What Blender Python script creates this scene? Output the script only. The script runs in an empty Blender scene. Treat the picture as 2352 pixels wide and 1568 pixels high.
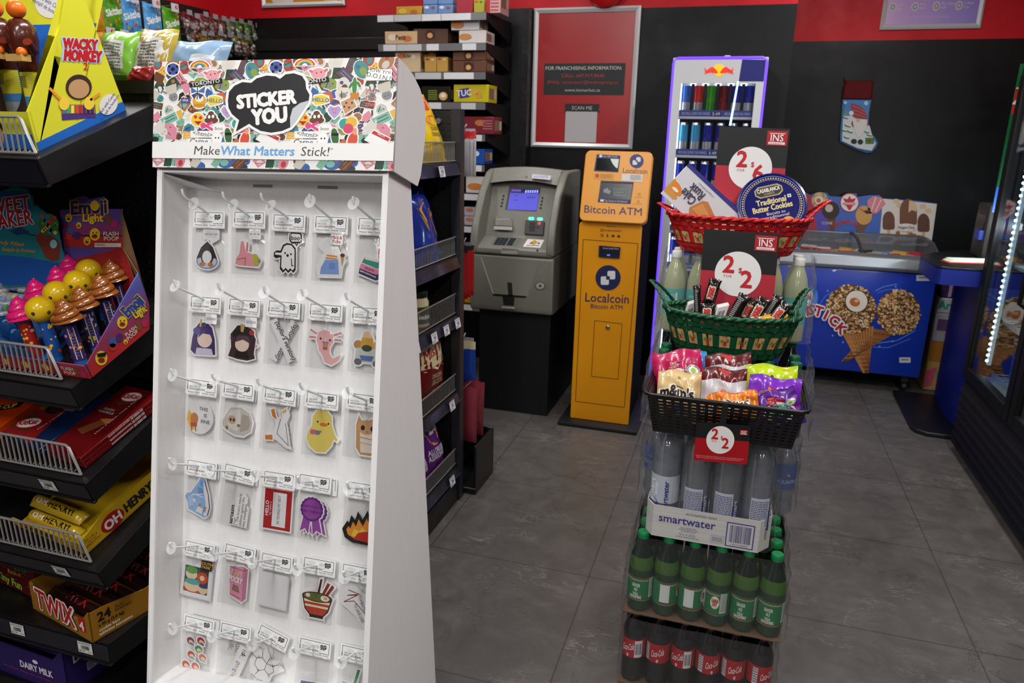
import bpy, bmesh, math, random
from mathutils import Vector as V, Matrix
S = bpy.context.scene
COL = S.collection
PI = math.pi
rnd = random.Random(7)
# ---------------------------------------------------------------- camera
FPX = 1679.8
TH, RO, YA = .273652, .0224906, .294159
_F = V((-math.sin(YA), math.cos(YA), 0)); _R = V((math.cos(YA), math.sin(YA), 0)); _U = V((0, 0, 1))
FW = _F * math.cos(TH) - _U * math.sin(TH); _up = _U * math.cos(TH) + _F * math.sin(TH)
RT = _R * math.cos(RO) + _up * math.sin(RO); UP = _up * math.cos(RO) - _R * math.sin(RO)
CAM = V((0, 0, 1.55))
cd = bpy.data.cameras.new('camera'); cam = bpy.data.objects.new('camera', cd); COL.objects.link(cam); S.camera = cam
cam.matrix_world = Matrix(((RT.x, UP.x, -FW.x, 0), (RT.y, UP.y, -FW.y, 0), (RT.z, UP.z, -FW.z, CAM.z), (0, 0, 0, 1)))
cd.sensor_width = 22.3; cd.lens = 22.3 * FPX / 2352; cd.clip_start = .02; cd.clip_end = 60
cd.dof.use_dof = True; cd.dof.focus_distance = 1.6; cd.dof.aperture_fstop = 4.5
# ---------------------------------------------------------------- view, world, light
S.view_settings.view_transform = 'Standard'; S.view_settings.look = 'None'
S.view_settings.exposure = 0.0; S.view_settings.gamma = 1; S.view_settings.use_curve_mapping = False
w = bpy.data.worlds.new('world'); S.world = w; w.use_nodes = True
w.node_tree.nodes['Background'].inputs[0].default_value = (.9, .95, 1, 1)
w.node_tree.nodes['Background'].inputs[1].default_value = .085
S.cycles.max_bounces = 8; S.cycles.transparent_max_bounces = 24; S.cycles.caustics_reflective = False; S.cycles.caustics_refractive = False
S.cycles.sample_clamp_indirect = 4
CEIL = 3.0
def lamp(x, y, sx, sy, p, col=(1, .985, .972)):
    l = bpy.data.lights.new('ceiling_lamp_light', 'AREA'); l.shape = 'RECTANGLE'; l.size = sx; l.size_y = sy; l.energy = p; l.color = col
    o = bpy.data.objects.new('ceiling_lamp_light', l); COL.objects.link(o); o.location = (x, y, CEIL - .07)
LAMPS = [(-.9, -.35, 34), (.9, -.35, 34), (-.9, 1.5, 30), (1.0, 1.9, 27), (-2.6, 2.0, 18), (.6, 3.9, 21), (-1.4, 3.6, 12), (-2.9, 3.9, 7), (-1.5, -2.7, 30), (.9, -2.7, 30), (-1.5, -5.2, 30), (.9, -5.2, 30)]
for x, y, p in LAMPS: lamp(x, y, .16, 1.15, p)
# ---------------------------------------------------------------- pixel -> point on a plane of the place
def ray(x, y): return RT * ((x - 1176) / FPX) - UP * ((y - 784) / FPX) + FW
def at(x, y, X=None, Y=None, Z=None, t=None):
    d = ray(x, y)
    if X is not None: t = (X - CAM.x) / d.x
    elif Y is not None: t = (Y - CAM.y) / d.y
    elif Z is not None: t = (Z - CAM.z) / d.z
    return CAM + d * t
def onplane(x, y, o, n):
    d = ray(x, y); return CAM + d * ((o - CAM).dot(n) / d.dot(n))
# ---------------------------------------------------------------- materials
_mc = {}
def lin(h):
    h = h.lstrip('#')
    c = [int(h[i:i + 2], 16) / 255 for i in (0, 2, 4)]
    return tuple(x / 12.92 if x < .04045 else ((x + .055) / 1.055) ** 2.4 for x in c)
def C(h, r=.5, m=0., e=0., a=1., tr=0., sp=.5, coat=0., ior=1.45):
    k = (h, r, m, e, a, tr, sp, coat, ior)
    if k in _mc: return _mc[k]
    M = bpy.data.materials.new('m_' + h.strip('#')); M.use_nodes = True
    b = M.node_tree.nodes['Principled BSDF']; c = (*lin(h), 1); I = b.inputs
    I['Base Color'].default_value = c; I['Roughness'].default_value = r; I['Metallic'].default_value = m
    I['Specular IOR Level'].default_value = sp; I['Alpha'].default_value = a; I['IOR'].default_value = ior
    I['Transmission Weight'].default_value = tr; I['Coat Weight'].default_value = coat
    if e: I['Emission Color'].default_value = c; I['Emission Strength'].default_value = e
    _mc[k] = M; return M
class NT:
    def __init__(s, name, r=.5):
        s.m = bpy.data.materials.new(name); s.m.use_nodes = True; s.t = s.m.node_tree; s.b = s.t.nodes['Principled BSDF']
        s.b.inputs['Roughness'].default_value = r
    def n(s, ty, **k):
        o = s.t.nodes.new(ty); ins = k.pop('i', {})
        for a, v in k.items(): setattr(o, a, v)
        for a, v in ins.items(): o.inputs[a].default_value = v
        return o
    def l(s, a, b): s.t.links.new(a, b)
    def co(s, kind='Object', scale=(1, 1, 1)):
        t = s.n('ShaderNodeTexCoord'); m = s.n('ShaderNodeMapping'); m.inputs['Scale'].default_value = scale
        s.l(t.outputs[kind], m.inputs[0]); return m.outputs[0]
    def math(s, op, a, b=None):
        o = s.n('ShaderNodeMath', operation=op)
        for i, q in enumerate((a, b)):
            if q is None: continue
            if isinstance(q, (int, float)): o.inputs[i].default_value = q
            else: s.l(q, o.inputs[i])
        return o.outputs[0]
    def ramp(s, fac, stops):
        o = s.n('ShaderNodeValToRGB'); e = o.color_ramp.elements
        while len(e) < len(stops): e.new(.5)
        for q, (p, c) in zip(e, stops): q.position = p; q.color = (*lin(c), 1) if isinstance(c, str) else (c, c, c, 1)
        s.l(fac, o.inputs[0]); return o.outputs[0]
    def noise(s, co, sc, det=4, ro=.55, dist=0):
        o = s.n('ShaderNodeTexNoise', i={'Scale': sc, 'Detail': det, 'Roughness': ro, 'Distortion': dist}); s.l(co, o.inputs['Vector']); return o.outputs[0]
    def mix(s, f, a, b, mode='MIX'):
        o = s.n('ShaderNodeMix', data_type='RGBA', blend_type=mode)
        for i, q in ((0, f), (6, a), (7, b)):
            if isinstance(q, (int, float)): o.inputs[i].default_value = q
            elif isinstance(q, str): o.inputs[i].default_value = (*lin(q), 1)
            else: s.l(q, o.inputs[i])
        return o.outputs[2]
    def bump(s, h, st=.3, d=.002):
        o = s.n('ShaderNodeBump', i={'Strength': st, 'Distance': d}); s.l(h, o.inputs['Height']); s.l(o.outputs[0], s.b.inputs['Normal'])
# ---------------------------------------------------------------- mesh builder
def _txt(s, bold, shear, sp, _c={}):
    k = (s, bold, shear, sp)
    if k not in _c:
        cu = bpy.data.curves.new('t', 'FONT'); cu.body = s; cu.size = 1; cu.resolution_u = 2; cu.shear = shear; cu.space_character = sp
        cu.fill_mode = 'FRONT'
        o = bpy.data.objects.new('t', cu); me = o.to_mesh()
        vs = [tuple(v.co) for v in me.vertices]; fs = [tuple(p.vertices) for p in me.polygons]
        fs = [f if sum((vs[f[i]][0] * vs[f[(i + 1) % len(f)]][1] - vs[f[(i + 1) % len(f)]][0] * vs[f[i]][1]) for i in range(len(f))) > 0 else f[::-1] for f in fs]
        o.to_mesh_clear(); bpy.data.objects.remove(o); bpy.data.curves.remove(cu)
        xs = [v[0] for v in vs] or [0]; _c[k] = (vs, fs, min(xs), max(xs))
    return _c[k]
class MB:
    RS = 1.
    def __init__(s): s.v = []; s.f = []; s.mi = []; s.mats = []; s.M = None; s.fr = None; s.dz = .0004
    def mat(s, m):
        if isinstance(m, str): m = C(m)
        if m not in s.mats: s.mats.append(m)
        return s.mats.index(m)
    def add(s, vs, fs, m):
        n = len(s.v); vs = [V(p) for p in vs]
        if s.M is not None: vs = [s.M @ p for p in vs]
        s.v += vs; k = s.mat(m) if not isinstance(m, list) else None
        for i, f in enumerate(fs): s.f.append(tuple(n + q for q in f)); s.mi.append(k if k is not None else s.mat(m[i]))
        return s
    def box(s, a, b, m, faces='all'):
        x0, y0, z0 = a; x1, y1, z1 = b
        vs = [(x0, y0, z0), (x1, y0, z0), (x1, y1, z0), (x0, y1, z0), (x0, y0, z1), (x1, y0, z1), (x1, y1, z1), (x0, y1, z1)]
        return s.add(vs, [(3, 2, 1, 0), (4, 5, 6, 7), (0, 1, 5, 4), (1, 2, 6, 5), (2, 3, 7, 6), (3, 0, 4, 7)], m)
    def rbox(s, a, b, m, r=.01, n=2):
        bm = bmesh.new(); bmesh.ops.create_cube(bm, size=1)
        for v in bm.verts: v.co = V([a[i] + (b[i] - a[i]) * (v.co[i] + .5) for i in range(3)])
        bmesh.ops.bevel(bm, geom=bm.edges[:], offset=r, segments=n, profile=.5, affect='EDGES')
        return s.bm(bm, m)
    def bm(s, bm, m):
        bm.verts.ensure_lookup_table(); bm.verts.index_update()
        s.add([v.co.copy() for v in bm.verts], [tuple(v.index for v in f.verts) for f in bm.faces], m); bm.free(); return s
    def hexa(s, p, m):  # 8 points bottom ring then top ring, ccw seen from above
        return s.add(p, [(3, 2, 1, 0), (4, 5, 6, 7), (0, 1, 5, 4), (1, 2, 6, 5), (2, 3, 7, 6), (3, 0, 4, 7)], m)
    def quad(s, p, m): return s.add(p, [tuple(range(len(p)))], m)
    def slab(s, p, d, m):  # polygon given thickness along vector d
        n = len(p); d = V(d); q = [V(x) + d for x in p]
        return s.add(list(p) + q, [tuple(range(n))[::-1], tuple(range(n, 2 * n))] + [(i, (i + 1) % n, n + (i + 1) % n, n + i) for i in range(n)], m)
    def lathe(s, prof, m, n=20, o=(0, 0, 0), ax=None, caps=True, sx=1, sy=1):
        # prof [(r,z)], m material or list per band
        o = V(o); Q = V((0, 0, 1)).rotation_difference(V(ax)).to_matrix() if ax is not None else Matrix.Identity(3)
        vs = [o + Q @ V((r * s.RS * math.cos(2 * PI * k / n) * sx, r * s.RS * math.sin(2 * PI * k / n) * sy, z)) for r, z in prof for k in range(n)]
        fs = []; ms = []
        for i in range(len(prof) - 1):
            for k in range(n):
                fs.append((i * n + k, i * n + (k + 1) % n, (i + 1) * n + (k + 1) % n, (i + 1) * n + k)); ms.append(m[i] if isinstance(m, list) else m)
        if caps:
            fs.append(tuple(range(n))[::-1]); ms.append(m[0] if isinstance(m, list) else m)
            fs.append(tuple((len(prof) - 1) * n + k for k in range(n))); ms.append(m[-1] if isinstance(m, list) else m)
        return s.add(vs, fs, ms)
    def cyl(s, a, b, r, m, n=12, r2=None):
        a = V(a); b = V(b); return s.lathe([(r, 0), (r if r2 is None else r2, (b - a).length)], m, n, a, b - a)
    def tube(s, pts, r, m, n=6, closed=False, caps=True):
        pts = [V(p) for p in pts]; N = len(pts); vs = []; up = V((0, 0, 1)); nx = None
        rr = r if isinstance(r, (list, tuple)) else [r] * N
        for i, p in enumerate(pts):
            a = pts[i - 1] if i or closed else p; b = pts[(i + 1) % N] if i < N - 1 or closed else p
            t = (b - a).normalized()
            if nx is None: nx = t.cross(up if abs(t.z) < .9 else V((1, 0, 0))).normalized()
            nx = (nx - t * nx.dot(t)).normalized(); bn = t.cross(nx)
            vs += [p + (nx * math.cos(2 * PI * k / n) + bn * math.sin(2 * PI * k / n)) * rr[i] for k in range(n)]
        fs = [(i * n + k, i * n + (k + 1) % n, ((i + 1) % N) * n + (k + 1) % n, ((i + 1) % N) * n + k) for i in range(N if closed else N - 1) for k in range(n)]
        if not closed and caps: fs += [tuple(range(n))[::-1], tuple((N - 1) * n + k for k in range(n))]
        return s.add(vs, fs, m)
    def ball(s, c, r, m, n=12, k=8, sc=(1, 1, 1)):
        c = V(c); vs = []; fs = []
        for i in range(1, k):
            a = PI * i / k
            vs += [c + V((r * sc[0] * math.sin(a) * math.cos(2 * PI * j / n), r * sc[1] * math.sin(a) * math.sin(2 * PI * j / n), -r * sc[2] * math.cos(a))) for j in range(n)]
        for i in range(k - 2): fs += [(i * n + j, i * n + (j + 1) % n, (i + 1) * n + (j + 1) % n, (i + 1) * n + j) for j in range(n)]
        b = len(vs); vs += [c + V((0, 0, -r * sc[2])), c + V((0, 0, r * sc[2]))]
        fs += [(b, (j + 1) % n, j) for j in range(n)] + [(b + 1, (k - 2) * n + j, (k - 2) * n + (j + 1) % n) for j in range(n)]
        return s.add(vs, fs, m)
    def grid(s, fn, nu, nv, m, closed_u=False):  # fn(u,v)->point, u,v in 0..1 ; m material or fn(u,v)
        vs = [fn(i / nu, j / nv) for j in range(nv + 1) for i in range(nu + (0 if closed_u else 1))]
        w = nu if closed_u else nu + 1; fs = []; ms = []
        for j in range(nv):
            for i in range(nu):
                fs.append((j * w + i, j * w + (i + 1) % w, (j + 1) * w + (i + 1) % w, (j + 1) * w + i))
                ms.append(m((i + .5) / nu, (j + .5) / nv) if callable(m) else m)
        return s.add(vs, fs, ms)
    # -- printed art: a frame maps (u right, v down) to the surface, k = print layer
    def frame(s, tl, tr, br, bl, w=1., h=1., dz=.0004):
        tl, tr, br, bl = map(V, (tl, tr, br, bl)); n = (tr - tl).cross(tl - bl).normalized()
        def f(u, v, k=1):
            u /= w; v /= h
            return tl * (1 - u) * (1 - v) + tr * u * (1 - v) + br * u * v + bl * (1 - u) * v + n * (dz * k)
        s.fr = f; return s
    def func(s, f): s.fr = f; return s
    clip = None
    def poly(s, pts, m, k=1):
        if s.clip:
            x0, y0, x1, y1 = s.clip
            for ax, lim, sg in ((0, x0, 1), (0, x1, -1), (1, y0, 1), (1, y1, -1)):
                o = []
                for i in range(len(pts)):
                    p, q = pts[i - 1], pts[i]; a, b = (p[ax] - lim) * sg, (q[ax] - lim) * sg
                    if (a >= 0) != (b >= 0): t = a / (a - b); o.append((p[0] + (q[0] - p[0]) * t, p[1] + (q[1] - p[1]) * t))
                    if b >= 0: o.append(q)
                pts = o
                if len(pts) < 3: return s
        a = sum(pts[i][0] * pts[(i + 1) % len(pts)][1] - pts[(i + 1) % len(pts)][0] * pts[i][1] for i in range(len(pts)))
        if a > 0: pts = pts[::-1]
        return s.quad([s.fr(x, y, k) for x, y in pts], m)
    def rect(s, x0, y0, x1, y1, m, k=1): return s.poly([(x0, y0), (x1, y0), (x1, y1), (x0, y1)], m, k)
    def rrect(s, x0, y0, x1, y1, r, m, k=1, n=4):
        p = []
        for cx, cy, a in ((x1 - r, y1 - r, 0), (x0 + r, y1 - r, PI / 2), (x0 + r, y0 + r, PI), (x1 - r, y0 + r, 1.5 * PI)):
            p += [(cx + r * math.cos(a + PI / 2 * i / n), cy + r * math.sin(a + PI / 2 * i / n)) for i in range(n + 1)]
        return s.poly(p, m, k)
    def disk(s, x, y, rx, m, k=1, ry=None, n=24, rot=0, a0=0, a1=2 * PI):
        ry = rx if ry is None else ry; c, d = math.cos(rot), math.sin(rot); full = abs(a1 - a0) > 6.28
        p = [(rx * math.cos(a0 + (a1 - a0) * i / n), ry * math.sin(a0 + (a1 - a0) * i / n)) for i in range(n + (0 if full else 1))]
        return s.poly([(x + c * a - d * b, y + d * a + c * b) for a, b in p], m, k)
    def line(s, pts, w, m, k=1):
        for (x0, y0), (x1, y1) in zip(pts, pts[1:]):
            d = math.hypot(x1 - x0, y1 - y0) or 1; nx, ny = -(y1 - y0) / d * w / 2, (x1 - x0) / d * w / 2
            s.poly([(x0 + nx, y0 + ny), (x1 + nx, y1 + ny), (x1 - nx, y1 - ny), (x0 - nx, y0 - ny)], m, k)
        return s
    def ring(s, x, y, r, w, m, k=1, ry=None, n=28):
        ry = r if ry is None else ry
        for i in range(n):
            a, b = 2 * PI * i / n, 2 * PI * (i + 1) / n
            s.poly([(x + math.cos(a) * r, y + math.sin(a) * ry), (x + math.cos(b) * r, y + math.sin(b) * ry), (x + math.cos(b) * (r - w), y + math.sin(b) * (ry - w)), (x + math.cos(a) * (r - w), y + math.sin(a) * (ry - w))], m, k)
        return s
    def text(s, t, x, y, h, m, k=2, rot=0, al='c', bold=0., shear=0., sp=1., w=None, sy=1.):
        # x,y: baseline point; h: cap height; w: fitted width
        vs, fs, x0, x1 = _txt(t, 0, shear, sp); sc = h / .69; sx = sc
        if w: sx = w / max(x1 - x0, 1e-6)
        ox = {'l': x0, 'c': (x0 + x1) / 2, 'r': x1}[al]; c, d = math.cos(rot), math.sin(rot)
        n = 0 if bold <= .004 else 4 if bold < .03 else 8; bo = bold * .72
        for q in range(n + 1):
            e, g_ = (0, 0) if q == n else (bo * math.cos(2 * PI * (q + .5) / n), bo * math.sin(2 * PI * (q + .5) / n)); P = []
            for a, b, _ in vs:
                a = (a - ox) * sx + e * sc; b = (-b + g_) * sc * sy; P.append(s.fr(x + c * a - d * b, y + d * a + c * b, k + q * .09))
            s.add(P, fs, m)
        return s
    def mlines(s, x0, y0, x1, y1, n, m, k=2, seed=1, fill=.5):  # small print as rows of dashes
        r = random.Random(seed); h = (y1 - y0) / n
        for i in range(n):
            x = x0
            while x < x1 - (x1 - x0) * .04:
                e = min(x1, x + (x1 - x0) * r.uniform(.06, .22)); s.rect(x, y0 + i * h, e, y0 + i * h + h * fill, m, k); x = e + (x1 - x0) * .025
            if r.random() < .3: x1_ = x1
        return s
    def bars(s, x0, y0, x1, y1, m, k=2, seed=3, n=22):
        r = random.Random(seed); x = x0; u = (x1 - x0) / (n * 2)
        while x < x1 - u: e = min(x1, x + u * r.choice((.6, 1, 1, 2))); s.rect(x, y0, e, y1, m, k); x = e + u * r.choice((.7, 1, 1.6))
        return s
    def build(s, name, parent=None, smooth=38, world=True, bevel=0, label=None, solid=0):
        me = bpy.data.meshes.new(name)
        off = V((0, 0, 0))
        if parent is not None and world:
            q = parent
            while q is not None: off += q.location; q = q.parent
        me.from_pydata([v - off for v in s.v], [], s.f)
        for m in s.mats: me.materials.append(m)
        me.polygons.foreach_set('material_index', s.mi)
        if smooth: me.shade_smooth(); me.set_sharp_from_angle(angle=math.radians(smooth))
        me.update()
        o = bpy.data.objects.new(name, me); COL.objects.link(o)
        if parent is not None: o.parent = parent
        if bevel:
            b = o.modifiers.new('b', 'BEVEL'); b.width = bevel; b.segments = 2; b.limit_method = 'ANGLE'
        if solid:
            b = o.modifiers.new('s', 'SOLIDIFY'); b.thickness = solid
        if label: o['label'] = label
        return o
def tag(o, label, cat, group=None, kind=None):
    if label: o['label'] = label
    if cat: o['category'] = cat
    if group: o['group'] = group
    if kind: o['kind'] = kind
    return o
def thing(name, label, cat, loc=(0, 0, 0), group=None, rz=0):
    o = bpy.data.objects.new(name, None); COL.objects.link(o); o.location = loc; o.rotation_euler = (0, 0, rz); o.empty_display_size = .05
    return tag(o, label, cat, group)
def struct(o): o['kind'] = 'structure'; return o
def dup(root, loc=None, rot=None, label=None, group=None):
    r = root.copy(); COL.objects.link(r)
    if loc is not None: r.location = loc
    if rot is not None: r.rotation_euler = rot
    if label: r['label'] = label
    if group: r['group'] = group
    def kids(a, b):
        for ch in list(a.children):
            c = ch.copy(); COL.objects.link(c); c.parent = b; kids(ch, c)
    kids(root, r); return r
WHITE = '#e9e9e6'; BLACK = '#0d0d0f'
# ================================================================ the setting
fl = NT('floor_tile', .42); co = fl.co('Object')
n1 = fl.noise(co, 2.2, 6, .6, .4); n2 = fl.noise(co, 9, 8, .65, .8); n3 = fl.noise(fl.co('Object', (1, 2.6, 1)), 3.2, 9, .7, 1.6)
base = fl.ramp(n1, [(.3, '#4a4644'), (.55, '#56524f'), (.75, '#5f5c59')])
base = fl.mix(.45, base, fl.ramp(n2, [(.25, '#3e3b39'), (.5, '#57534f'), (.75, '#6d6965')]))
vein = fl.ramp(fl.math('ABSOLUTE', fl.math('SUBTRACT', n3, .5)), [(0, 1.), (.010, .25), (.02, 0.)])
vm = fl.math('MULTIPLY', vein, fl.ramp(fl.noise(co, 5, 3), [(.5, 0.), (.7, .55)]))
base = fl.mix(vm, base, '#a39e98')
n4 = fl.noise(fl.co('Object', (1.3, 1, 1)), 1.7, 8, .6, 2.2)
v2 = fl.ramp(fl.math('ABSOLUTE', fl.math('SUBTRACT', n4, .47)), [(0, 1.), (.004, .5), (.008, 0.)])
base = fl.mix(fl.math('MULTIPLY', v2, fl.ramp(fl.noise(co, 3.1, 2), [(.52, 0.), (.62, .7)])), base, '#2b2826')
sp = fl.n('ShaderNodeSeparateXYZ'); fl.l(co, sp.inputs[0])
def gl(o, off): return fl.math('ABSOLUTE', fl.math('SUBTRACT', fl.math('FRACT', fl.math('ADD', fl.math('MULTIPLY', o, 1 / .628), off)), .5))
g = fl.math('MAXIMUM', gl(sp.outputs[0], 1.022 / .628 + 10), gl(sp.outputs[1], 10 - 1.712 / .628))
fl.l(fl.mix(fl.ramp(g, [(.4955, 0.), (.4975, .85)]), base, '#2a2827'), fl.b.inputs['Base Color'])
fl.l(fl.ramp(n2, [(.2, .34), (.8, .52)]), fl.b.inputs['Roughness']); fl.bump(n2, .06, .002)
FLOOR = fl.m
def wallm(name, h, r):
    w = NT(name, r); c = w.co('Object'); n = w.noise(c, 3, 3)
    w.l(w.mix(w.ramp(n, [(.3, 0.), (.7, .25)]), h, '#000000'), w.b.inputs['Base Color']); w.b.inputs['Specular IOR Level'].default_value = .28; w.l(w.ramp(w.noise(c, 6, 2), [(.3, r - .05), (.7, r + .08)]), w.b.inputs['Roughness']); return w.m
BLK = wallm('black_wall', '#0e0e10', .42); RED = wallm('red_wall', '#d01824', .5)
m = MB(); m.quad([(-3.7, -6.6, 0), (2.1, -6.6, 0), (2.1, 5.75, 0), (-3.7, 5.75, 0)], FLOOR); struct(m.build('floor', smooth=0))
YB, YA2, XL, XR, XC = 4.8, 5.68, -3.66, 2.05, .2
def wall(name, parts):
    m = MB()
    for a, b, h in parts: m.box(a, b, h)
    return struct(m.build(name, smooth=0))
ZL = 2.31; ZR = 2.212
wall('wall_back', [((XL, YB, 0), (XC, YB + .1, ZL), BLK), ((XL, YB, ZL), (XC, YB + .1, CEIL), RED)])
wall('wall_return', [((XC - .1, YB + .1, 0), (XC, YA2, ZR), BLK), ((XC - .1, YB + .1, ZR), (XC, YA2, CEIL), RED)])
wall('wall_alcove', [((XC - .1, YA2, 0), (XR, YA2 + .1, ZR), BLK), ((XC - .1, YA2, ZR), (XR, YA2 + .1, CEIL), RED)])
wall('wall_left', [((XL - .1, -6.6, 0), (XL, YB + .1, ZL), BLK), ((XL - .1, -6.6, ZL), (XL, YB + .1, CEIL), RED)])
wall('wall_right', [((XR, -6.6, 0), (XR + .1, YA2 + .1, ZR), BLK), ((XR, -6.6, ZR), (XR + .1, YA2 + .1, CEIL), RED)])
wall('wall_front', [((XL - .1, -6.7, 0), (XR + .1, -6.6, CEIL), C('#6a6866', .7))])
m = MB(); m.box((XL - .1, -6.6, CEIL), (XR + .1, YA2 + .1, CEIL + .1), C('#b9b7b2', .8)); struct(m.build('ceiling', smooth=0))
m = MB(); b = C('#141415', .4)
for x0, x1 in ((-3.25, -2.62),):  # flush door with its frame on the back wall
    m.box((-3.5, YB - .03, 0), (-3.42, YB, 2.09), b); m.box((-2.2, YB - .03, 0), (-2.12, YB, 2.09), b); m.box((-3.5, YB - .03, 2.09), (-2.12, YB, 2.17), b)
struct(m.build('trim_1', bevel=.004))
tag(MB().box((-3.42, YB - .012, 0), (-2.2, YB, 2.09), C('#101011', .45)).build('door_1'), None, None, kind='structure')
for i, (x, y, p) in enumerate(LAMPS):
    t = thing('ceiling_lamp', 'slim linear ceiling lamp', 'lamp', (x, y, CEIL), 'linear ceiling lamps')
    MB().box((x - .1, y - .6, CEIL - .06), (x + .1, y + .6, CEIL - .001), C('#dddddd', .5)).build('housing', t)
    MB().quad([(x - .08, y - .57, CEIL - .0605), (x - .08, y + .57, CEIL - .0605), (x + .08, y + .57, CEIL - .0605), (x + .08, y - .57, CEIL - .0605)], C('#fffaf0', .5, e=4.)).build('diffuser', t)
# ================================================================ sticker display
def offs(pts, d):
    n = len(pts); a = sum(pts[i][0] * pts[(i + 1) % n][1] - pts[(i + 1) % n][0] * pts[i][1] for i in range(n)); sg = 1 if a > 0 else -1
    r = []
    for i in range(n):
        (x0, y0), (x1, y1), (x2, y2) = pts[i - 1], pts[i], pts[(i + 1) % n]
        def nn(ax, ay, bx, by):
            L = math.hypot(bx - ax, by - ay) or 1; return ((by - ay) / L * sg, -(bx - ax) / L * sg)
        n1, n2 = nn(x0, y0, x1, y1), nn(x1, y1, x2, y2); mx, my = n1[0] + n2[0], n1[1] + n2[1]; q = mx * mx + my * my
        if q < .7: q = .7
        r.append((x1 + mx * 2 * d / q, y1 + my * 2 * d / q))
    return r
def stk(m, shapes, ow=3.5, oc='#f4f4f2', k0=1, kk=1.):
    if ow:
        for qi, s in enumerate(shapes):
            kq_ = k0 + qi * min(.06, kk * .3)
            if s[0] == 'e': m.disk(s[1], s[2], s[3] + ow, oc, kq_, s[4] + ow, 22, s[6] if len(s) > 6 else 0)
            elif s[0] == 'p': m.poly(offs(s[1], ow), oc, kq_)
            elif s[0] == 'l': m.line(s[1], s[2] + 2 * ow, oc, kq_)
            elif s[0] == 'b': m.rect(*s[1:5], oc, kq_)
    k = k0 + 1
    for s in shapes:
        if s[0] == 'e': m.disk(s[1], s[2], s[3], s[5], k, s[4], 22, s[6] if len(s) > 6 else 0)
        elif s[0] == 'p': m.poly(s[1], s[2], k)
        elif s[0] == 'l': m.line(s[1], s[2], s[3], k)
        elif s[0] == 'b': m.rect(*s[1:5], s[5], k)
        elif s[0] == 't': m.text(s[1], s[2], s[3], s[4], s[5], k, **(s[6] if len(s) > 6 else {}))
        k += kk
    return m
E = lambda *a: ('e', *a)
P = lambda pts, c: ('p', pts, c)
L_ = lambda pts, w, c: ('l', pts, w, c)
T = lambda t, x, y, h, c, **k: ('t', t, x, y, h, c, k)
B = lambda a, b, c, d, col: ('b', a, b, c, d, col)
K = '#141414'
Dh = V((.99735848, .07072382, .01655887)); Dl = V((.03074248, -.20446008, -.97839204)); DN = V((.06580999, -.97631666, .20609422))
DO = V((-1.14805428, 1.25592053, 1.46757467)); DW = .5062
def dp(h, l, n=0.): return DO + Dh * h + Dl * l + DN * n
DB = .094  # depth of the peg board behind the front
CARD = NT('white_cardboard', .55); _c = CARD.co('Object', (1, 1, 1))
CARD.l(CARD.ramp(CARD.noise(CARD.co('Object', (160, 160, 6)), 1, 2), [(.3, '#e8e8e8'), (.7, '#ececeb')]), CARD.b.inputs['Base Color']); CARD.bump(CARD.noise(_c, 60, 2), .05, .002); CARD = CARD.m
disp = thing('sticker_display', 'tall white cardboard sticker display with pegs and a collage header', 'display stand', (DO.x + .27, 1.22, 0))
LB = 1.52; LT = 1.092   # foot of the sloping front, ledge of the peg bay
def dslab(m, h0, l0, h1, l1, n0, n1, mat=CARD):  # box in display axes
    p = [dp(h, l, n) for n in (n0, n1) for h, l in ((h0, l1), (h1, l1), (h1, l0), (h0, l0))]
    return m.add(p, [(3, 2, 1, 0), (4, 5, 6, 7), (0, 1, 5, 4), (1, 2, 6, 5), (2, 3, 7, 6), (3, 0, 4, 7)], mat)
m = MB(); dslab(m, .004, -.02, DW - .004, LT + .02, -DB - .004, -DB)
for cx, l in ((.16, .012), (.31, .012)): dslab(m, cx, l, cx + .045, l + .006, -DB, -DB + .001, C('#8d8d8d', .7))
m.build('peg_board', disp)
for s, h in ((0, 0.), (1, DW)):
    m = MB(); ths = .005 if s == 0 else -.005
    yb = 1.385 + h * .03
    out = [dp(h, -.02), dp(h, LB)]; a = out[0]; b = out[1]
    p = [a, V((b.x, b.y, .002)), V((b.x + .004, yb, .002)), dp(h, -.02, -.112)]
    m.slab(p if s else p[::-1], Dh * (-.004 if s else .004), CARD)
    # folded front strip
    dslab(m, h if s == 0 else h - .012, 0, h + .012 if s == 0 else h, LT + .2, -.004, .0015)
    if s: # closing tabs let into the side
        for l0, l1, n in ((.50, .86, -.135), (.62, 1.0, -.15)):
            m.quad([dp(h + .0006, l0, n), dp(h + .0006, l0, n + .0022), dp(h + .0006, l1, n - .017), dp(h + .0006, l1, n - .0195)], C('#f2f2f0', .6))
            m.quad([dp(h + .0004, l0, n - .003), dp(h + .0004, l0, n), dp(h + .0004, l1, n - .0195), dp(h + .0004, l1, n - .022)], C('#5c5c5e', .8))
    m.build('side_panel', disp)
m = MB(); dslab(m, .004, .0, DW - .004, .004, -.1, .0); 
m.slab([dp(.004, .004, -.002), dp(.09, .030, -DB + .004), dp(.004, .02, -DB + .004)], Dl * .002, CARD)
m.build('top_panel', disp)
m = MB(); dslab(m, .004, LT, DW - .004, LT + .006, -DB, .0); dslab(m, .004, LT + .006, DW - .004, LB - .01, -.006, .0); m.build('base_panel', disp)
m = MB(); p = [dp(.0, .01, -.118), dp(DW, .01, -.118)]; m.quad([V((p[0].x, 1.39, .002)), V((p[1].x, 1.40, .002)), p[1], p[0]], CARD); m.build('rear_panel', disp)
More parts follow.
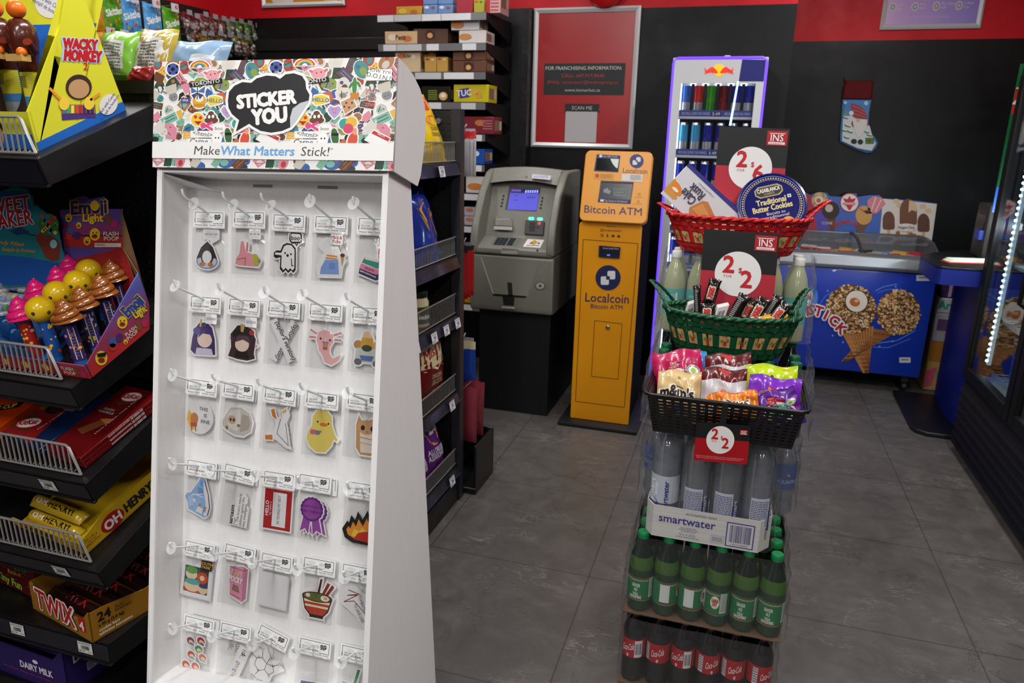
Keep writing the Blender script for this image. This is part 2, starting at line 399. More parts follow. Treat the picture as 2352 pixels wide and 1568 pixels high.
# ---- header
hd = MB(); h0, h1 = -.004, .5185; nf = .010
dslab(hd, h0, -.2135, h1, -.004, nf - .006, nf, C('#e8e8e6', .5))
prof = [(-.2135, 0.), (-.2125, -.03), (-.205, -.075), (-.19, -.115), (-.165, -.146), (-.12, -.16), (-.06, -.150), (-.02, -.14), (.004, -.125), (-.004, nf)]
for h, t in ((h1, -.003), (h0, .003)):
    pts = [dp(h, l, n) for l, n in prof]; pts[0] = dp(h, -.2135, nf)
    if t > 0: pts = pts[::-1]
    hd.slab(pts, Dh * t, CARD)
tp = [(l, n) for l, n in prof[:-2]]
for (l0, n0), (l1, n1) in zip(tp, tp[1:]): hd.quad([dp(h0 + .002, l0, n0), dp(h1 - .002, l0, n0), dp(h1 - .002, l1, n1), dp(h0 + .002, l1, n1)], CARD)
header = hd.build('header', disp, smooth=0)
a = MB(); a.frame(dp(h0, -.2135, nf), dp(h1, -.2135, nf), dp(h1, -.004, nf), dp(h0, -.004, nf), 540, 245, dz=.00012)
a.rect(0, 0, 540, 245, '#ecebe8', 0.5)
def collage(m, ox, y0, y1, seed, nx, ny):
    r = random.Random(seed); pal = ['#3a3a3c', '#6b4632', '#b04438', '#3f66a8', '#7fb6a4', '#e3b04a', '#d98da0', '#5a4a78', '#8aa04a', '#c9c4b8', '#28282a', '#a8764a', '#e0d8c8', '#4b8c8c', '#8a8a8c', '#d8d4cc', '#c86a3a', '#2f4a3a']
    cells = [(i, j) for i in range(nx) for j in range(ny)]; r.shuffle(cells); cw, ch = 237 / nx, (y1 - y0) / ny
    for n, (i, j) in enumerate(cells):
        x = ox + (i + .5 + r.uniform(-.35, .35)) * cw; y = y0 + (j + .5 + r.uniform(-.3, .3)) * ch; q = r.random(); c, c2, c3 = r.choice(pal), r.choice(pal), r.choice(pal); s = cw * r.uniform(.58, .84); kq = .6 + n * .05; an = r.uniform(0, 3); cs, sn = math.cos(an), math.sin(an)
        R = lambda u, v: (x + cs * u * s - sn * v * s, y + sn * u * s + cs * v * s)
        if q < .25: sh = [E(x, y, s, s * .72, c, an), E(*R(.25, -.1), s * .45, s * .35, c2, an), E(*R(-.4, .2), s * .2, s * .2, c3)]
        elif q < .5: nn_ = r.choice((4, 5, 6, 7)); sh = [P([(x + s * r.uniform(.7, 1.05) * math.cos(an + 6.283 * k / nn_), y + s * .85 * math.sin(an + 6.283 * k / nn_)) for k in range(nn_)], c), E(*R(.1, .1), s * .4, s * .3, c2), L_([R(-.4, .3), R(.5, .2)], 1.4, K), E(*R(-.2, -.3), 1.4, 1.4, K)]
        elif q < .75: sh = [P([R(-1, -.5), R(1, -.5), R(1, .5), R(-1, .5)], c), L_([R(-.75, -.15), R(.75, -.15)], 1.6, c2), L_([R(-.75, .2), R(.4, .2)], 1.6, c2)]
        else: sh = [E(*R(0, -.35), s * .5, s * .5, c), P([R(-.55, 0), R(.55, 0), R(.7, .95), R(-.7, .95)], c2), L_([R(-.6, .2), R(-1, .7)], s * .22, c), L_([R(.6, .2), R(1, .6)], s * .22, c), E(*R(-.15, -.4), 1.1, 1.1, K), E(*R(.2, -.4), 1.1, 1.1, K)]
        stk(m, sh, 1.7, k0=kq, kk=.008)
def key(m, o, k):
    def S_(sh, ow=3): stk(m, [shift(s, o) for s in sh], ow, k0=k, kk=.25)
    def shift(s, d):
        if s[0] == 'e': return ('e', s[1] + d, *s[2:])
        if s[0] in 'pl': return (s[0], [(x + d, y) for x, y in s[1]], *s[2:])
        if s[0] == 'b': return ('b', s[1] + d, s[2], s[3] + d, *s[4:])
        return ('t', s[1], s[2] + d, *s[3:])
    lim = lambda x0, x1: o + x0 > 1 and o + x1 < 539
    if lim(25, 65):
        S_([E(45, 18, 14, 13.5, '#4a5aa8'), E(45, 18, 4.5, 4.5, K), E(36, 11, 3, 3, K), E(55, 12, 3, 3, K), E(38, 27, 3, 3, K), E(54, 26, 3, 3, K)])
    if lim(85, 132):
        for j, c in enumerate(('#d23a34', '#e8903a', '#ecd44a', '#6fb04a', '#4a86c8', '#6b55a0')):
            if j == 0: m.disk(o + 108, 17, 26, '#f4f4f2', k, 20, 20, 0, PI, 2 * PI)
            m.disk(o + 108, 15, 22 - j * 2.6, c, k + 1 + j * .25, 15 - j * 1.8, 20, 0, PI, 2 * PI)
        m.disk(o + 108, 15, 6, '#f4f4f2', k + 3, 5, 20, 0, PI, 2 * PI)
    if lim(0, 60):
        S_([B(6, 26, 56, 36, '#f4f4f2'), T('HOW YOU', 31, 34, 7.5, K, rot=.2), B(2, 36, 56, 50, '#f4f4f2'), T('D.O.I.N.?', 28, 46, 9.5, K, rot=.22)], 1)
    if lim(84, 160):
        S_([P([(84, 50), (160, 40), (162, 51), (86, 61)], '#222222'), T('TORONTO', 123, 54, 8.5, '#f4f4f2', rot=-.13, bold=.015, w=66)], 0)
    if lim(110, 160): S_([E(138, 33, 16, 12, '#e9a3ac'), E(122, 28, 5, 3, '#e0707c', .5), E(154, 26, 5, 3, '#e0707c', -.6), E(134, 32, 1.4, 1.4, K), E(144, 30, 1.4, 1.4, K)])
    if lim(85, 125): S_([P([(104, 70), (88, 58), (90, 74)], '#4d6fae'), P([(104, 70), (122, 58), (120, 74)], '#4d6fae'), P([(104, 72), (90, 78), (98, 88)], '#31497c'), P([(104, 72), (119, 78), (110, 88)], '#31497c'), L_([(104, 60), (104, 88)], 2, K)])
    if lim(60, 88): S_([('b', 66, 84, 88, 96, '#4a4a9a'), T('slay.', 77, 92, 6.5, '#f4f4f2')], 1.5)
    if lim(90, 125): S_([E(109, 92, 16, 16, '#dfa93c'), E(109, 86, 10, 8, '#f2ead8'), B(96, 98, 122, 105, '#c98f2a')])
    if lim(125, 165): S_([P([(126, 92), (132, 82), (146, 80), (160, 84), (162, 96), (148, 100), (134, 102)], '#ecd23f'), T('HELLO', 145, 95, 8.5, '#3d6fb8', rot=.06, bold=.03)])
    if lim(92, 125): S_([E(106, 134, 15, 15, '#f0c83c'), E(101, 128, 4, 4, '#d8303a'), E(113, 130, 4, 4, '#d8303a'), P([(98, 138), (116, 138), (108, 147)], '#a82830')])
    if lim(118, 158): S_([E(138, 136, 16, 8, '#6b4530'), E(138, 128, 12, 7, '#6b4530'), E(137, 121, 7, 6, '#6b4530'), E(133, 128, 3, 4, '#f4f4f2'), E(142, 127, 3, 4, '#f4f4f2')])
    if lim(112, 150): S_([L_([(116, 142), (142, 158)], 6, '#e0508c'), L_([(116, 154), (142, 140)], 6, '#e0508c'), E(118, 148, 5, 6, '#e0508c')], 2.2)
    if lim(138, 175): S_([E(156, 154, 15, 9, '#f8f8f6'), T('boo', 156, 158, 8, K), E(152, 178, 10, 14, '#f8f8f6'), E(149, 176, 1.6, 2, K), E(156, 176, 1.6, 2, K)], 2)
    if lim(88, 150): S_([B(90, 160, 146, 176, '#f4f4f2'), T('</html>', 118, 172, 10, K, rot=.12), B(82, 178, 140, 192, '#f4f4f2'), T('Carpe', 110, 190, 12, '#3f6472', shear=.25, bold=.02)], 0)
    if lim(165, 190): S_([E(178, 172, 8, 19, '#3d6b38', -.15), B(171, 164, 186, 170, K)], 2.5)
    if lim(190, 235): S_([E(216, 180, 10, 18, '#d8543a', .2), E(220, 160, 5, 8, '#e9a080')])
    if lim(0, 60): S_([P([(6, 178), (18, 164), (54, 182), (44, 198)], '#f2f2f0'), P([(18, 164), (23, 158), (57, 175), (54, 182)], '#c03434'), T('HELLO', 38, 170, 4, '#f4f4f2', rot=.45)], 2)
    if lim(180, 240): S_([E(198, 144, 12, 12, '#3aa39a'), E(212, 140, 12, 12, '#e6b83c'), E(206, 154, 11, 11, '#d9486a')], 2.5)
    if lim(150, 200): S_([P([(165, 122), (160, 112), (166, 104), (175, 108), (184, 104), (190, 112), (184, 124), (175, 132)], '#b7a2d4'), T('BITE', 175, 114, 4.5, '#d0508c'), T('ME', 175, 121, 4.5, '#d0508c')])
    if lim(185, 222): S_([P([(188, 96), (212, 84), (222, 106), (198, 122)], '#c99a72'), E(200, 98, 2, 2, K), E(206, 108, 2, 2, K), E(212, 98, 2, 2, K), E(196, 106, 2, 2, K)], 2.5)
    if lim(0, 28): S_([T('You', 14, 78, 10, '#d97a72', shear=.3, bold=.03), T('Got', 14, 92, 10, '#d97a72', shear=.3, bold=.03), T('this', 14, 106, 10, '#d97a72', shear=.3, bold=.03)], 0)
    if lim(205, 232): S_([E(216, 62, 5, 20, '#4a8a4a'), E(208, 60, 3, 8, '#4a8a4a', .5), E(225, 58, 3, 8, '#4a8a4a', -.5), B(208, 76, 226, 90, '#c8843a')], 2)
for ox in (0, 237, 474):
    a.clip = (0, 0, 540, 186); collage(a, ox, -4, 190, 5, 9, 8); a.clip = (0, 224, 540, 245); collage(a, ox, 222, 248, 9, 9, 1)
a.clip = (0, 0, 540, 186)
for ox in (0, 237, 474): key(a, ox, 8)
a.clip = None
a.rect(0, 186, 540, 224, '#f1f1ee', 15)
a.text('Make', 130, 215, 20, '#4a4a4a', 16, shear=.12, bold=-.008, al='c'); a.text('What Matters', 246, 215, 20, '#6ea9dc', 16, bold=.032, shear=.12, w=165); a.text('Stick!', 374, 215, 20, '#4a4a4a', 16, shear=.12, bold=-.008); a.text('TM', 407, 202, 5, '#4a4a4a', 16)
# big bubble
cl = lambda gx: [(255 + (x - 255) * gx, 90 + (y - 90) * gx) for x, y in
    [(176, 92), (178, 72), (190, 58), (208, 50), (228, 52), (240, 42), (262, 36), (282, 38), (292, 44), (304, 34), (322, 32), (340, 38), (348, 50), (350, 66), (358, 80), (356, 96), (346, 112), (330, 138), (318, 152), (300, 160), (276, 164), (252, 160), (234, 150), (226, 144), (196, 162), (203, 136), (186, 122), (178, 108)]]
a.poly(offs(cl(1), 6), '#f4f4f2', 17); a.poly(cl(1), '#26272a', 18)
a.poly([(358, 92), (346, 112), (330, 138), (318, 152), (317, 130), (322, 110), (338, 98)], '#c6ccd0', 19)
for t_, x, y, h, w_ in (('STICKER', 264, 103, 28, 130), ('YOU', 272, 142, 32, 76)):
    a.text(t_, x + 1, y + 1, h, '#0c0c0c', 19, rot=-.09, bold=.09, w=w_); a.text(t_, x, y, h, '#f4f4f2', 20, rot=-.09, bold=.085, w=w_)
a.build('header_art', header, smooth=0)
# ---- pegs and packs
NYL = C('#e6eaec', .25); DISC = C('#f0f4f6', .2, a=.3)
FILM = NT('clear_bag_film', .1)
def film(name, tint, gloss, rough, bumps, haze=0, hz='#b9bec6'):
    q = NT(name); t = q.t; out = t.nodes['Material Output']
    tr = q.n('ShaderNodeBsdfTransparent'); tr.inputs[0].default_value = (*tint, 1); g = q.n('ShaderNodeBsdfGlossy'); g.inputs['Roughness'].default_value = rough
    lw = q.n('ShaderNodeLayerWeight'); lw.inputs[0].default_value = .35; mx = q.n('ShaderNodeMixShader')
    f = q.math('MULTIPLY_ADD', lw.outputs[1], gloss * 2); q.t.nodes[-1].inputs[2].default_value = gloss * .35
    q.l(f, mx.inputs[0]); q.l(tr.outputs[0], mx.inputs[1]); q.l(g.outputs[0], mx.inputs[2]); last = mx.outputs[0]
    if haze:
        df = q.n('ShaderNodeBsdfDiffuse'); df.inputs[0].default_value = (*lin(hz), 1); m2 = q.n('ShaderNodeMixShader'); m2.inputs[0].default_value = haze; q.l(last, m2.inputs[1]); q.l(df.outputs[0], m2.inputs[2]); last = m2.outputs[0]
    q.l(last, out.inputs[0])
    bp = q.n('ShaderNodeBump', i={'Strength': .6, 'Distance': .004}); q.l(q.noise(q.co('Object'), bumps, 3, .6, .8), bp.inputs['Height']); q.l(bp.outputs[0], g.inputs['Normal']); return q.m
FILM = film('clear_bag_film', (.925, .925, .925), .16, .12, 22)
def hl(x, y, n=-DB + .008):
    p = onplane(x, y, dp(0, 0, n), DN) - DO; return p.dot(Dh), p.dot(Dl)
def card_art(m, cw=100, ch=48):
    m.rect(0, 0, cw, ch, '#f2f3f2', 0); 
    for p in ([(6, 34), (6, 4), (94, 4), (94, 34), (64, 34)],): m.line(p, 1.3, K, 1)
    m.text('1', 6, 32, 10, K, 2, bold=.03); m.text('VINYL STICKER', 12, 25, 4.2, '#333333', 2, al='l', w=25); m.text('AUTOCOLLANT DE VINYLE', 12, 32, 4.6, '#333333', 2, al='l', bold=.02, w=50)
    m.text('✓', 6, 40, 4, '#59a7c8', 2); m.text('Waterproof - Étanche', 8, 41, 4.2, '#2c3c44', 2, al='l', shear=.3, w=38); m.text('Removable - Amovible', 53, 41, 4.2, '#2c3c44', 2, al='l', shear=.3, w=41)
    m.poly([(66, 14), (70, 9), (77, 11), (83, 8), (87, 13), (85, 20), (78, 24), (72, 22), (68, 26), (69, 20)], '#1d2022', 2)
    m.text('STICKER', 77, 16, 3.4, '#f0f0f0', 3, rot=-.1); m.text('YOU', 77, 21, 3.4, '#f0f0f0', 3, rot=-.1)
    m.disk(58, 17, 7, '#c9dbe2', 1.5, 4); m.disk(30, 14, 13, '#dfe7ea', 1.5, 4)
ART = {}
def pack(i, j, px, py, rot, label, fn, extra=None, back=None, bot=None):
    h, l = hl(px, py); W_ = .0768; c, s = math.cos(rot), math.sin(rot); u = Dh * c + Dl * s; v = Dl * c - Dh * s; sc = W_ / 100
    o = dp(h, l, -DB + .009); t = thing('sticker_pack', label, 'sticker pack', o + u * .038, 'sticker packs on pegs')
    fr = lambda du, dv, dn: (lambda x, y, k=1: o + u * ((x + du) * sc) + v * ((y + dv) * sc) + DN * (k * .00012 + dn))
    H_ = bot or 172
    if back:
        for q, (du, dv) in enumerate(back):
            m = MB(); m.func(fr(du, dv, -.004 - q * .0015)); m.rect(0, 0, 100, 48, '#e6e7e6', 0); m.line([(6, 4), (94, 4)], 1.2, K, 1); m.line([(94, 4), (94, 34)], 1.2, K, 1); m.build('spare_header_card', t, smooth=0)
    m = MB(); m.func(fr(0, 0, .003)); card_art(m)
    # card has a folded thickness
    p = [m.fr(x, y, -14) for x, y in ((0, 0), (0, 48), (100, 48), (100, 0))]; q = [m.fr(x, y, -.5) for x, y in ((0, 0), (0, 48), (100, 48), (100, 0))]
    m.add(p + q, [(0, 1, 5, 4), (1, 2, 6, 5), (2, 3, 7, 6), (3, 0, 4, 7)], '#e2e3e2'); m.build('header_card', t, smooth=0)
    if fn:
        m = MB(); m.func(fr(0, 0, -.0006)); fn(m); m.build('sticker', t, smooth=0)
    if extra: m = MB(); m.func(fr(0, 0, .0046)); extra(m); m.build('brand_tag', t, smooth=0)
    r_ = random.Random(i * 7 + j); ph = r_.uniform(0, 6)
    m = MB(); m.grid(lambda a_, b_: fr(0, 0, 0)(-1 + 102 * a_, 44 + (H_ - 44) * b_, 0) + DN * (.0036 + .0035 * math.sin(PI * a_) * math.sin(PI * min(1, b_ * 1.2)) + .001 * math.sin(9 * a_ + 5 * b_ + ph)), 6, 8, FILM); m.build('clear_bag', t)
    return t
PITCH = [(488, 497, 420, 440), (582, 502, 513, 446), (672, 506, 601, 449), (770, 510, 712, 452), (868, 514, 812, 457),
 (479, 692, 402, 648), (569, 699, 502, 654), (660, 705, 607, 662), (757, 713, 694, 668), (854, 719, 795, 676),
 (472, 884, 395, 852), (556, 889, 489, 862), (653, 902, 592, 873), (748, 912, 690, 882), (848, 922, 798, 892),
 (466, 1069, 391, 1056), (552, 1083, 481, 1071), (643, 1095, 581, 1084), (722, 1105, 685, 1099), (836, 1121, 799, 1112),
 (465, 1251, 392, 1250), (552, 1266, 486, 1265), (641, 1282, 578, 1282), (735, 1296, 679, 1299), (829, 1312, 790, 1316),
 (461, 1428, 392, 1436), (547, 1444, 486, 1452), (632, 1461, 574, 1473), (728, 1477, 674, 1491), (822, 1494, 780, 1514)]
for i, (bx, by, tx, ty) in enumerate(PITCH):
    h, l = hl(bx, by, -DB); b = dp(h, l, -DB)
    # free end on the vertical plane through the base that holds the outward direction, near 0.11 m out
    e = onplane(tx, ty, dp(0, 0, -.008), DN) + Dl * .008; d = e - b; e = b + d
    m = MB(); up = -Dl; m.tube([b, b + d * .5, e - d * .07, e + up * .004, e + up * .012 + d * .03], [.0024] * 3 + [.0026, .0026], NYL, 7)
    m.box(b - V((.004, .0, .005)), b + V((.004, .004, .005)), NYL)
    pg = m.build('peg', disp)
    f_ = (.62, .66, .7, .97, .97, .97, .93, .97, .97, .97)[i] if i < 10 else (.95, .9)[i % 2]
    c0 = b + d * f_; dn = (d.normalized() + V((0, 0, .15 * ((i % 3) - 1)))).normalized()
    MB().lathe([(.0025, 0), (.008, .0006), (.0135, .0022), (.0135, .0028), (.008, .0014), (.0025, .001)], DISC, 18, c0, dn, caps=False).build('stopper', pg)
# ---- the thirty packs, one per peg (u 0..100 across the card, v down from the card's top)
SK = '#e8c4a8'
def st(*sh, ow=3.5): return lambda m: stk(m, list(sh), ow)
def tagart(text, fg, bg, x=52, y=49, w=36, h=28, two=None):
    def f(m):
        m.rrect(x, y, x + w, y + h, 3, bg, 0)
        if two: m.text(text, x + w / 2, y + h * .46, h * .3, fg, 1, bold=.03); m.text(two, x + w / 2, y + h * .84, h * .3, fg, 1, bold=.03)
        else: m.text(text, x + w / 2, y + h * .62, h * .28, fg, 1, w=w * .84)
    return f
def ribbon(m, dx=0, dy=0, k0=1):
    pts = [(46 + dx + (33 + 2.5 * (i % 2)) * math.cos(i * PI / 18), 98 + dy + (33 + 2.5 * (i % 2)) * math.sin(i * PI / 18)) for i in range(36)]
    stk(m, [P([(22 + dx, 120 + dy), (44 + dx, 124 + dy), (40 + dx, 168 + dy), (29 + dx, 154 + dy), (14 + dx, 164 + dy)], '#9a4aa6'), P([(48 + dx, 124 + dy), (68 + dx, 118 + dy), (80 + dx, 162 + dy), (64 + dx, 156 + dy), (54 + dx, 170 + dy)], '#9a4aa6'), P(pts, '#6a2a86'), E(46 + dx, 98 + dy, 28, 28, '#9a4aa6')], 3.5, k0=k0)
def hello(m):
    stk(m, [P([(8, 52), (92, 52), (92, 166), (8, 166)], '#b41c22')], 5); m.rect(34, 60, 76, 158, '#f1f0f2', 3)
    m.text('HELLO', 22, 108, 10, '#f1f0f2', 4, rot=-PI / 2, bold=.03); m.text('my name is', 30, 108, 6, '#f1f0f2', 4, rot=-PI / 2); m.text("IM TRYING MY BEST", 58, 108, 8.5, '#2a2a2a', 4, rot=-PI / 2, w=82)
def taylor(m):
    for dx, a, k in ((10, 2.06, 1), (0, 1.05, 6)):
        c, s = math.cos(a), math.sin(a); x, y = 50 + dx * .4, 110
        q = [(x + c * u - s * v, y + s * u + c * v) for u, v in ((-62, -10), (62, -10), (62, 10), (-62, 10))]
        m.poly(offs(q, 2), '#efeff0', k); m.text("(taylor's version)", x - 5 * s * -1, y + 5 * c, 13, '#2a2a2c', k + 1, rot=a, shear=.25, bold=.03, w=116)
def sarcasm(m):
    for q in range(4): m.poly([(36 + q, 122 + q), (48 + q, 118 + q), (48 + q, 92 + q), (74 + q, 74 + q), (84 + q, 84 + q), (84 + q, 106 + q), (92 + q, 112 + q), (92 + q, 172 + q), (36 + q, 172 + q)], '#e9e9ea' if q < 3 else '#f6f6f6', 1 + q)
    m.text('sarcasm', 48, 172, 12, '#1a1a1a', 6, rot=-PI / 2, al='l', bold=.04); m.text('noun.', 57, 172, 7, '#333333', 6, rot=-PI / 2, al='l')
    for i, t in enumerate(("1. The brain's natural", 'defense against the', 'less intelligent.')): m.text(t, 66 + i * 10.5, 172, 8, '#1f1f1f', 6, rot=-PI / 2, al='l', w=(92, 84, 68)[i])
def caff(m):
    stk(m, [P([(20, 90), (40, 66), (66, 92), (92, 82), (110, 100), (84, 128), (80, 160), (50, 172), (20, 150), (8, 116)], '#f4f4f4')], 4)
    hx = [(24, 104), (40, 96), (58, 106), (58, 126), (42, 136), (24, 126)]; m.line(hx + hx[:1], 1.6, K, 3); pn = [(58, 106), (78, 104), (86, 120), (74, 134), (58, 126)]; m.line(pn, 1.6, K, 3)
    for a, b in (((24, 104), (8, 100)), ((40, 96), (34, 76)), ((58, 106), (62, 88)), ((42, 136), (36, 152)), ((78, 104), (92, 92))): m.line([a, b], 1.6, K, 3)
    for t, x, y in (('O', 5, 102), ('H₃C', 30, 74), ('O', 64, 88), ('N', 30, 102), ('N', 40, 140), ('N', 78, 106), ('N', 76, 140), ('CH₃', 100, 92), ('CH₃', 32, 162)): m.text(t, x, y, 7, K, 4)
    m.text('caffeine', 64, 168, 9, '#333333', 4, rot=.15, shear=.2)
def bowl(m):
    stk(m, [P([(56, 60), (62, 58), (54, 118), (46, 118)], '#5a1f1c'), P([(78, 66), (86, 70), (64, 118), (56, 118)], '#8a2c22'), P([(92, 70), (99, 76), (72, 120), (64, 118)], '#8a2c22'), P([(4, 112), (96, 112), (86, 150), (72, 166), (72, 172), (30, 172), (30, 166), (14, 150)], '#1c1212'), P([(7, 112), (93, 112), (83, 148), (70, 163), (32, 163), (17, 148)], '#c23a24'),
        P([(10, 122), (90, 122), (88, 129), (12, 129)], '#efe2bc'), P([(14, 136), (86, 136), (84, 142), (16, 142)], '#efe2bc'), E(50, 112, 46, 14, '#1c1212'), E(50, 112, 42, 11.5, '#7a6428'), E(34, 112, 14, 5, '#4f7a34'), E(22, 110, 7, 6, '#ead9c6'), E(50, 106, 12, 4, '#4f7a34'), E(74, 112, 13, 8, '#f3efe2'), E(76, 111, 6, 4.5, '#e8a83c')], 5)
def shoe(m):
    stk(m, [P([(48, 50), (60, 52), (72, 84), (84, 130), (78, 160), (70, 166), (16, 148), (12, 128), (2, 112), (8, 102), (20, 98), (40, 66)], '#8db6e4'), P([(58, 56), (74, 92), (82, 132), (76, 160), (66, 158), (70, 120), (60, 84)], '#e9e4e4'), P([(46, 58), (56, 58), (58, 76), (46, 74)], '#6f9fd8'), P([(40, 78), (58, 82), (60, 100), (44, 98)], '#5f93d2'), P([(12, 110), (30, 106), (34, 134), (18, 140)], '#a7c6ea'), P([(26, 118), (36, 114), (40, 128)], '#e9e4e4'), E(52, 130, 4, 4, '#d8743a'), L_([(22, 106), (60, 96)], 2.5, '#f4f4f4'), L_([(26, 100), (62, 106)], 2, '#f4f4f4'), P([(40, 150), (62, 156), (64, 140), (48, 134)], '#e9e4e4'), L_([(62, 54), (78, 96), (85, 132), (80, 158)], 2, '#2a3a5a'), T('"AIR"', 74, 140, 7, K, rot=-1.35)], 4)
def pocky(m):
    stk(m, [P([(22, 68), (66, 60), (80, 66), (84, 152), (72, 164), (32, 152)], '#e39ab4'), P([(66, 60), (80, 66), (84, 152), (72, 164)], '#c97c9c'), L_([(22, 68), (66, 72), (80, 66)], 1.4, '#7a3a52')] + [L_([(30 + i * 5, 92), (33 + i * 5, 74 + (i % 3) * 4)], 3, '#d9a86a' if i % 2 else '#e9c8c0') for i in range(7)] + [T('POCKY', 46, 110, 16, '#f3ece8', rot=.1, bold=.05, w=42)] + [P([(40, 118), (56, 120), (62, 138), (38, 134)], '#b05a6a'), E(50, 128, 7, 4, '#6a9a4a'), L_([(34, 146), (68, 154)], 2, '#b8607c')], 4)
def books(m):
    stk(m, [P([(10, 150), (60, 166), (110, 150), (110, 138), (60, 150), (12, 136)], '#3c3470'), P([(12, 136), (60, 150), (110, 138), (110, 126), (62, 136), (16, 122)], '#e88aa8'), P([(18, 120), (62, 134), (110, 122), (110, 108), (66, 112), (26, 104)], '#2f9a88'), P([(26, 104), (66, 112), (66, 118), (26, 111)], '#f2ead8'), P([(64, 80), (100, 84), (100, 110), (64, 106)], '#cf4a4a'), L_([(14, 142), (60, 157)], 3, '#f2ead8'), T('more', 40, 140, 9, '#5a3a4a', rot=.28, shear=.3), T('chapter', 38, 155, 8, '#4a3a30', rot=.28, shear=.3)], 4)
def ecg(m):
    stk(m, [P([(12, 72), (44, 64), (64, 78), (100, 92), (110, 160), (84, 172), (50, 140), (10, 116)], '#efeff1'), L_([(24, 76), (58, 82), (22, 92), (52, 86), (14, 112), (44, 104), (100, 150)], 2.2, '#8a2c34')], 4)
    m.text("IT'S A BEAUTIFUL DAY", 70, 118, 8.5, '#2a2a2e', 6, rot=1.12, w=70); m.text('TO SAVE LIVES', 58, 138, 9, '#2a2a2e', 6, rot=1.0, w=56)
def lives6(m):
    for k_, (x, y, c, c2) in enumerate(((26, 78, '#7a3034', '#8a6a9a'), (60, 70, '#b0302c', '#4a5aa0'), (56, 96, '#3f9a5a', '#d8a83c'), (34, 118, '#c03a30', '#58b0b8'), (72, 118, '#d86a5a', '#9ad0cc'), (20, 150, '#d0442c', '#e8d0b8'), (52, 148, '#d86a5a', '#e8d0b8'))):
        stk(m, [E(x, y, 13, 11, c, .5), E(x + 3, y + 4, 9, 6, '#efd9b8', .5), E(x + 5, y + 8, 8, 3, c2, .5)], 4, k0=1 + k_ * 4)
def idk(m):
    m.text('idk,', 30, 66, 16, '#8a8d94', 1, rot=PI / 2); m.text('idk,', 54, 68, 16, '#8a8d94', 1, rot=PI / 2)
    stk(m, [P([(70, 62), (98, 72), (62, 172), (30, 172)], '#f4f4f2')], 4, k0=2)
    x, y = 78, 70
    for ch, c in zip('idk, google it', ['#333333'] * 5 + ['#4a6ac0', '#c8463c', '#e0a83c', '#4a6ac0', '#4a9a5a', '#c8463c', '#333333', '#4a6ac0', '#c8463c']):
        if ch != ' ': m.text(ch, x, y, 14, c, 4, rot=1.92)
        x -= 3.1; y += 8.3
flames = lambda m: stk(m, [P([(8, 158), (0, 138), (10, 120), (16, 128), (22, 104), (34, 116), (40, 92), (54, 112), (66, 86), (76, 108), (92, 96), (110, 120), (110, 170), (30, 168)], K), P([(14, 152), (8, 138), (14, 128), (20, 134), (26, 114), (36, 126), (42, 104), (56, 122), (66, 98), (76, 118), (90, 108), (104, 124), (104, 162), (34, 160)], '#e8902c'), P([(24, 152), (32, 132), (46, 138), (56, 126), (66, 134), (90, 128), (100, 160), (40, 158)], '#f0c83c'), P([(30, 162), (44, 142), (70, 134), (104, 140), (104, 166)], '#c8261e')], 4, K)
duck = lambda m: stk(m, [P([(48, 50), (66, 52), (80, 66), (82, 88), (94, 118), (104, 126), (100, 132), (90, 126), (84, 146), (68, 166), (40, 168), (20, 154), (10, 134), (14, 112), (24, 96), (24, 72), (34, 56)], '#e9d368'), E(40, 84, 2.6, 2.6, K), E(72, 86, 2.6, 2.6, K), E(58, 90, 12, 5, '#dd7c2a'), P([(20, 108), (32, 106), (32, 120), (20, 120)], '#d95c94'), P([(32, 108), (54, 108), (46, 120), (34, 120)], '#7d8086')], 4.5)
bird = lambda m: stk(m, [P([(52, 86), (64, 84), (68, 62), (76, 62), (80, 74), (72, 96), (80, 120), (92, 166), (80, 164), (48, 146), (20, 142), (40, 132), (46, 104), (40, 92)], '#f3f3f4'), P([(24, 66), (34, 62), (40, 80), (44, 92), (30, 84)], '#d97f35'), P([(12, 140), (34, 136), (36, 150), (14, 152)], '#d97f35'), L_([(56, 88), (48, 130), (86, 160), (72, 98)], 1.4, '#444444'), L_([(84, 40), (76, 58)], 4, '#a9adb0'), P([(60, 66), (70, 58), (72, 64), (62, 72)], '#e0b84a'), T('UP TO NO GOOD', 86, 130, 5.5, '#333333', rot=1.35)], 4)
axo = lambda m: stk(m, [P([(30, 80), (44, 72), (62, 74), (74, 84), (76, 102), (66, 118), (66, 134), (76, 148), (100, 136), (94, 152), (74, 166), (54, 160), (46, 142), (34, 128), (32, 116), (26, 102)], '#efb4b4'), L_([(26, 84), (6, 74)], 5, '#df8c8c'), L_([(24, 94), (4, 94)], 5, '#df8c8c'), L_([(76, 84), (98, 76)], 5, '#df8c8c'), L_([(78, 96), (98, 96)], 5, '#df8c8c'), E(38, 96, 3, 3, '#5a3434'), E(66, 98, 3, 3, '#5a3434'), B(46, 106, 60, 126, '#c98a74'), B(44, 103, 62, 107, '#8d7ab0'), L_([(53, 92), (53, 104)], 2, '#f4f4f2'), E(50, 122, 1.8, 1.8, K), E(56, 121, 1.8, 1.8, K)], 4.5)
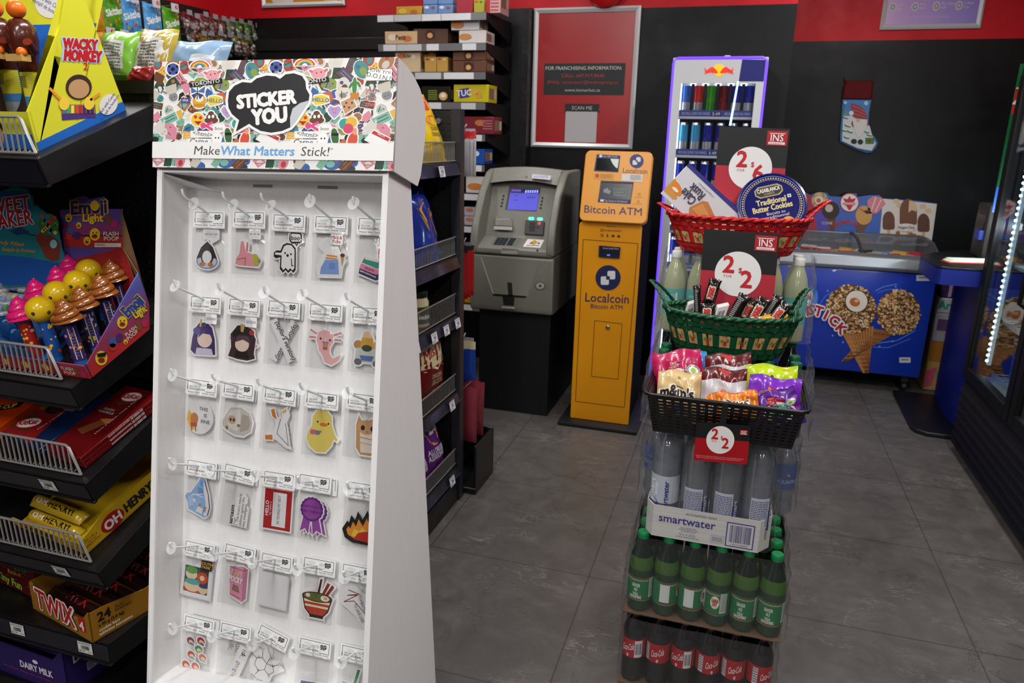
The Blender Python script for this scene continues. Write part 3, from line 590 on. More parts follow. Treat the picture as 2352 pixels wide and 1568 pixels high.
ghost = lambda m: stk(m, [P([(58, 48), (84, 48), (90, 54), (90, 74), (80, 80), (76, 86), (70, 80), (58, 78), (52, 70), (52, 54)], K), P([(60, 52), (82, 52), (86, 56), (86, 72), (60, 74), (56, 68), (56, 56)], '#f4f4f2'), T('boo', 71, 69, 12, K, bold=.03), P([(28, 100), (34, 84), (46, 78), (62, 80), (74, 92), (76, 150), (70, 158), (62, 152), (54, 160), (46, 152), (38, 160), (28, 150), (28, 118), (16, 122), (8, 118), (8, 106), (16, 100)], K), P([(32, 102), (38, 88), (47, 83), (60, 84), (70, 95), (72, 146), (66, 152), (60, 146), (54, 153), (46, 146), (39, 153), (32, 144), (32, 113), (18, 112), (12, 112), (12, 106), (30, 106)], '#f4f4f2'), E(42, 106, 2.4, 3, K), E(60, 108, 2.4, 3, K), E(50, 112, 3.4, 4, K), L_([(62, 120), (64, 140), (70, 138)], 2.4, K)], 4)
kitten = lambda m: stk(m, [P([(38, 62), (48, 76), (66, 74), (80, 66), (100, 100), (92, 110), (104, 150), (92, 168), (50, 168), (36, 150), (34, 110), (32, 88)], '#cf9a68'), P([(44, 104), (90, 108), (96, 160), (50, 162)], '#ece0d2'), E(62, 92, 26, 20, '#d6a473'), E(52, 94, 6, 7, '#2a2420'), E(80, 94, 6, 7, '#2a2420'), E(66, 104, 3, 2.4, '#c87a72'), L_([(46, 120), (88, 124)], 2, '#b88a5c'), L_([(46, 134), (90, 138)], 2, '#c9b49c')], 5)
fine = lambda m: stk(m, [E(47, 112, 43, 46, '#e9e9ea'), P([(6, 120), (12, 92), (22, 104), (30, 96), (40, 124), (36, 146), (20, 150)], '#e8b83c'), E(30, 116, 13, 17, '#c8762c'), P([(18, 128), (40, 126), (40, 138), (20, 140)], '#b5442c'), L_([(24, 138), (24, 152)], 2.5, '#8a2c24'), L_([(36, 138), (38, 152)], 2.5, '#8a2c24'), T('THIS', 58, 90, 10, '#333333', rot=.06), T('IS', 66, 108, 10, '#333333'), T('FINE.', 68, 126, 10, '#333333')], 1.5)
catbox = lambda m: stk(m, [P([(14, 96), (28, 74), (60, 70), (88, 84), (98, 108), (94, 136), (74, 150), (46, 150), (20, 140), (6, 130), (4, 116)], '#cfc9c2'), P([(18, 98), (30, 80), (58, 76), (62, 112), (52, 140), (24, 132)], '#e3dfd8'), P([(62, 112), (66, 88), (86, 92), (92, 112), (86, 130), (62, 140)], '#b3a99c'), E(34, 108, 13, 12, '#c9a98c'), E(30, 108, 3.4, 4, '#3a342c'), E(40, 108, 3.4, 4, '#3a342c'), E(56, 122, 5, 4, '#8a7258'), E(20, 132, 4, 5, '#8a7258')], 5.5)
blank = lambda m: (m.rect(6, 62, 94, 160, '#d6d6d9', 0), m.rect(2, 58, 90, 156, '#f0f0f1', 1))
photo = lambda m: (m.rect(2, 70, 100, 170, '#dcdce0', 0), m.rect(-2, 66, 96, 166, '#f2f2f4', 1), m.rect(8, 76, 86, 154, '#33413a', 2), m.disk(30, 100, 19, '#f0d9b4', 3, 17), m.disk(30, 88, 19, '#58a83c', 4, 11), m.disk(66, 106, 18, '#cf4a26', 3, 18), m.disk(66, 106, 8, '#ecd2a8', 4), m.disk(36, 134, 27, '#ecd2a8', 5, 18), m.disk(36, 122, 25, '#46a8a8', 6, 9), m.disk(36, 146, 30, '#c8381e', 4, 9), m.disk(72, 140, 15, '#e9cfa4', 6, 13), m.disk(72, 129, 15, '#33407a', 7, 6))
pengu = lambda m: stk(m, [P([(36, 48), (74, 50), (78, 56), (78, 74), (70, 80), (58, 86), (56, 78), (34, 74), (32, 54)], '#eeeef0'), P([(38, 54), (70, 55), (72, 74), (40, 73)], '#e2e2e6'), T('eat the rich', 55, 66, 6, '#444444'), E(44, 140, 34, 22, '#6f93cc'), E(44, 140, 30, 18, '#c9ccd4'), P([(44, 84), (62, 100), (76, 132), (66, 130), (58, 146), (30, 146), (24, 130), (10, 134), (24, 102)], '#26262a'), E(44, 128, 15, 18, '#e9e9ec'), E(30, 148, 9, 6, '#c8742a'), E(56, 149, 9, 6, '#c8742a')], 4)
pinkb = lambda m: stk(m, [P([(24, 84), (32, 82), (40, 112), (62, 118), (84, 140), (80, 152), (20, 150), (8, 146), (12, 128), (20, 118)], '#e59aa0'), P([(42, 84), (48, 88), (46, 112), (40, 110)], '#d87f88'), P([(62, 118), (72, 116), (88, 134), (84, 146), (66, 148)], '#b4bb3c'), E(82, 136, 5, 5, '#9a7ab8'), L_([(14, 134), (40, 128), (38, 150)], 1.6, '#a85a60')], 4)
bluew = lambda m: stk(m, [P([(24, 70), (40, 62), (60, 66), (74, 96), (84, 108), (94, 118), (86, 134), (82, 162), (20, 164), (14, 140), (26, 120), (36, 100), (20, 84)], '#eeeeef'), P([(36, 118), (74, 118), (78, 156), (22, 158), (24, 140)], '#7fa2dc'), P([(40, 104), (70, 106), (72, 118), (36, 116)], '#d8965a'), L_([(38, 110), (72, 112)], 2, '#f2ece0'), B(48, 126, 66, 142, '#6c8fcc'), P([(80, 104), (92, 104), (86, 134)], '#c9a04a'), E(86, 104, 7, 5, '#5a3424')], 4.5)
purph = lambda m: stk(m, [P([(30, 78), (52, 74), (72, 88), (82, 120), (86, 164), (20, 168), (6, 156), (10, 122), (16, 96)], '#3a2a66'), E(50, 122, 24, 24, '#ecd2c4'), P([(28, 120), (36, 92), (62, 90), (78, 128), (66, 108), (44, 106)], '#463476'), E(24, 100, 12, 10, '#5a4a94'), P([(34, 66), (40, 66), (38, 88), (32, 88)], '#c9a85c'), P([(26, 148), (74, 148), (80, 166), (22, 168)], '#cfc4dc')], 4.5)
darkh = lambda m: stk(m, [P([(10, 102), (24, 84), (48, 76), (76, 86), (90, 110), (86, 150), (90, 164), (66, 172), (34, 170), (6, 164), (14, 138)], '#3c2c30'), P([(16, 96), (30, 76), (62, 72), (76, 84), (78, 104), (46, 98), (18, 108)], '#1f1a1c'), E(48, 128, 22, 20, '#eed2c2'), P([(24, 124), (34, 104), (66, 104), (74, 124), (50, 114)], '#5a3f4a'), P([(40, 70), (54, 72), (50, 94), (42, 92)], '#c2a468'), E(76, 92, 8, 8, '#b02c28'), P([(30, 148), (66, 148), (72, 166), (26, 164)], '#20181a'), E(10, 112, 3, 3, '#e8a8b0'), E(92, 128, 4, 4, '#e8a8b0')], 4)
group5 = lambda m: stk(m, [E(50, 80, 14, 14, '#e9c8a0'), E(24, 104, 13, 12, '#b98a5c'), E(78, 104, 13, 12, '#d9b08a'), P([(34, 84), (66, 84), (70, 112), (30, 112)], '#d9a43c'), P([(20, 112), (80, 112), (84, 150), (16, 150)], '#c9cfc4'), E(50, 112, 15, 9, '#3a4a34'), E(26, 150, 11, 9, '#6a6a70'), E(80, 152, 11, 9, '#6a6a70'), P([(30, 132), (72, 132), (66, 146), (36, 146)], '#5a7ab0')], 5)
purpc = lambda m: stk(m, [P([(16, 128), (84, 122), (100, 180), (12, 182)], '#5a4aa0')], 4)
straw = lambda m: stk(m, [P([(54, 66), (62, 66), (52, 112), (44, 112)], '#3a9a5c'), P([(12, 108), (80, 116), (78, 178), (10, 172)], '#a8cdea'), P([(16, 130), (78, 136), (77, 156), (14, 150)], '#d98a4a')], 5)
PK = [
 # row, col, card top-left px, tilt, label, sticker, extra, spare cards behind
 (0, 0, 447, 484, .0, 'pack of a black and white bird sticker at the top left', pengu, None, None, 172),
 (0, 1, 538, 484, .0, 'pack of a pink figure sticker with a lime patch, top row second peg', pinkb, tagart('•••', '#7aa03c', '#f0f0ee'), None, 174),
 (0, 2, 628, 490, .02, 'pack of a white ghost sticker saying boo', ghost, None, [(2.5, 1.5)], 172),
 (0, 3, 724, 494, .01, 'pack of a blue and white sticker with a red lettered tag, top row', bluew, tagart('Max &', '#c8302c', '#f4f4f2', two='Ruby'), [(1.5, 1)], 176),
 (0, 4, 823, 498, .02, 'pack of a stacked books sticker at the right end of the top row', books, None, None, 176),
 (1, 0, 439, 677, .02, 'pack of a purple haired portrait sticker at the left of the second row', purph, tagart('GENSHIN', '#3a4a7a', '#f2f2f4', x=54), None, 176),
 (1, 1, 527, 683, .03, 'pack of a dark hatted portrait sticker, second row', darkh, tagart('GENSHIN', '#3a4a7a', '#f2f2f4', x=58), None, 172),
 (1, 2, 617, 687, .03, 'pack of two crossed white lettered strips, second row centre', taylor, None, [(3, 2), (5, 3)], 178),
 (1, 3, 712, 694, .02, 'pack of a pink axolotl sticker holding a bubble tea', axo, None, [(1.5, 1)], 178),
 (1, 4, 809, 701, .02, 'pack of a crowded group sticker at the right of the second row', group5, None, None, 178),
 (2, 0, 431, 866, .04, 'pack of a round sticker reading this is fine', fine, None, None, 170),
 (2, 1, 515, 873, .05, 'pack of a grey rounded cat photo sticker, third row', catbox, None, [(2, 2)], 172),
 (2, 2, 609, 884, .05, 'pack of a white bird sticker with orange feet, third row', bird, None, [(2.5, 1.5), (4, 2)], 178),
 (2, 3, 704, 895, .03, 'pack of a yellow duck sticker with a knife', duck, None, [(1.5, 1.5)], 178),
 (2, 4, 799, 898, .04, 'pack of a ginger kitten photo sticker', kitten, None, None, 178),
 (3, 0, 431, 1051, .06, 'pack of a light blue high top shoe sticker', shoe, None, [(3, 1)], 176),
 (3, 1, 518, 1060, .12, 'pack of white cards printed with the word sarcasm', sarcasm, None, [(4, 2), (6, 3)], 180),
 (3, 2, 607, 1077, .04, 'pack of a red name badge sticker reading hello', hello, None, [(2, 1)], 178),
 (3, 3, 688, 1084, .04, 'pack of a purple rosette sticker', lambda m: (ribbon(m, 12, 4, 1), ribbon(m, 0, 0, 8), m.text('I GOT OUT OF', 46, 94, 6.5, '#3a1a4a', 15), m.text('BED TODAY', 46, 108, 7, '#3a1a4a', 15)), None, [(14, 5)], 184),
 (3, 4, 798, 1101, .04, 'pack of a flaming red sticker at the right edge', flames, None, [(2, 2)], 182),
 (4, 0, 427, 1236, .08, 'pack of a square photo sticker of coloured faces, fifth row', photo, tagart('SOUTH', '#e0a83c', '#161616', x=62, two='PARK'), [(3, 2)], 176),
 (4, 1, 519, 1243, .10, 'pack of a pink snack box sticker', pocky, None, [(3, 0)], 178),
 (4, 2, 602, 1264, .07, 'pack of a plain white square sticker, fifth row', blank, None, [(3, 2)], 178),
 (4, 3, 698, 1274, .04, 'pack of a ramen bowl sticker', bowl, None, [(2, 1)], 182),
 (4, 4, 787, 1289, .05, 'pack of a white sticker with a red heartbeat line', ecg, None, [(2, 1)], 178),
 (5, 0, 426, 1408, .08, 'pack of small red and green round stickers, bottom row left', lives6, None, [(18, -6), (22, 6)], 176),
 (5, 1, 509, 1424, .07, 'pack of a rainbow lettered strip sticker, bottom row', idk, None, None, 178),
 (5, 2, 600, 1428, .32, 'tilted pack of a chemical formula sticker, bottom row', caff, None, [(3, 2)], 180),
 (5, 3, 689, 1459, .06, 'pack of a violet sticker on the bottom row', purpc, None, [(2, 2)], 186),
 (5, 4, 785, 1475, .05, 'pack of a drink carton sticker with a green straw', straw, None, [(2, 2)], 182)]
for i, j, x, y, r_, lab, fn, ex, bk, bot in PK: pack(i, j, x, y, r_, lab, fn, ex, bk, bot)
# ================================================================ end-of-aisle candy shelves
STEEL = C('#b3b0ac', .32, m=.55); SHM = NT('black_shelf_paint', .38); _c = SHM.co('Object')
SHM.l(SHM.ramp(SHM.noise(_c, 120, 3), [(.35, '#0b0b0c'), (.68, '#0e0e10'), (.8, '#222224')]), SHM.b.inputs['Base Color']); SHM.l(SHM.ramp(SHM.noise(_c, 14, 3), [(.3, .3), (.7, .5)]), SHM.b.inputs['Roughness']); SHM = SHM.m
PERF = NT('perforated_panel', .5); _c = PERF.co('Object'); _s = PERF.n('ShaderNodeSeparateXYZ'); PERF.l(_c, _s.inputs[0])
def _cell(o, p): return PERF.math('ABSOLUTE', PERF.math('SUBTRACT', PERF.math('FRACT', PERF.math('ADD', PERF.math('MULTIPLY', o, 1 / p), 50.)), .5))
_h = PERF.math('ADD', PERF.math('POWER', _cell(PERF.math('ADD', _s.outputs[0], _s.outputs[1]), .025), 2.), PERF.math('POWER', _cell(_s.outputs[2], .025), 2.))
_k = PERF.ramp(_h, [(.018, 1.), (.03, 0.)]); PERF.l(PERF.mix(_k, '#0f0f10', '#020202'), PERF.b.inputs['Base Color']); PERF.bump(_k, .8, -.003); PERF = PERF.m
c20, s20 = math.cos(math.radians(20)), math.sin(math.radians(20))
EX, EY, EXL, ED = -1.37, 1.175, -2.35, .375
ESZ = [1.484, .992, .76, .528]
class SF:  # a shelf's own axes: x along, s back up the slope, n off the surface
    def __init__(q, z, c=c20, s=s20, y=EY): q.o = V((0, y, z)); q.s = V((0, c, s)); q.n = V((0, -s, c)); q.x = V((1, 0, 0))
    def p(q, x, s, n=0.): return q.o + q.x * x + q.s * s + q.n * n
    def px(q, x, y, n=0.):
        P_ = onplane(x, y, q.o + q.n * n, q.n); return P_.x, (P_ - q.o).dot(q.s)
    def up(q, x, y, X):  # point on the vertical-to-shelf plane x = X
        return at(x, y, X=X)
def hexb(m, O, U, W_, N, mat, faces=None):
    U, W_, N = V(U), V(W_), V(N); p = [O, O + U, O + U + W_, O + W_]; return m.hexa(p + [q + N for q in p], mat)
def fence(parent, q, x0, x1, s=.02, h=.072, pitch=.0155, lean=-.022, ret=.05, r=.0021):
    m = MB(); n = int((x1 - x0) / pitch)
    bot = [q.p(x0, s, .004), q.p(x1, s, .004)]; top = [q.p(x0, s - lean, h), q.p(x1 - .03, s - lean, h), q.p(x1 - .022, s - lean * .9, h * .93), q.p(x1, s, .004)]
    m.tube(top, r * 1.6, STEEL, 6); m.tube(bot, r * 1.3, STEEL, 6)
    for i in range(n):
        x = x1 - .026 - i * pitch
        if x > x0: m.tube([q.p(x, s + .012, .004), q.p(x, s, .004), q.p(x - .0, s - lean, h)], r, STEEL, 5)
    return m.build('wire_fence', parent)
def ptag(parent, q, x, w=.045, h=.032, n0=-.006, price='$3.09', s=-.0032, lip=None):
    m = MB(); d = q.n; f = q.p(x, s, n0)
    m.frame(f, f + q.x * w, f + q.x * w - d * h, f - d * h, 45, 32, dz=.0005)
    m.rect(0, 0, 45, 32, '#dcdcd8', 1); m.mlines(2, 2, 42, 8, 2, '#777777', 2, seed=int(abs(x) * 100)); m.bars(11, 10, 36, 21, '#444444', 2, seed=int(abs(x) * 99)); m.text(price, 3, 29, 6, '#333333', 2, al='l'); m.text('85.00', 42, 28, 3.5, '#555555', 2, al='r')
    return m.build('price_tag', parent, smooth=0)
cap = thing('candy_shelf_unit', 'black end-of-aisle shelf unit with five sloping candy shelves', 'shelf unit', (-1.86, 1.5, 0))
m = MB(); m.box((EXL, 1.545, .0), (EX + .02, 1.56, 1.655), PERF); m.box((EX - .03, 1.53, 0), (EX + .02, 1.56, 1.655), SHM); m.box((EXL, 1.52, 1.63), (EX + .02, 1.57, 1.66), SHM); m.build('back_panel', cap)
ESH = [SF(z) for z in ESZ] + [SF(.327, 1, 0)]
TAGS = [[], [(-1.72, '$2.49')], [(-1.515, '$3.09')], [(-1.52, '$3.09')], [(-1.69, '$2.99'), (-1.47, '$4.29')]]
for i, q in enumerate(ESH):
    m = MB(); th = .058; dpt = ED if i < 4 else .42
    hexb(m, q.p(EXL, 0, -.004), V((EX - EXL, 0, 0)), q.s * dpt, q.n * .004, SHM)
    hexb(m, q.p(EXL, 0, -th), V((EX - EXL - .004, 0, 0)), q.s * .003, q.n * (th - .004), SHM)
    hexb(m, q.p(EXL, -.006, -th - .003), V((EX - EXL, 0, 0)), q.s * .012, q.n * .006, SHM)
    m.slab([q.p(EX, 0, 0), q.p(EX, 0, -th), q.p(EX, dpt, -th - .02), q.p(EX, dpt, 0)][::-1], V((-.003, 0, 0)), SHM)
    sh = m.build('shelf', cap, smooth=0, bevel=.0015)
    if i < 4: fence(sh, q, EXL, (-1.392, -1.415, -1.40, -1.41)[i])
    m = MB(); m.quad([q.p(EXL, -.0018, -.006), q.p(EXL, -.0018, -th + .004), q.p(EX - .006, -.0018, -th + .004), q.p(EX - .006, -.0018, -.006)], C('#1a1b22', .12, sp=.8)); m.build('label_strip', sh)
    for x, pr in TAGS[i]: ptag(sh, q, x, n0=-.010, price=pr)
m = MB(); m.box((EXL, 1.2, 0), (EX - .01, 1.54, .1), SHM)
m.build('base_deck', cap)
# ---- yellow toy carton on the top shelf
q = ESH[0]; YEL = '#cfcd2e'; BLU = '#1f63b8'
t = thing('toy_carton', 'open yellow and blue candy toy carton on the top candy shelf', 'carton', q.p(-1.56, .15))
X = -1.41; pts = [at(88, 350, X=X), at(289, 253, X=X), at(195, 0, X=X), at(161, 0, X=X), at(63, 257, X=X)]
top_ = pts[2] + (pts[2] - pts[1]) * .32; tl_ = pts[3] + (pts[3] - pts[4]) * .32
side = [pts[0], pts[1], top_, tl_, pts[4]]
m = MB(); m.slab(side, V((-.004, 0, 0)), C(YEL, .35)); sd = m.build('side_panel', t, smooth=0)
a = MB(); pl = lambda x, y, k=1: at(x, y, X=X) + V((.0004 * k, 0, 0)); a.func(pl)
a.poly([(89, 349), (289, 253), (281, 233), (83, 328)], C(BLU, .35), 1)
for dx, col, k in ((0, '#a9c9e4', 2), (0, '#b9181c', 3)):
    o_ = .18 if k == 2 else .08
    for tx, x, y, h, w_ in (('WACKY', 183, 112, 22, 78), ('MONKEY', 189, 140, 24, 84)): a.text(tx, x, y, h, C(col, .4), k, bold=o_, w=w_ * (1.06 if k == 2 else 1), rot=.06)
a.text('2', 196, 160, 16, '#b9181c', 3, bold=.02)
a.poly([(140, 250), (218, 240), (220, 270), (142, 276)], '#4a2a78', 2); a.poly([(140, 240), (217, 240), (218, 260), (141, 262)], '#8a6a4a', 3)
for i, c in enumerate(('#2f74c8', '#3aa05a', '#e4dc3c', '#c8442c', '#b81c20', '#3c2a66', '#2a1e44', '#2e2a5a')): a.poly([(144 + i * 9, 242), (151 + i * 9, 242), (151 + i * 9, 260), (144 + i * 9, 260)], c, 4)
a.disk(146, 238, 12, '#e9c53c', 5, 15); a.disk(203, 237, 12, '#e9c53c', 5, 15); a.line([(112, 202), (138, 228)], 6, '#e2902c', 5); a.line([(206, 230), (228, 214)], 6, '#e2902c', 5)
a.disk(180, 204, 24, '#b98f62', 4, 22); a.disk(180, 200, 30, '#33201a', 3, 29)
a.disk(248, 240, 20, '#dcd6cf', 4, 25, rot=.5); a.text('Filled with Candy', 246, 240, 6, '#2f5fa8', 5, rot=-.95); a.text('Rempli de bonbons', 254, 246, 6, '#2f5fa8', 5, rot=-.95)
a.build('side_print', sd, smooth=0)
m = MB(); Yb = pts[3].y + .005; tb = lambda x, z: V((x, Yb - .06 + (z - 1.49) * .42, z))
m.slab([tb(-2.0, 1.56), tb(X, 1.56), tb(X, 1.94), tb(-2.0, 1.94)], V((0, .004, 0)), C(YEL, .35)); bp = m.build('back_card', t, smooth=0)
a = MB(); a.frame(tb(-2.0, 1.94), tb(X, 1.94), tb(X, 1.56), tb(-2.0, 1.56), 590, 380); a.rect(0, 168, 590, 380, C(BLU, .35), 1); a.rect(0, 308, 590, 380, '#33241c', 2)
a.disk(440, 125, 44, '#d9d6d0', 2, 26, rot=.4); a.text('Filled with Candy', 440, 122, 9, '#2f5fa8', 3, rot=.4); a.text('Rempli de bonbons', 436, 134, 9, '#2f5fa8', 3, rot=.4); a.build('back_print', bp, smooth=0)
m = MB(); f0, f1 = q.p(-2.0, .045, .002), q.p(X, .045, .002); m.slab([f0, f1, f1 + V((0, -.01, .075)), f0 + V((0, -.01, .075))], V((0, .004, 0)), C(YEL, .35)); fp = m.build('front_lip', t, smooth=0)
a = MB(); a.frame(f0 + V((0, -.01, .075)), f1 + V((0, -.01, .075)), f1, f0, 590, 75); a.rect(0, 45, 590, 75, C(BLU, .35), 1)
for x in (100, 290, 480): a.disk(x, 46, 24, '#b98a64', 2, 26); a.disk(x, 30, 26, '#2a1a14', 1.5, 22)
a.build('lip_print', fp, smooth=0)
BRN = C('#4a1c12', .25, coat=.3); ORG = C('#e06a14', .3)
def toy(x, s, h0):
    o = thing('candy_toy', 'brown capped candy tube in the yellow carton', 'candy toy', q.p(x, s, .0), 'tube toys in the yellow carton')
    ax = (q.n * 1. + V((0, .25, .2))).normalized(); b = q.p(x, s, .012)
    m = MB(); m.lathe([(.0, 0), (.019, .001), (.019, .045), (.019, .046)], C('#dfe4e8', .15, a=.45), 16, b, ax)
    for k in range(26): 
        z = .004 + .04 * (k // 7) / 3; an = k * 2.4; m.ball(b + ax * (z + .006) + V((math.cos(an), math.sin(an) * .8, 0)) * .0125, .0062, ('#3a9a3c', '#d8c42c', '#d83a6a', '#2f74c8', '#e0508c')[k % 5], 8, 6)
    m.build('candy_window', o)
    m = MB(); m.lathe([(.0195, .046), (.0195, .062), (.0195, .0621), (.0195, .115)], [C('#3f86c8', .4), C('#3f86c8', .4), C('#d9cf34', .4)], 18, b, ax, caps=False)
    c_ = b + ax * .09 + V((.0, -.0205, 0)); m.frame(c_ + V((-.012, 0, .014)), c_ + V((.012, 0, .014)), c_ + V((.012, 0, -.014)), c_ + V((-.012, 0, -.014)), 24, 28); m.mlines(2, 2, 20, 26, 6, '#4a4a30', 1, seed=int(x * -50)); m.build('label', o)
    m = MB(); m.lathe([(.0205, .113), (.022, .125), (.021, .135), (.026, .150), (.031, .175), (.029, .2), (.018, .217), (.004, .222)], BRN, 18, b, ax); m.build('cap', o)
    m = MB(); m.tube([b + ax * .15 + V((.025, -.012, 0)), b + ax * .148 + V((.05, -.025, .004)), b + ax * .162 + V((.062, -.045, .006))], [.011, .010, .009], C('#6a2416', .3), 10); m.ball(b + ax * .15 + V((.05, -.052, -.004)), .011, ORG, 12, 8); m.box(b + ax * .135 + V((.014, -.062, -.006)), b + ax * .135 + V((.058, -.04, .008)), '#c9a05c'); m.build('arm', o)
    m = MB(); m.ball(b + ax * .238, .019, ORG, 16, 10); m.build('knob', o)
for x, s in ((-1.585, .10), (-1.515, .16), (-1.66, .10), (-1.60, .18)): toy(x, s, 0)
# ---- bags standing on the aisle behind the end panel
def bag(name, label, base, ux, up, w, h, th, col, art=None, group=None, cat='bag', lean=0, seal=.09, rough=.28, top_col=None, wr=.6, seed=0, puff=1.):
    # a pillow bag: base = middle of the bottom seal, ux across, up along its height
    ux = V(ux).normalized(); up = V(up).normalized(); n = ux.cross(up).normalized(); base = V(base); r = random.Random(seed); ph = [r.uniform(0, 6) for _ in range(6)]
    o = thing(name, label, cat, base, group)
    def prof(u, v):
        e = max(0., (1 - abs(2 * u - 1) ** 2.4)) * max(0., 1 - abs(2 * min(max((v - seal * .5) / (1 - seal), 0), 1) - 1) ** 3.2)
        return e ** .6
    def fr(sgn):
        def f(u, v):
            p = prof(u, v); wv = w * (1 - .10 * p * puff)
            wob = .004 * wr * (math.sin(17 * u + 9 * v + ph[0]) * math.sin(11 * v - 5 * u + ph[1])) * (1 if .03 < u < .97 else 0) * min(1, p * 2 + .25)
            return base + ux * ((u - .5) * wv) + up * (v * h + .004 * wr * math.sin(9 * u + ph[2]) * (v > .5)) + n * (sgn * (th * .5 * p + .0006) + wob)
        return f
    m = MB(); M1 = C(col, rough, coat=.3) if isinstance(col, str) else col
    mm = (lambda u, v: C(top_col[1], rough, coat=.3) if v > top_col[0] else M1) if top_col else M1
    m.grid(fr(1), 18, 20, mm); k = len(m.f)
    g = fr(-1); m.grid(lambda u, v: g(1 - u, v), 10, 12, mm); m.build('pouch', o, smooth=60)
    if art:
        a = MB(); f1 = fr(1); a.func(lambda x, y, k=1: f1(min(max(x / 100, 0), 1), 1 - y / 100) + n * (.0007 * k)); art(a); a.build('print', o, smooth=0)
    return o
def gpoly(a, x0, y0, x1, y1, col, k=1, nx=6, ny=6):  # printed panel that follows the bulge
    for i in range(nx):
        for j in range(ny):
            u0, u1, v0, v1 = x0 + (x1 - x0) * i / nx, x0 + (x1 - x0) * (i + 1) / nx, y0 + (y1 - y0) * j / ny, y0 + (y1 - y0) * (j + 1) / ny
            a.poly([(u0, v0), (u1, v0), (u1, v1), (u0, v1)], col, k)
def nutri(a): gpoly(a, 22, 22, 78, 86, '#c9cac6', 1); a.mlines(27, 28, 72, 80, 9, '#6a6a6a', 2, seed=4)
top_bags = [('bag_green', 'snack_bag', 'lime green snack bag showing its back label, on top of the aisle shelves', (276, 192), .125, .145, '#7ab83a', nutri, -.05),
            ('bag_gold', 'snack_bag', 'gold and white snack bag on top of the aisle, beside the lime green one', (348, 194), .12, .15, '#b09a3e', lambda a: (gpoly(a, 6, 8, 94, 92, '#dcdcd8', .6, 8, 8), nutri(a)), .12),
            ('bag_silver', 'snack_bag', 'pale blue foil snack bag right of the gold one, top of the aisle shelves', (440, 196), .17, .12, '#7f9cb8', lambda a: gpoly(a, 50, 40, 90, 90, '#c8d0d6', 1), .3)]
for _, nm, lab, (px, py), w, h, col, art, ln in top_bags:
    b = at(px, py, Y=1.72); b.z = 1.662
    bag(nm, lab, b, (1, .05, 0), (ln, .25, 1), w, h, .07, col, art, 'snack bags on top of the aisle', seed=px)
bag('snack_bag', 'small dark red snack bag lying between the lime and gold bags', V((at(315, 192, Y=1.66).x, 1.66, 1.662)), (1, .1, 0), (.3, .35, .8), .07, .05, .03, '#8c1f22', None, None, seed=9)
# ---- second shelf: teal card with ball-filled tubes, lit pops
q = ESH[1]
t = thing('toy_carton', 'teal and blue candy toy carton with a card header, second candy shelf', 'carton', q.p(-1.75, .2))
hp = lambda x, y: at(x, y, Y=1.40)
m = MB(); m.slab([hp(-40, 660), hp(150, 655), hp(150, 600), hp(140, 570), hp(132, 530), hp(100, 486), hp(82, 470), hp(78, 474), hp(72, 448), hp(60, 433), hp(30, 429), hp(0, 440), hp(-40, 450)], V((0, .004, 0)), C('#1f7a80', .45)); bk = m.build('back_card', t, smooth=0)
a = MB(); a.func(lambda x, y, k=1: hp(x, y) + V((0, -.0005 * k, 0)))
a.poly([(-40, 655), (150, 655), (148, 606), (60, 590), (-40, 582)], '#1b4f9c', 1)
a.poly([(-40, 452), (10, 440), (60, 440), (70, 470), (74, 505), (40, 522), (-40, 530)], '#1c5f9e', 1)
for tx, x, y, h, w_, r_ in (('SWEET', 18, 488, 34, 106, -.12), ('SOAKER', 18, 522, 32, 120, -.16)): a.text(tx, x, y, h, '#cfd6dc', 2, rot=r_, bold=.09, w=w_); a.text(tx, x, y, h, '#a01c1c', 3, rot=r_, bold=.03, w=w_)
a.text('Candy Filled', 20, 562, 9, '#d88a4a', 2, rot=.1, shear=.2, bold=.02, w=72); a.text('Remplis de Bonbons', 44, 578, 8, '#d88a4a', 2, rot=.06, shear=.2, bold=.02, w=76)
a.poly([(84, 540), (96, 530), (104, 536), (128, 546), (140, 560), (136, 596), (120, 600), (104, 590), (96, 570), (84, 552)], '#7a3424', 2); a.disk(112, 516, 24, '#3a6a3a', 2, 26)
for i in range(22): a.disk(98 + (i * 7) % 32, 496 + (i * 11) % 40, 4.5, ('#c83a2c', '#3f9a44', '#e0c43c', '#3a7ac0')[i % 4], 3)
a.disk(124, 560, 8, '#7fc4cc', 3, 10); a.line([(30, 530), (82, 541)], 3, '#1c3c66', 3)
a.poly([(22, 530), (48, 520), (70, 534), (40, 540)], '#1c3c66', 2); a.build('card_print', bk, smooth=0)
m = MB(); hexb(m, q.p(-2.2, .05, .001), V((.68, 0, 0)), q.s * .003, q.n * .05, C('#2a5f9e', .45)); hexb(m, q.p(-2.2, .05, .0008), V((.68, 0, 0)), q.s * .26, q.n * .002, C('#2a5f9e', .45)); m.build('tray', t)
TUBE = C('#dfe8ee', .12, a=.28, sp=.6); BLUE_T = C('#1558a0', .2, tr=.4)
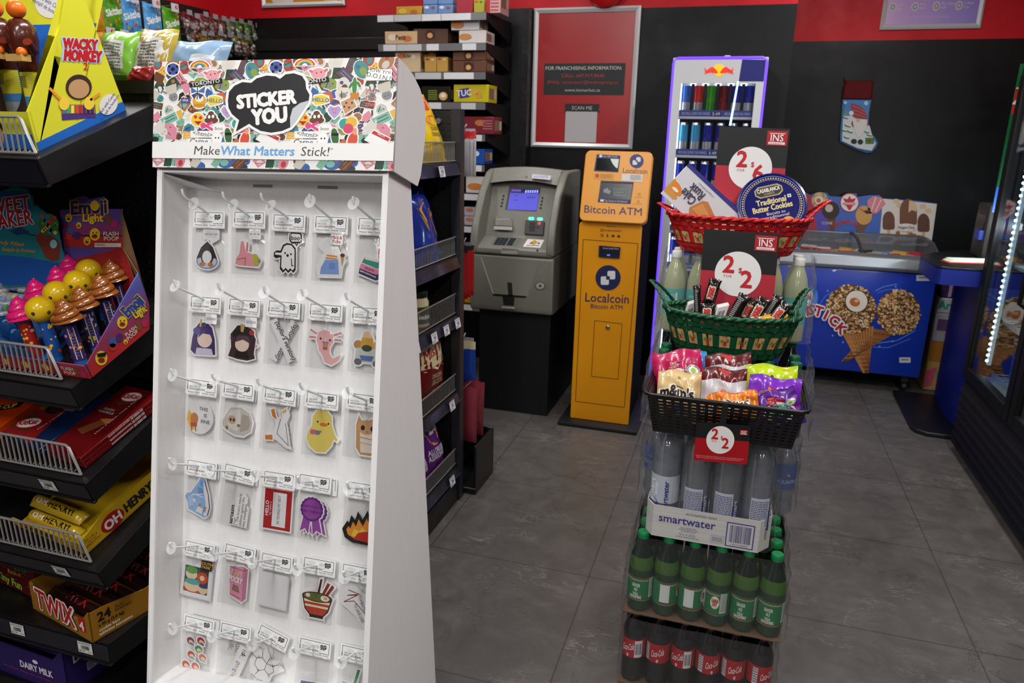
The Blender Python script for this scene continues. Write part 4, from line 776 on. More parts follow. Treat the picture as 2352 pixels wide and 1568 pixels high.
def tubetoy(px, py, big):
    x, s = q.px(px, py, .06); o = thing('candy_tube', 'clear tube of coloured candy balls in the teal carton', 'candy tube', q.p(x, s, .055), 'clear candy tubes in the teal carton')
    a_ = q.p(x - .085, s, .06); b_ = q.p(x, s, .06); m = MB(); m.cyl(a_, b_, .0145, TUBE, 12); m.build('tube', o); m = MB()
    for k in range(9):
        c_ = a_ + (b_ - a_) * ((k + .5) / 9) + V((0, -.005 if k % 2 else .005, .005 if k % 3 else -.006)); m.ball(c_, .0078, ('#b02a24', '#c8a82c', '#2f8f3a', '#2f74c0')[(k * 3 + px) % 4], 8, 6)
    m.build('candy_balls', o); m = MB(); m.rbox(b_ - V((.03, .0155, .013)), b_ + V((.002, .012, -.004)), '#c9ccd0', .002, 1); m.frame(b_ + V((-.03, -.0156, -.004)), b_ + V((.002, -.0156, -.004)), b_ + V((.002, -.0156, -.013)), b_ + V((-.03, -.0156, -.013)), 30, 9); m.mlines(1, 1, 29, 8, 4, '#777777', 1, seed=px); m.build('label', o)
for px, py in ((75, 610), (140, 612), (45, 634), (112, 636), (12, 660), (70, 660), (108, 662), (22, 690), (62, 688), (14, 712)): tubetoy(px, py, 0)
for px, py in ((28, 762), (60, 780), (8, 740)):
    x, s = q.px(px, py, .03); o = thing('candy_gun', 'translucent blue candy squirter behind the wire fence', 'candy toy', q.p(x, s, 0), 'blue squirters in the teal carton')
    c_ = q.p(x, s, .03); m = MB(); m.tube([c_ + V((-.05, .02, 0)), c_ + V((0, 0, .004)), c_ + V((.02, -.01, .004))], [.018, .019, .013], BLUE_T, 12); m.build('body', o); MB().lathe([(.008, 0), (.008, .006), (.005, .006), (.005, .001)], C('#7fa8c8', .3), 14, c_ + V((.02, -.01, .004)), V((.9, -.4, 0)), caps=False).build('nozzle', o)
# pops carton
t = thing('pop_carton', 'open purple and red candy pop carton on the second candy shelf', 'carton', q.p(-1.45, .14))
XE = -1.352; sp_ = lambda x, y: at(x, y, X=XE)
PURP = NT('purple_red_print', .4); _s = PURP.n('ShaderNodeSeparateXYZ'); PURP.l(PURP.co('Object'), _s.inputs[0]); PURP.l(PURP.ramp(PURP.math('MULTIPLY_ADD', PURP.math('SUBTRACT', _s.outputs[2], PURP.math('MULTIPLY', _s.outputs[1], .36)), 6.), [(0., '#a8262a'), (.35, '#8a3a5a'), (.7, '#5a58a8'), (1., '#5f7cc0')]), PURP.b.inputs['Base Color'])
for nd in PURP.t.nodes:
    if nd.type == 'MATH' and nd.operation == 'MULTIPLY_ADD': nd.inputs[2].default_value = .0
PURP = PURP.m
side = [sp_(212, 866), sp_(343, 756), sp_(343, 700), sp_(318, 627), sp_(200, 836)]
m = MB(); m.slab(side, V((-.003, 0, 0)), PURP); sd = m.build('side_panel', t, smooth=0)
a = MB(); a.func(lambda x, y, k=1: sp_(x, y) + V((.0005 * k, 0, 0)))
a.poly([(205, 838), (212, 866), (343, 756), (343, 735)], '#b0282a', .6)
a.text('Emoji', 312, 712, 26, '#2f4a9a', 2, rot=-.75, bold=.06, w=50); a.text('Emoji', 312, 712, 26, '#d8b23c', 1.5, rot=-.75, bold=.12, w=52); a.text('Light', 324, 722, 18, '#e4d23c', 2, rot=-.6, bold=.04, w=32)
def smiley(x, y, r, k=2): a.disk(x, y, r, '#e3c02c', k, r * 1.2); a.disk(x, y + r * .35, r * .55, '#8a2420', k + 1, r * .4); a.disk(x - r * .35, y - r * .3, r * .15, '#3a2410', k + 1); a.disk(x + r * .35, y - r * .35, r * .15, '#3a2410', k + 1)
smiley(280, 740, 12); smiley(232, 822, 14); smiley(288, 785, 5); a.poly([(220, 812), (244, 808), (240, 818), (224, 820)], '#16161a', 4)
a.text('FLASH', 302, 763, 8, '#d8cbb8', 2, rot=-.7, bold=.04); a.text('POOP', 306, 772, 8, '#d8cbb8', 2, rot=-.7, bold=.04); a.disk(318, 748, 8, '#7a4a2c', 2, 11); a.disk(331, 742, 7, '#b02a6a', 2, 9)
a.disk(258, 786, 9, '#3a5aa0', 2, 12); a.disk(258, 797, 9, '#b8302c', 2, 9); a.disk(274, 775, 8, '#4a2a66', 2, 10); a.build('side_print', sd, smooth=0)
YE = 1.425; bp_ = lambda x, y: at(x, y, Y=YE)
m = MB(); m.slab([bp_(150, 600), bp_(283, 569), bp_(279, 480), bp_(246, 480), bp_(247, 462), bp_(236, 452), bp_(205, 458), bp_(190, 450), bp_(170, 454), bp_(163, 470), bp_(160, 481), bp_(137, 482)], V((0, .003, 0)), C('#5a4a98', .4)); m.slab([bp_(150, 560), bp_(283, 569), bp_(310, 650), bp_(300, 760), bp_(150, 700)], V((0, .003, 0)), C('#9a2626', .4)); bk = m.build('back_card', t, smooth=0)
m = MB(); m.slab([bp_(279, 480), bp_(299, 568), sp_(343, 700), sp_(318, 627), bp_(283, 569)], V((-.003, 0, 0)), C('#7a5a3c', .7)); m.build('side_flap', t, smooth=0)
a = MB(); a.func(lambda x, y, k=1: bp_(x, y) + V((0, -.0005 * k, 0))); a.poly([(146, 540), (280, 540), (283, 569), (150, 567)], '#a82a2a', 1); a.poly([(143, 515), (279, 515), (280, 542), (146, 542)], '#83386a', 1)
a.text('Emoji', 206, 490, 30, '#d8a83c', 2, rot=-.05, bold=.12, w=82); a.text('Emoji', 206, 490, 30, '#26286a', 3, rot=-.05, bold=.05, w=80); a.disk(219, 472, 10, '#e3c02c', 4, 12); a.text('Light', 215, 508, 17, '#a82a2a', 3, bold=.12, w=48); a.text('Light', 215, 508, 17, '#e4d23c', 4, bold=.04, w=46)
for x, y, r in ((159, 500, 8), (182, 517, 6), (219, 538, 12), (201, 553, 8)): smiley(x, y, r, 3)
a.text('FLASH', 256, 541, 9, '#d8cbb8', 3, bold=.04); a.text('POOP', 257, 552, 9, '#d8cbb8', 3, bold=.04); a.disk(252, 505, 8, '#7a4a2c', 3, 10); a.disk(264, 513, 8, '#b02a6a', 3, 9); a.rect(218, 558, 279, 567, '#d8d4cc', 3); a.text('WARNING', 230, 564, 4, '#333333', 4)
a.disk(162, 530, 9, '#3a5aa0', 3, 7); a.disk(158, 543, 9, '#b8302c', 3, 8); a.disk(178, 541, 9, '#4a2a66', 3, 9); a.build('card_print', bk, smooth=0)
f0, f1 = q.p(-1.62, .038, .001), q.p(XE, .038, .001); h_ = q.n * .035
m = MB(); m.slab([f0, f1, f1 + h_, f0 + h_], q.s * .003, PURP); fp = m.build('front_panel', t, smooth=0)
a = MB(); a.frame(f0 + h_, f1 + h_, f1, f0, 270, 35); a.rect(0, 20, 270, 35, '#b0282a', 1); a.text('FLASH', 215, 18, 9, '#d8cbb8', 2, bold=.04); a.text('POOP', 217, 30, 9, '#d8cbb8', 2, bold=.04); a.disk(240, 18, 9, '#7a4a2c', 2); a.disk(256, 24, 9, '#b02a6a', 2)
for x in (30, 90, 150): a.disk(x, 18, 10, '#e3c02c', 2)
a.build('panel_print', fp, smooth=0)
def swirl(m, c, ax, col, sc=1.):
    A = V(ax).normalized(); q_ = A.cross(V((1, 0, 0))).normalized(); r_ = q_.cross(A)
    def F(u, v):
        an = 2 * PI * u; ph = (v * 3.4 + u) % 1; R_ = .0395 * (1 - v) ** .62 * (1 - .55 * max(0, 1 - v / .10) ** 2) + .0016; b_ = .80 + .20 * math.sin(PI * ph) ** .55
        return V(c) + (A * (.058 * v) + (q_ * math.cos(an) + r_ * math.sin(an)) * R_ * b_) * sc
    m.grid(F, 28, 44, col, True); m.ball(V(c) + A * .0575 * sc + q_ * .003, .0035 * sc, col, 8, 6)
POP = {'pink': C('#d81f72', .18, coat=.6), 'yellow': C('#e2bb16', .2, coat=.5), 'brown': C('#84491a', .18, coat=.6)}
LBLP = {'pink': '#a81f24', 'yellow': '#1c4f9c', 'brown': '#3a2a66'}
def pop(kind, px, py, where):
    # px,py: middle of the head
    x, s = q.px(px, py, .115); o = thing('candy_pop', where, 'candy pop', q.p(x, s, .0), 'pops in the purple carton')
    ax = (q.n + V((-.10, .22, .12))).normalized(); top = q.p(x, s, .095); b = top - ax * .1
    lab = C(LBLP[kind], .35); m = MB(); m.lathe([(.014, 0), (.014, .012), (.0145, .0121), (.0145, .098)], [C('#1c62a8', .3), lab, lab], 16, b, ax)
    r = random.Random(px)
    Q = V((0, 0, 1)).rotation_difference(ax).to_matrix()
    for k in range(34):
        an = r.uniform(0, 6.28); z = r.uniform(.02, .092); e = Q @ V((math.cos(an), math.sin(an), 0)); u = Q @ V((-math.sin(an), math.cos(an), 0)); cc = b + ax * z + e * .0149; rr = r.choice((.0022, .003, .0038))
        m.quad([cc + (u * math.cos(w_) + ax * math.sin(w_)) * rr for w_ in [j * PI / 4 for j in range(8)]], ('#e3c02c', '#c8442c', '#d8a8c0', '#e3c02c')[k % 4])
    if kind == 'brown':
        def F(u_, v_, k=1): an = -1.1 + .9 * u_; e = Q @ V((math.cos(an), math.sin(an), 0)); return b + ax * (.092 - .075 * v_) + e * (.0148 + .0002 * k)
        m.func(F); m.rect(0, 0, 1, 1, '#cfcdd2', 1)
        for z in range(10): m.rect(.1, .06 + z * .09, .5 + (z * 37 % 40) / 100, .09 + z * .09, '#6a6a74', 2)
    m.build('tube', o)
    m = MB()
    if kind == 'yellow':
        c_ = top + ax * .026; m.ball(c_, .031, POP[kind], 20, 14); d = (CAM - c_).normalized(); u_ = d.cross(V((0, 0, 1))).normalized(); v_ = u_.cross(d)
        for sx in (-1, 1):
            e = (d * .75 + v_ * -.25 + u_ * (sx * .45)).normalized(); m.ball(c_ + e * .0292, .0045, '#3a2a14', 8, 6)
    else: swirl(m, top + ax * .004, ax, POP[kind], .92)
    m.build('head', o)
for kind, px, py, wh in (('pink', 160, 608, 'pink swirl pop at the very back of the purple carton'), ('pink', 134, 634, 'second pink swirl pop from the back'), ('yellow', 204, 616, 'yellow ball pop at the back of the purple carton'), ('brown', 257, 620, 'brown swirl pop at the back right of the purple carton'),
    ('yellow', 178, 642, 'second yellow ball pop from the back'), ('brown', 232, 654, 'second brown swirl pop from the back'), ('pink', 84, 664, 'third pink swirl pop from the back'), ('yellow', 131, 668, 'third yellow ball pop from the back'), ('brown', 186, 682, 'third brown swirl pop from the back'),
    ('pink', 46, 706, 'front pink swirl pop leaning over the wire fence'), ('yellow', 92, 704, 'front yellow ball pop with dark eyes'), ('brown', 148, 712, 'front brown swirl pop behind the wire fence')): pop(kind, px, py + 14, wh)
# ---- third shelf: chocolate tablets lying on the slope
q = ESH[2]
def slabbar(name, label, q, x, s, n, w, d, h, col, art, rot=0., edge=None, group=None, cat='chocolate bar'):
    u = q.x * math.cos(rot) + q.s * math.sin(rot); v = q.s * math.cos(rot) - q.x * math.sin(rot); O = q.p(x, s, n); t = thing(name, label, cat, O, group)
    m = MB(); M = C(col, .22, coat=.4); e = .002
    hexb(m, O, u * w, v * d, q.n * h, M); m.build('wrapper', t, bevel=.002)
    a = MB(); a.frame(O + v * d + q.n * h, O + u * w + v * d + q.n * h, O + u * w + q.n * h, O + q.n * h, w * 1000, d * 1000, dz=.0004); art(a)
    if edge: a.frame(O + u * w + q.n * h, O + u * w + v * d + q.n * h, O + u * w + v * d, O + u * w, d * 1000, h * 1000, dz=.0006); edge(a)
    a.build('print', t, smooth=0); return t
def kk(sub, c1, c2, col, blue):
    def f(a):
        if blue: a.poly([(0, 110), (70, 60), (110, 215), (0, 215)], '#8a1416', 1); a.rect(0, 0, 26, 120, '#6b5a28', 2); a.disk(44, 110, 24, '#1a1414', 3, 14); a.disk(52, 104, 20, '#2c2422', 4, 12); a.poly([(0, 196), (0, 130), (60, 150), (60, 196)], '#5a2e1a', 2)
        else: a.poly([(20, 175), (60, 120), (88, 120), (50, 185)], '#7a4420', 2); a.poly([(30, 60), (70, 40), (88, 52), (50, 74)], '#5a2c16', 2); a.poly([(48, 128), (84, 116), (80, 140)], '#b8703a', 3)
        y = 168 if blue else 36
        a.disk(36 if blue else 58, y, 34 if blue else 30, '#c01a1e', 4, 20, rot=-.5 if blue else -.2); a.disk(36 if blue else 58, y, 31 if blue else 27, '#efeceb', 4.5, 17, rot=-.5 if blue else -.2); a.text('KitKat', 36 if blue else 58, y + 7, 17, '#c01a1e', 5, bold=.05, rot=-.5 if blue else -.2, w=48)
        a.text(sub[0], 60 if blue else 42, 84 if blue else 96, 7, '#c9c4c4', 5, bold=.01); a.text(sub[1], 58 if blue else 42, 95 if blue else 107, 7, '#c9c4c4', 5, bold=.01); a.text('Have a break, have a KitKat.', 85, 100, 6, '#d8c8c4', 5, rot=-PI / 2, w=150)
    return f
edg = lambda a: (a.rect(0, 0, 205, 9, '#8f1519', 0), a.mlines(80, 2, 150, 7, 2, '#d8d0d0', 1), a.bars(150, 1, 190, 8, '#e0dada', 1))
x0, s0 = -1.835, .045
slabbar('chocolate_tablet', 'orange chocolate tablet with yellow script at the left of the third shelf', q, -1.895, .075, .003, .18, .24, .03, '#c8420c', lambda a: (a.text('Reese', 118, 85, 42, '#e8b83c', 3, rot=-.35, bold=.06, shear=.2, w=110), a.text('Reese', 118, 87, 42, '#2a1208', 2, rot=-.35, bold=.12, shear=.2, w=112), a.poly([(84, 150), (150, 104), (156, 128), (90, 176)], '#1c0f0a', 2), a.text('BIG CUP', 120, 148, 15, '#e8b83c', 3, rot=-.6, bold=.04, w=64)), rot=-.12)
for k in range(2): slabbar('chocolate_tablet', ('lower' if k == 0 else 'upper') + ' dark blue chocolate tablet with a cookie picture', q, -1.702, .085, .003 + k * .011, .155, .22, .01, '#16264e', kk(('COOKIE CRUMBLE', 'MIETTES DE BISCUITS'), 0, 0, 0, True), -.2, None, 'blue chocolate tablets')
for k, w_ in enumerate(('bottom', 'middle', 'top')): slabbar('chocolate_tablet', w_ + ' dark red chocolate tablet of the stack at the shelf end', q, -1.522, .052, .003 + k * .0115, .118, .25, .0105, '#6a1114', kk(('CLASSIC', 'CLASSIQUE'), 0, 0, 0, False), -.10, edg, 'red chocolate tablets')
# ---- fourth shelf: yellow bar box
q = ESH[3]
t = thing('bar_carton', 'open yellow chocolate bar carton with red oval lettering, fourth shelf', 'carton', q.p(-1.53, .1)); YB_ = C('#c9a41c', .38)
x0, x1, d, h = -1.70, -1.435, .30, .062; u = q.x * math.cos(.1) - q.s * math.sin(.1); u = (q.x - q.s * .14).normalized(); v = (q.s + q.x * .14).normalized(); O = q.p(-1.70, .072, .002); w = .262
m = MB(); hexb(m, O, u * w, v * d, q.n * .003, YB_); m.slab([O, O + u * w, O + u * w + q.n * .04, O + u * (w - .05) + q.n * .032, O + q.n * .03], v * .003, YB_)
m.slab([O + u * w, O + u * w + v * d, O + u * w + v * d + q.n * h, O + u * w + v * .07 + q.n * h, O + u * w + q.n * .04], u * -.003, YB_); m.slab([O + v * d, O + v * d + q.n * h, O + u * w + v * d + q.n * h, O + u * w + v * d], v * -.003, YB_)
m.slab([O + v * (d - .005) + q.n * h, O + u * w + v * (d - .005) + q.n * h, O + u * w + v * (d - .04) + q.n * (h + .055), O + v * (d - .04) + q.n * (h + .055)], v * .003, C('#8a7a5c', .7)); m.build('box', t, smooth=0)
a = MB(); a.frame(O + u * w + q.n * h, O + u * w + v * d + q.n * h, O + u * w + v * d, O + u * w, 300, 62, dz=.0006); a.disk(92, 36, 34, '#a8181c', 1, 25); a.text('OH', 92, 49, 26, '#ece6d8', 2, bold=.06, w=48); a.text('HENRY!', 178, 46, 27, '#1c1a16', 2, bold=.05, w=92); a.disk(256, 24, 22, '#a8181c', 1, 20); a.text('2', 254, 36, 26, '#ece6d8', 2, bold=.05); a.text('24 x 85 g', 30, 30, 6, '#8a1c16', 2); a.text('PACKS', 30, 39, 5, '#8a1c16', 2); a.text('EMBALLAGES', 30, 46, 5, '#8a1c16', 2)
a.frame(O + q.n * .04, O + u * w + q.n * .04, O + u * w, O, 262, 40, dz=.0006); a.text('#76230', 226, 28, 6, '#3a3010', 1); a.text('OH', 40, 32, 20, '#a8181c', 1, bold=.05); a.text('HENRY!', 110, 32, 20, '#1c1a16', 1, bold=.05); a.build('print', t, smooth=0)
for k, (dx, ds, n_, lab) in enumerate(((.01, .02, .004, 'lower yellow chocolate bar in the yellow carton'), (.012, .045, .034, 'upper yellow chocolate bar in the yellow carton'))):
    O2 = O + u * dx + v * ds + q.n * n_; tt = thing('chocolate_bar', lab, 'chocolate bar', O2, 'bars in the yellow carton'); e = .19
    m = MB(); f = lambda a_, b_: O2 + u * (e * a_) + v * (.036 * (.5 - .5 * math.cos(PI * b_))) + q.n * (.022 * math.sin(PI * b_) * (1 if .06 < a_ < .94 else .12)); m.grid(f, 16, 8, C('#cdaa24', .25, coat=.4)); m.build('wrapper', tt, smooth=60)
    a = MB(); a.func(lambda x, y, k=1: O2 + u * (x * .001) + v * (.036 * (1 - y / 40) * .9) + q.n * (.0225 * math.sin(PI * (.06 + .9 * (1 - y / 40))) + .0006 * k)); a.disk(46, 24, 26, '#a8181c', 1, 14); a.text('OH', 46, 31, 15, '#ece6d8', 2, bold=.05, w=36); a.text('HENRY!', 118, 31, 16, '#1c1a16', 1, bold=.05, w=90); a.build('print', tt, smooth=0)
# ---- bottom shelf: gold carton, dark red box, purple carton under it
def open_carton(name, label, O, u, v, w, d, h, col, front=None, right=None, cut=.6, hf=None, rough=.4):
    u, v = V(u).normalized(), V(v).normalized(); n = V((0, 0, 1)); t = thing(name, label, 'carton', V(O) + u * w / 2); O = V(O); M = C(col, rough); hf = hf or h * cut
    m = MB(); hexb(m, O, u * w, v * d, n * .003, M)
    m.slab([O, O + u * w, O + u * w + n * h, O + u * w * .97 + n * h, O + u * w * .86 + n * hf, O + u * w * .14 + n * hf, O + u * w * .05 + n * h, O + n * h], v * .003, M)
    for e, s_ in ((O, 1), (O + u * w, -1)): m.slab([e, e + v * d, e + v * d + n * h, e + v * d * .8 + n * h * .92, e + v * d * .5 + n * h * .82, e + v * d * .12 + n * h, e + n * h][::s_], u * (.003 * s_), M)
    m.slab([O + v * d, O + v * d + n * h, O + u * w + v * d + n * h, O + u * w + v * d], v * -.003, M); m.build('box', t, smooth=0)
    if front: a = MB(); a.frame(O + n * h, O + u * w + n * h, O + u * w, O, w * 1000, h * 1000, dz=.0006); front(a); a.build('front_print', t, smooth=0)
    if right: a = MB(); a.frame(O + u * w + n * h, O + u * w + v * d + n * h, O + u * w + v * d, O + u * w, d * 1000, h * 1000, dz=.0006); right(a); a.build('side_print', t, smooth=0)
    return t, O, u, v
def twf(a):
    a.text('TWIX', 112, 66, 58, '#3a1a10', 1, bold=.13, w=176); a.text('TWIX', 112, 65, 57, '#efe9e2', 2, bold=.1, w=172); a.text('TWIX', 112, 64, 56, '#b8181c', 3, bold=.03, w=166); a.rect(214, 22, 240, 62, '#b8181c', 2); a.text('4', 227, 58, 26, '#efe9e2', 3, bold=.04)
def twr(a): a.text('24', 36, 34, 24, '#1f1408', 1, bold=.05); a.text('x 85 g (2.0 kg)', 52, 48, 8, '#1f1408', 1, bold=.03); a.text('cookie bars', 46, 62, 8, '#ece4d0', 1, bold=.03); a.text('tablettes biscuitées', 62, 73, 8, '#ece4d0', 1, bold=.03); a.text('Packs', 76, 22, 7, '#1f1408', 1); a.text('Emballages', 86, 31, 7, '#1f1408', 1); a.text('TWIX', 220, 50, 42, '#efe9e2', 1, bold=.1, w=110); a.text('TWIX', 220, 50, 42, '#b8181c', 2, bold=.03, w=106)
O = V((-1.668, 1.222, .328)); u = V((.262, -.058, 0)); v = V((.058, .262, 0))
t, O, u, v = open_carton('bar_carton', 'open gold chocolate bar carton with red lettering, bottom candy shelf', O, u, v, .262, .30, .082, '#9a6c1e', twf, twr)
for k in range(6):
    s_ = .03 + .042 * k; P0 = O + u * .012 + v * s_ + V((0, 0, .03 + .006 * (k % 2)))
    tt = thing('chocolate_bar', 'dark wrapped chocolate bar with red lettering in the gold carton', 'chocolate bar', P0, 'bars in the gold carton')
    m = MB(); m.grid(lambda a_, b_: P0 + u * (.235 * a_) + v * (.038 * b_) + V((0, 0, .024 * math.sin(PI * b_) * (1 if .05 < a_ < .95 else .15))), 14, 6, C('#241310', .22, coat=.4)); m.build('wrapper', tt, smooth=60)
    a = MB(); a.func(lambda x, y, k=1: P0 + u * (x * .001) + v * (.038 * (1 - y / 38)) + V((0, 0, .0245 * math.sin(PI * (1 - y / 38)) + .0005 * k))); a.text('TWIX', 118, 30, 20, '#a8181c', 1, bold=.05, w=90); a.build('print', tt, smooth=0)
def fun(a):
    r = random.Random(3)
    for k in range(90): a.disk(r.uniform(0, 260), r.uniform(0, 110), r.uniform(.8, 3), '#8a4a4a', 1)
    a.text('Tiny Fun', 150, 92, 22, '#9ac83c', 3, bold=.06, rot=.06); a.text('CANDY DIP', 150, 30, 22, '#2c5a2a', 3, bold=.06, rot=.1, w=190); a.text('Rock-e', 180, 56, 14, '#c8b83c', 3, rot=-.1, shear=.2)
t = thing('candy_box', 'closed dark red candy box with green lettering left of the gold carton', 'box', V((-1.80, 1.28, .328))); m = MB(); O = V((-1.955, 1.30, .328)); u = V((.262, -.045, 0)).normalized(); v = V((.045, .262, 0)).normalized(); hexb(m, O, u * .27, v * .2, V((0, 0, .105)), C('#5a1418', .3)); m.build('box', t)
a = MB(); a.frame(O + V((0, 0, .105)), O + u * .27 + V((0, 0, .105)), O + u * .27, O, 270, 105, dz=.0006); fun(a); a.build('print', t, smooth=0)
t, O, u, v = open_carton('bar_carton', 'open purple chocolate carton on the base deck under the gold one', V((-1.86, 1.215, .101)), (1, -.06, 0), (.06, 1, 0), .30, .26, .135, '#2a1a5c', lambda a: (a.disk(190, 60, 10, '#e6e0ea', 1, 6), a.text('DAIRY MILK', 190, 92, 20, '#e6e0ea', 1, bold=.04, w=120), a.mlines(60, 104, 250, 112, 1, '#7a2a5a', 1)), lambda a: (a.text('DAIRY', 70, 50, 22, '#d8d0e4', 1, bold=.04), a.rect(60, 75, 200, 100, '#b8b0c4', 1), a.mlines(62, 77, 198, 98, 4, '#4a3a6a', 2)), cut=.75)
for k in range(4): 
    P0 = O + u * .02 + v * (.03 + .05 * k) + V((0, 0, .06)); tt = thing('chocolate_bar', 'purple wrapped chocolate bar inside the purple carton', 'chocolate bar', P0, 'bars in the purple carton'); m = MB(); m.rbox(P0, P0 + V((.25, .04, .016)), C('#34206a', .25, coat=.4), .004, 1); m.build('wrapper', tt)
# ================================================================ snack aisle behind the display
GX, GY0, GY1 = -1.06, 1.60, 2.76
GZ = [1.447, 1.083, .842, .508, .168]
ais = thing('snack_shelf_unit', 'black perforated aisle shelf unit with wire fronts and snack bags', 'shelf unit', (-1.3, 2.2, 0))
STRIP = NT('price_strip', .22); _c = STRIP.co('Object'); STRIP.l(STRIP.ramp(STRIP.noise(_c, 9, 2), [(.35, '#23222e'), (.6, '#3b3a4e'), (.75, '#55566e')]), STRIP.b.inputs['Base Color']); STRIP.b.inputs['Metallic'].default_value = .35; STRIP = STRIP.m
m = MB(); m.box((-1.48, GY0, .0), (-1.46, GY1, 1.645), PERF); m.build('back_panel', ais)
m = MB(); m.box((-1.46, GY1 - .012, .1), (-1.085, GY1, 1.64), PERF); m.build('end_panel', ais)
m = MB(); m.box((-1.09, GY1 - .03, 0), (-1.052, GY1 + .012, 1.645), C('#26262a', .4)); m.build('upright', ais)
MB().cyl((-1.15, GY1 - .013, 1.60), (-1.15, GY1 - .02, 1.60), .011, C('#b9b6ae', .3, m=.8), 14).build('bolt', ais)
m = MB(); m.box((-2.3, 1.575, 1.647), (-1.08, 2.4, 1.66), SHM); m.build('top_shelf', ais)
m = MB(); m.box((-1.46, GY0, 0), (GX - .0, GY1 - .03, .1), SHM); m.build('base_deck', ais)
for i, z in enumerate(GZ):
    m = MB(); m.box((-1.46, GY0, z - .02), (GX, GY1 - .015, z), SHM); m.slab([V((GX, GY1 - .012, z)), V((GX - .0, GY1 - .012, z - .06)), V((GX - .28, GY1 - .012, z - .02)), V((GX - .28, GY1 - .012, z))], V((0, -.004, 0)), SHM); sh = m.build('shelf', ais, bevel=.002)
    m = MB(); m.slab([V((GX + .001, GY0, z - .004)), V((GX + .009, GY0, z - .046)), V((GX + .009, GY1 - .002, z - .046)), V((GX + .001, GY1 - .002, z - .004))][::-1], V((-.004, 0, 0)), STRIP); m.build('label_strip', sh)
    m = MB(); x = GX - .012; y0, y1 = GY0 + .05, GY1 - .025; h = .075 if i != 2 else .085
    m.tube([(x, y0, z + h), (x, y1 - .004, z + h), (x, y1, z + h - .004), (x, y1, z + .006)], .0028, STEEL, 6); m.tube([(x, y0, z + .006), (x, y1, z + .006)], .0022, STEEL, 6)
    n = int((y1 - y0) / .0135)
    for k in range(n): m.tube([(x, y0 + k * .0135, z + .006), (x, y0 + k * .0135, z + h)], .0012, STEEL, 4, caps=False)
    m.build('wire_fence', sh)
    for k, y in enumerate(((2.50,), (), (2.26, 2.42, 2.54, 2.66), (2.60,), (2.28, 2.60))[i]):
        m = MB(); a = V((GX + .0105, y, z - .008)); b = V((GX + .0185, y, z - .046)); m.frame(a, a + V((0, .052, 0)), b + V((0, .052, 0)), b, 52, 40, dz=.001); m.rect(0, 0, 52, 40, '#d6d4dc', 1); m.mlines(4, 3, 46, 10, 2, '#777777', 2, seed=k); m.bars(16, 13, 38, 26, '#555560', 2, seed=i + k); m.text('$2.99', 4, 37, 8, '#444444', 2, al='l'); m.build('price_tag', sh, smooth=0)
def abag(lab, px, py, i, w, h, th, col, art, ux=(0, 1, 0), up=(-.3, 0, .95), X=-1.17, g=None, nm='chip_bag', **k):
    b = V((X, px, GZ[i] + .002))
    return bag(nm, lab, b, ux, up, w, h, th, col, art, g, 'snack bag', **k)
abag('yellow chip bag standing alone behind the top wire front of the aisle shelf', 2.57, 0, 0, .22, .26, .09, '#e0bd10', lambda a: (gpoly(a, 4, 4, 96, 30, '#c9301c', 1), a.disk(60, 44, 24, '#e8862a', 2, 7), a.text('CLASSIC', 58, 58, 5, '#8a6a10', 2, bold=.02), a.text('CLASSIQUE', 58, 66, 5, '#8a6a10', 2, bold=.02)), ux=(.1, 1, 0), up=(-.30, -.14, .93), X=-1.10, seed=3)
tri = lambda a, o=0: (a.poly([(30, 40 + o), (64, 30 + o), (50, 74 + o)], '#c88a1c', 2), a.poly([(62, 52 + o), (86, 46 + o), (80, 80 + o)], '#b87a14', 2), a.poly([(34, 42 + o), (60, 34 + o), (50, 64 + o)], '#dca43a', 3), a.poly([(16, 6), (24, 4), (20, 30), (12, 34)], '#b8641c', 2))
abag('deep blue corn chip bag with golden triangles, front of the second aisle shelf', 2.50, 0, 1, .22, .28, .10, '#16329a', lambda a: (tri(a, -14), a.poly([(66, 30), (96, 24), (84, 70)], '#d09a2c', 4), a.poly([(60, 8), (84, 4), (78, 26)], '#c88a1c', 3)), ux=(.1, 1, 0), up=(-.20, -.10, .97), X=-1.105, seed=4)
abag('second deep blue corn chip bag, nearest the display on the second aisle shelf', 2.24, 0, 1, .2, .25, .09, '#16329a', lambda a: tri(a, 10), ux=(.1, 1, 0), X=-1.17, seed=5)
abag('teal and straw coloured chip bag leaning at the end of the second aisle shelf', 2.66, 0, 1, .17, .34, .08, '#1f7a74', lambda a: (gpoly(a, 3, 3, 97, 34, '#8f8a62', 1), gpoly(a, 10, 32, 90, 62, '#8fb0a0', 1), a.mlines(14, 36, 86, 58, 5, '#2a6a5a', 2, seed=6), a.poly([(46, 68), (70, 62), (80, 80), (56, 92)], '#d8b878', 2), a.poly([(70, 78), (92, 74), (90, 92)], '#c9a45c', 2)), ux=(.15, 1, 0), up=(-.30, -.40, .87), X=-1.15, seed=6)
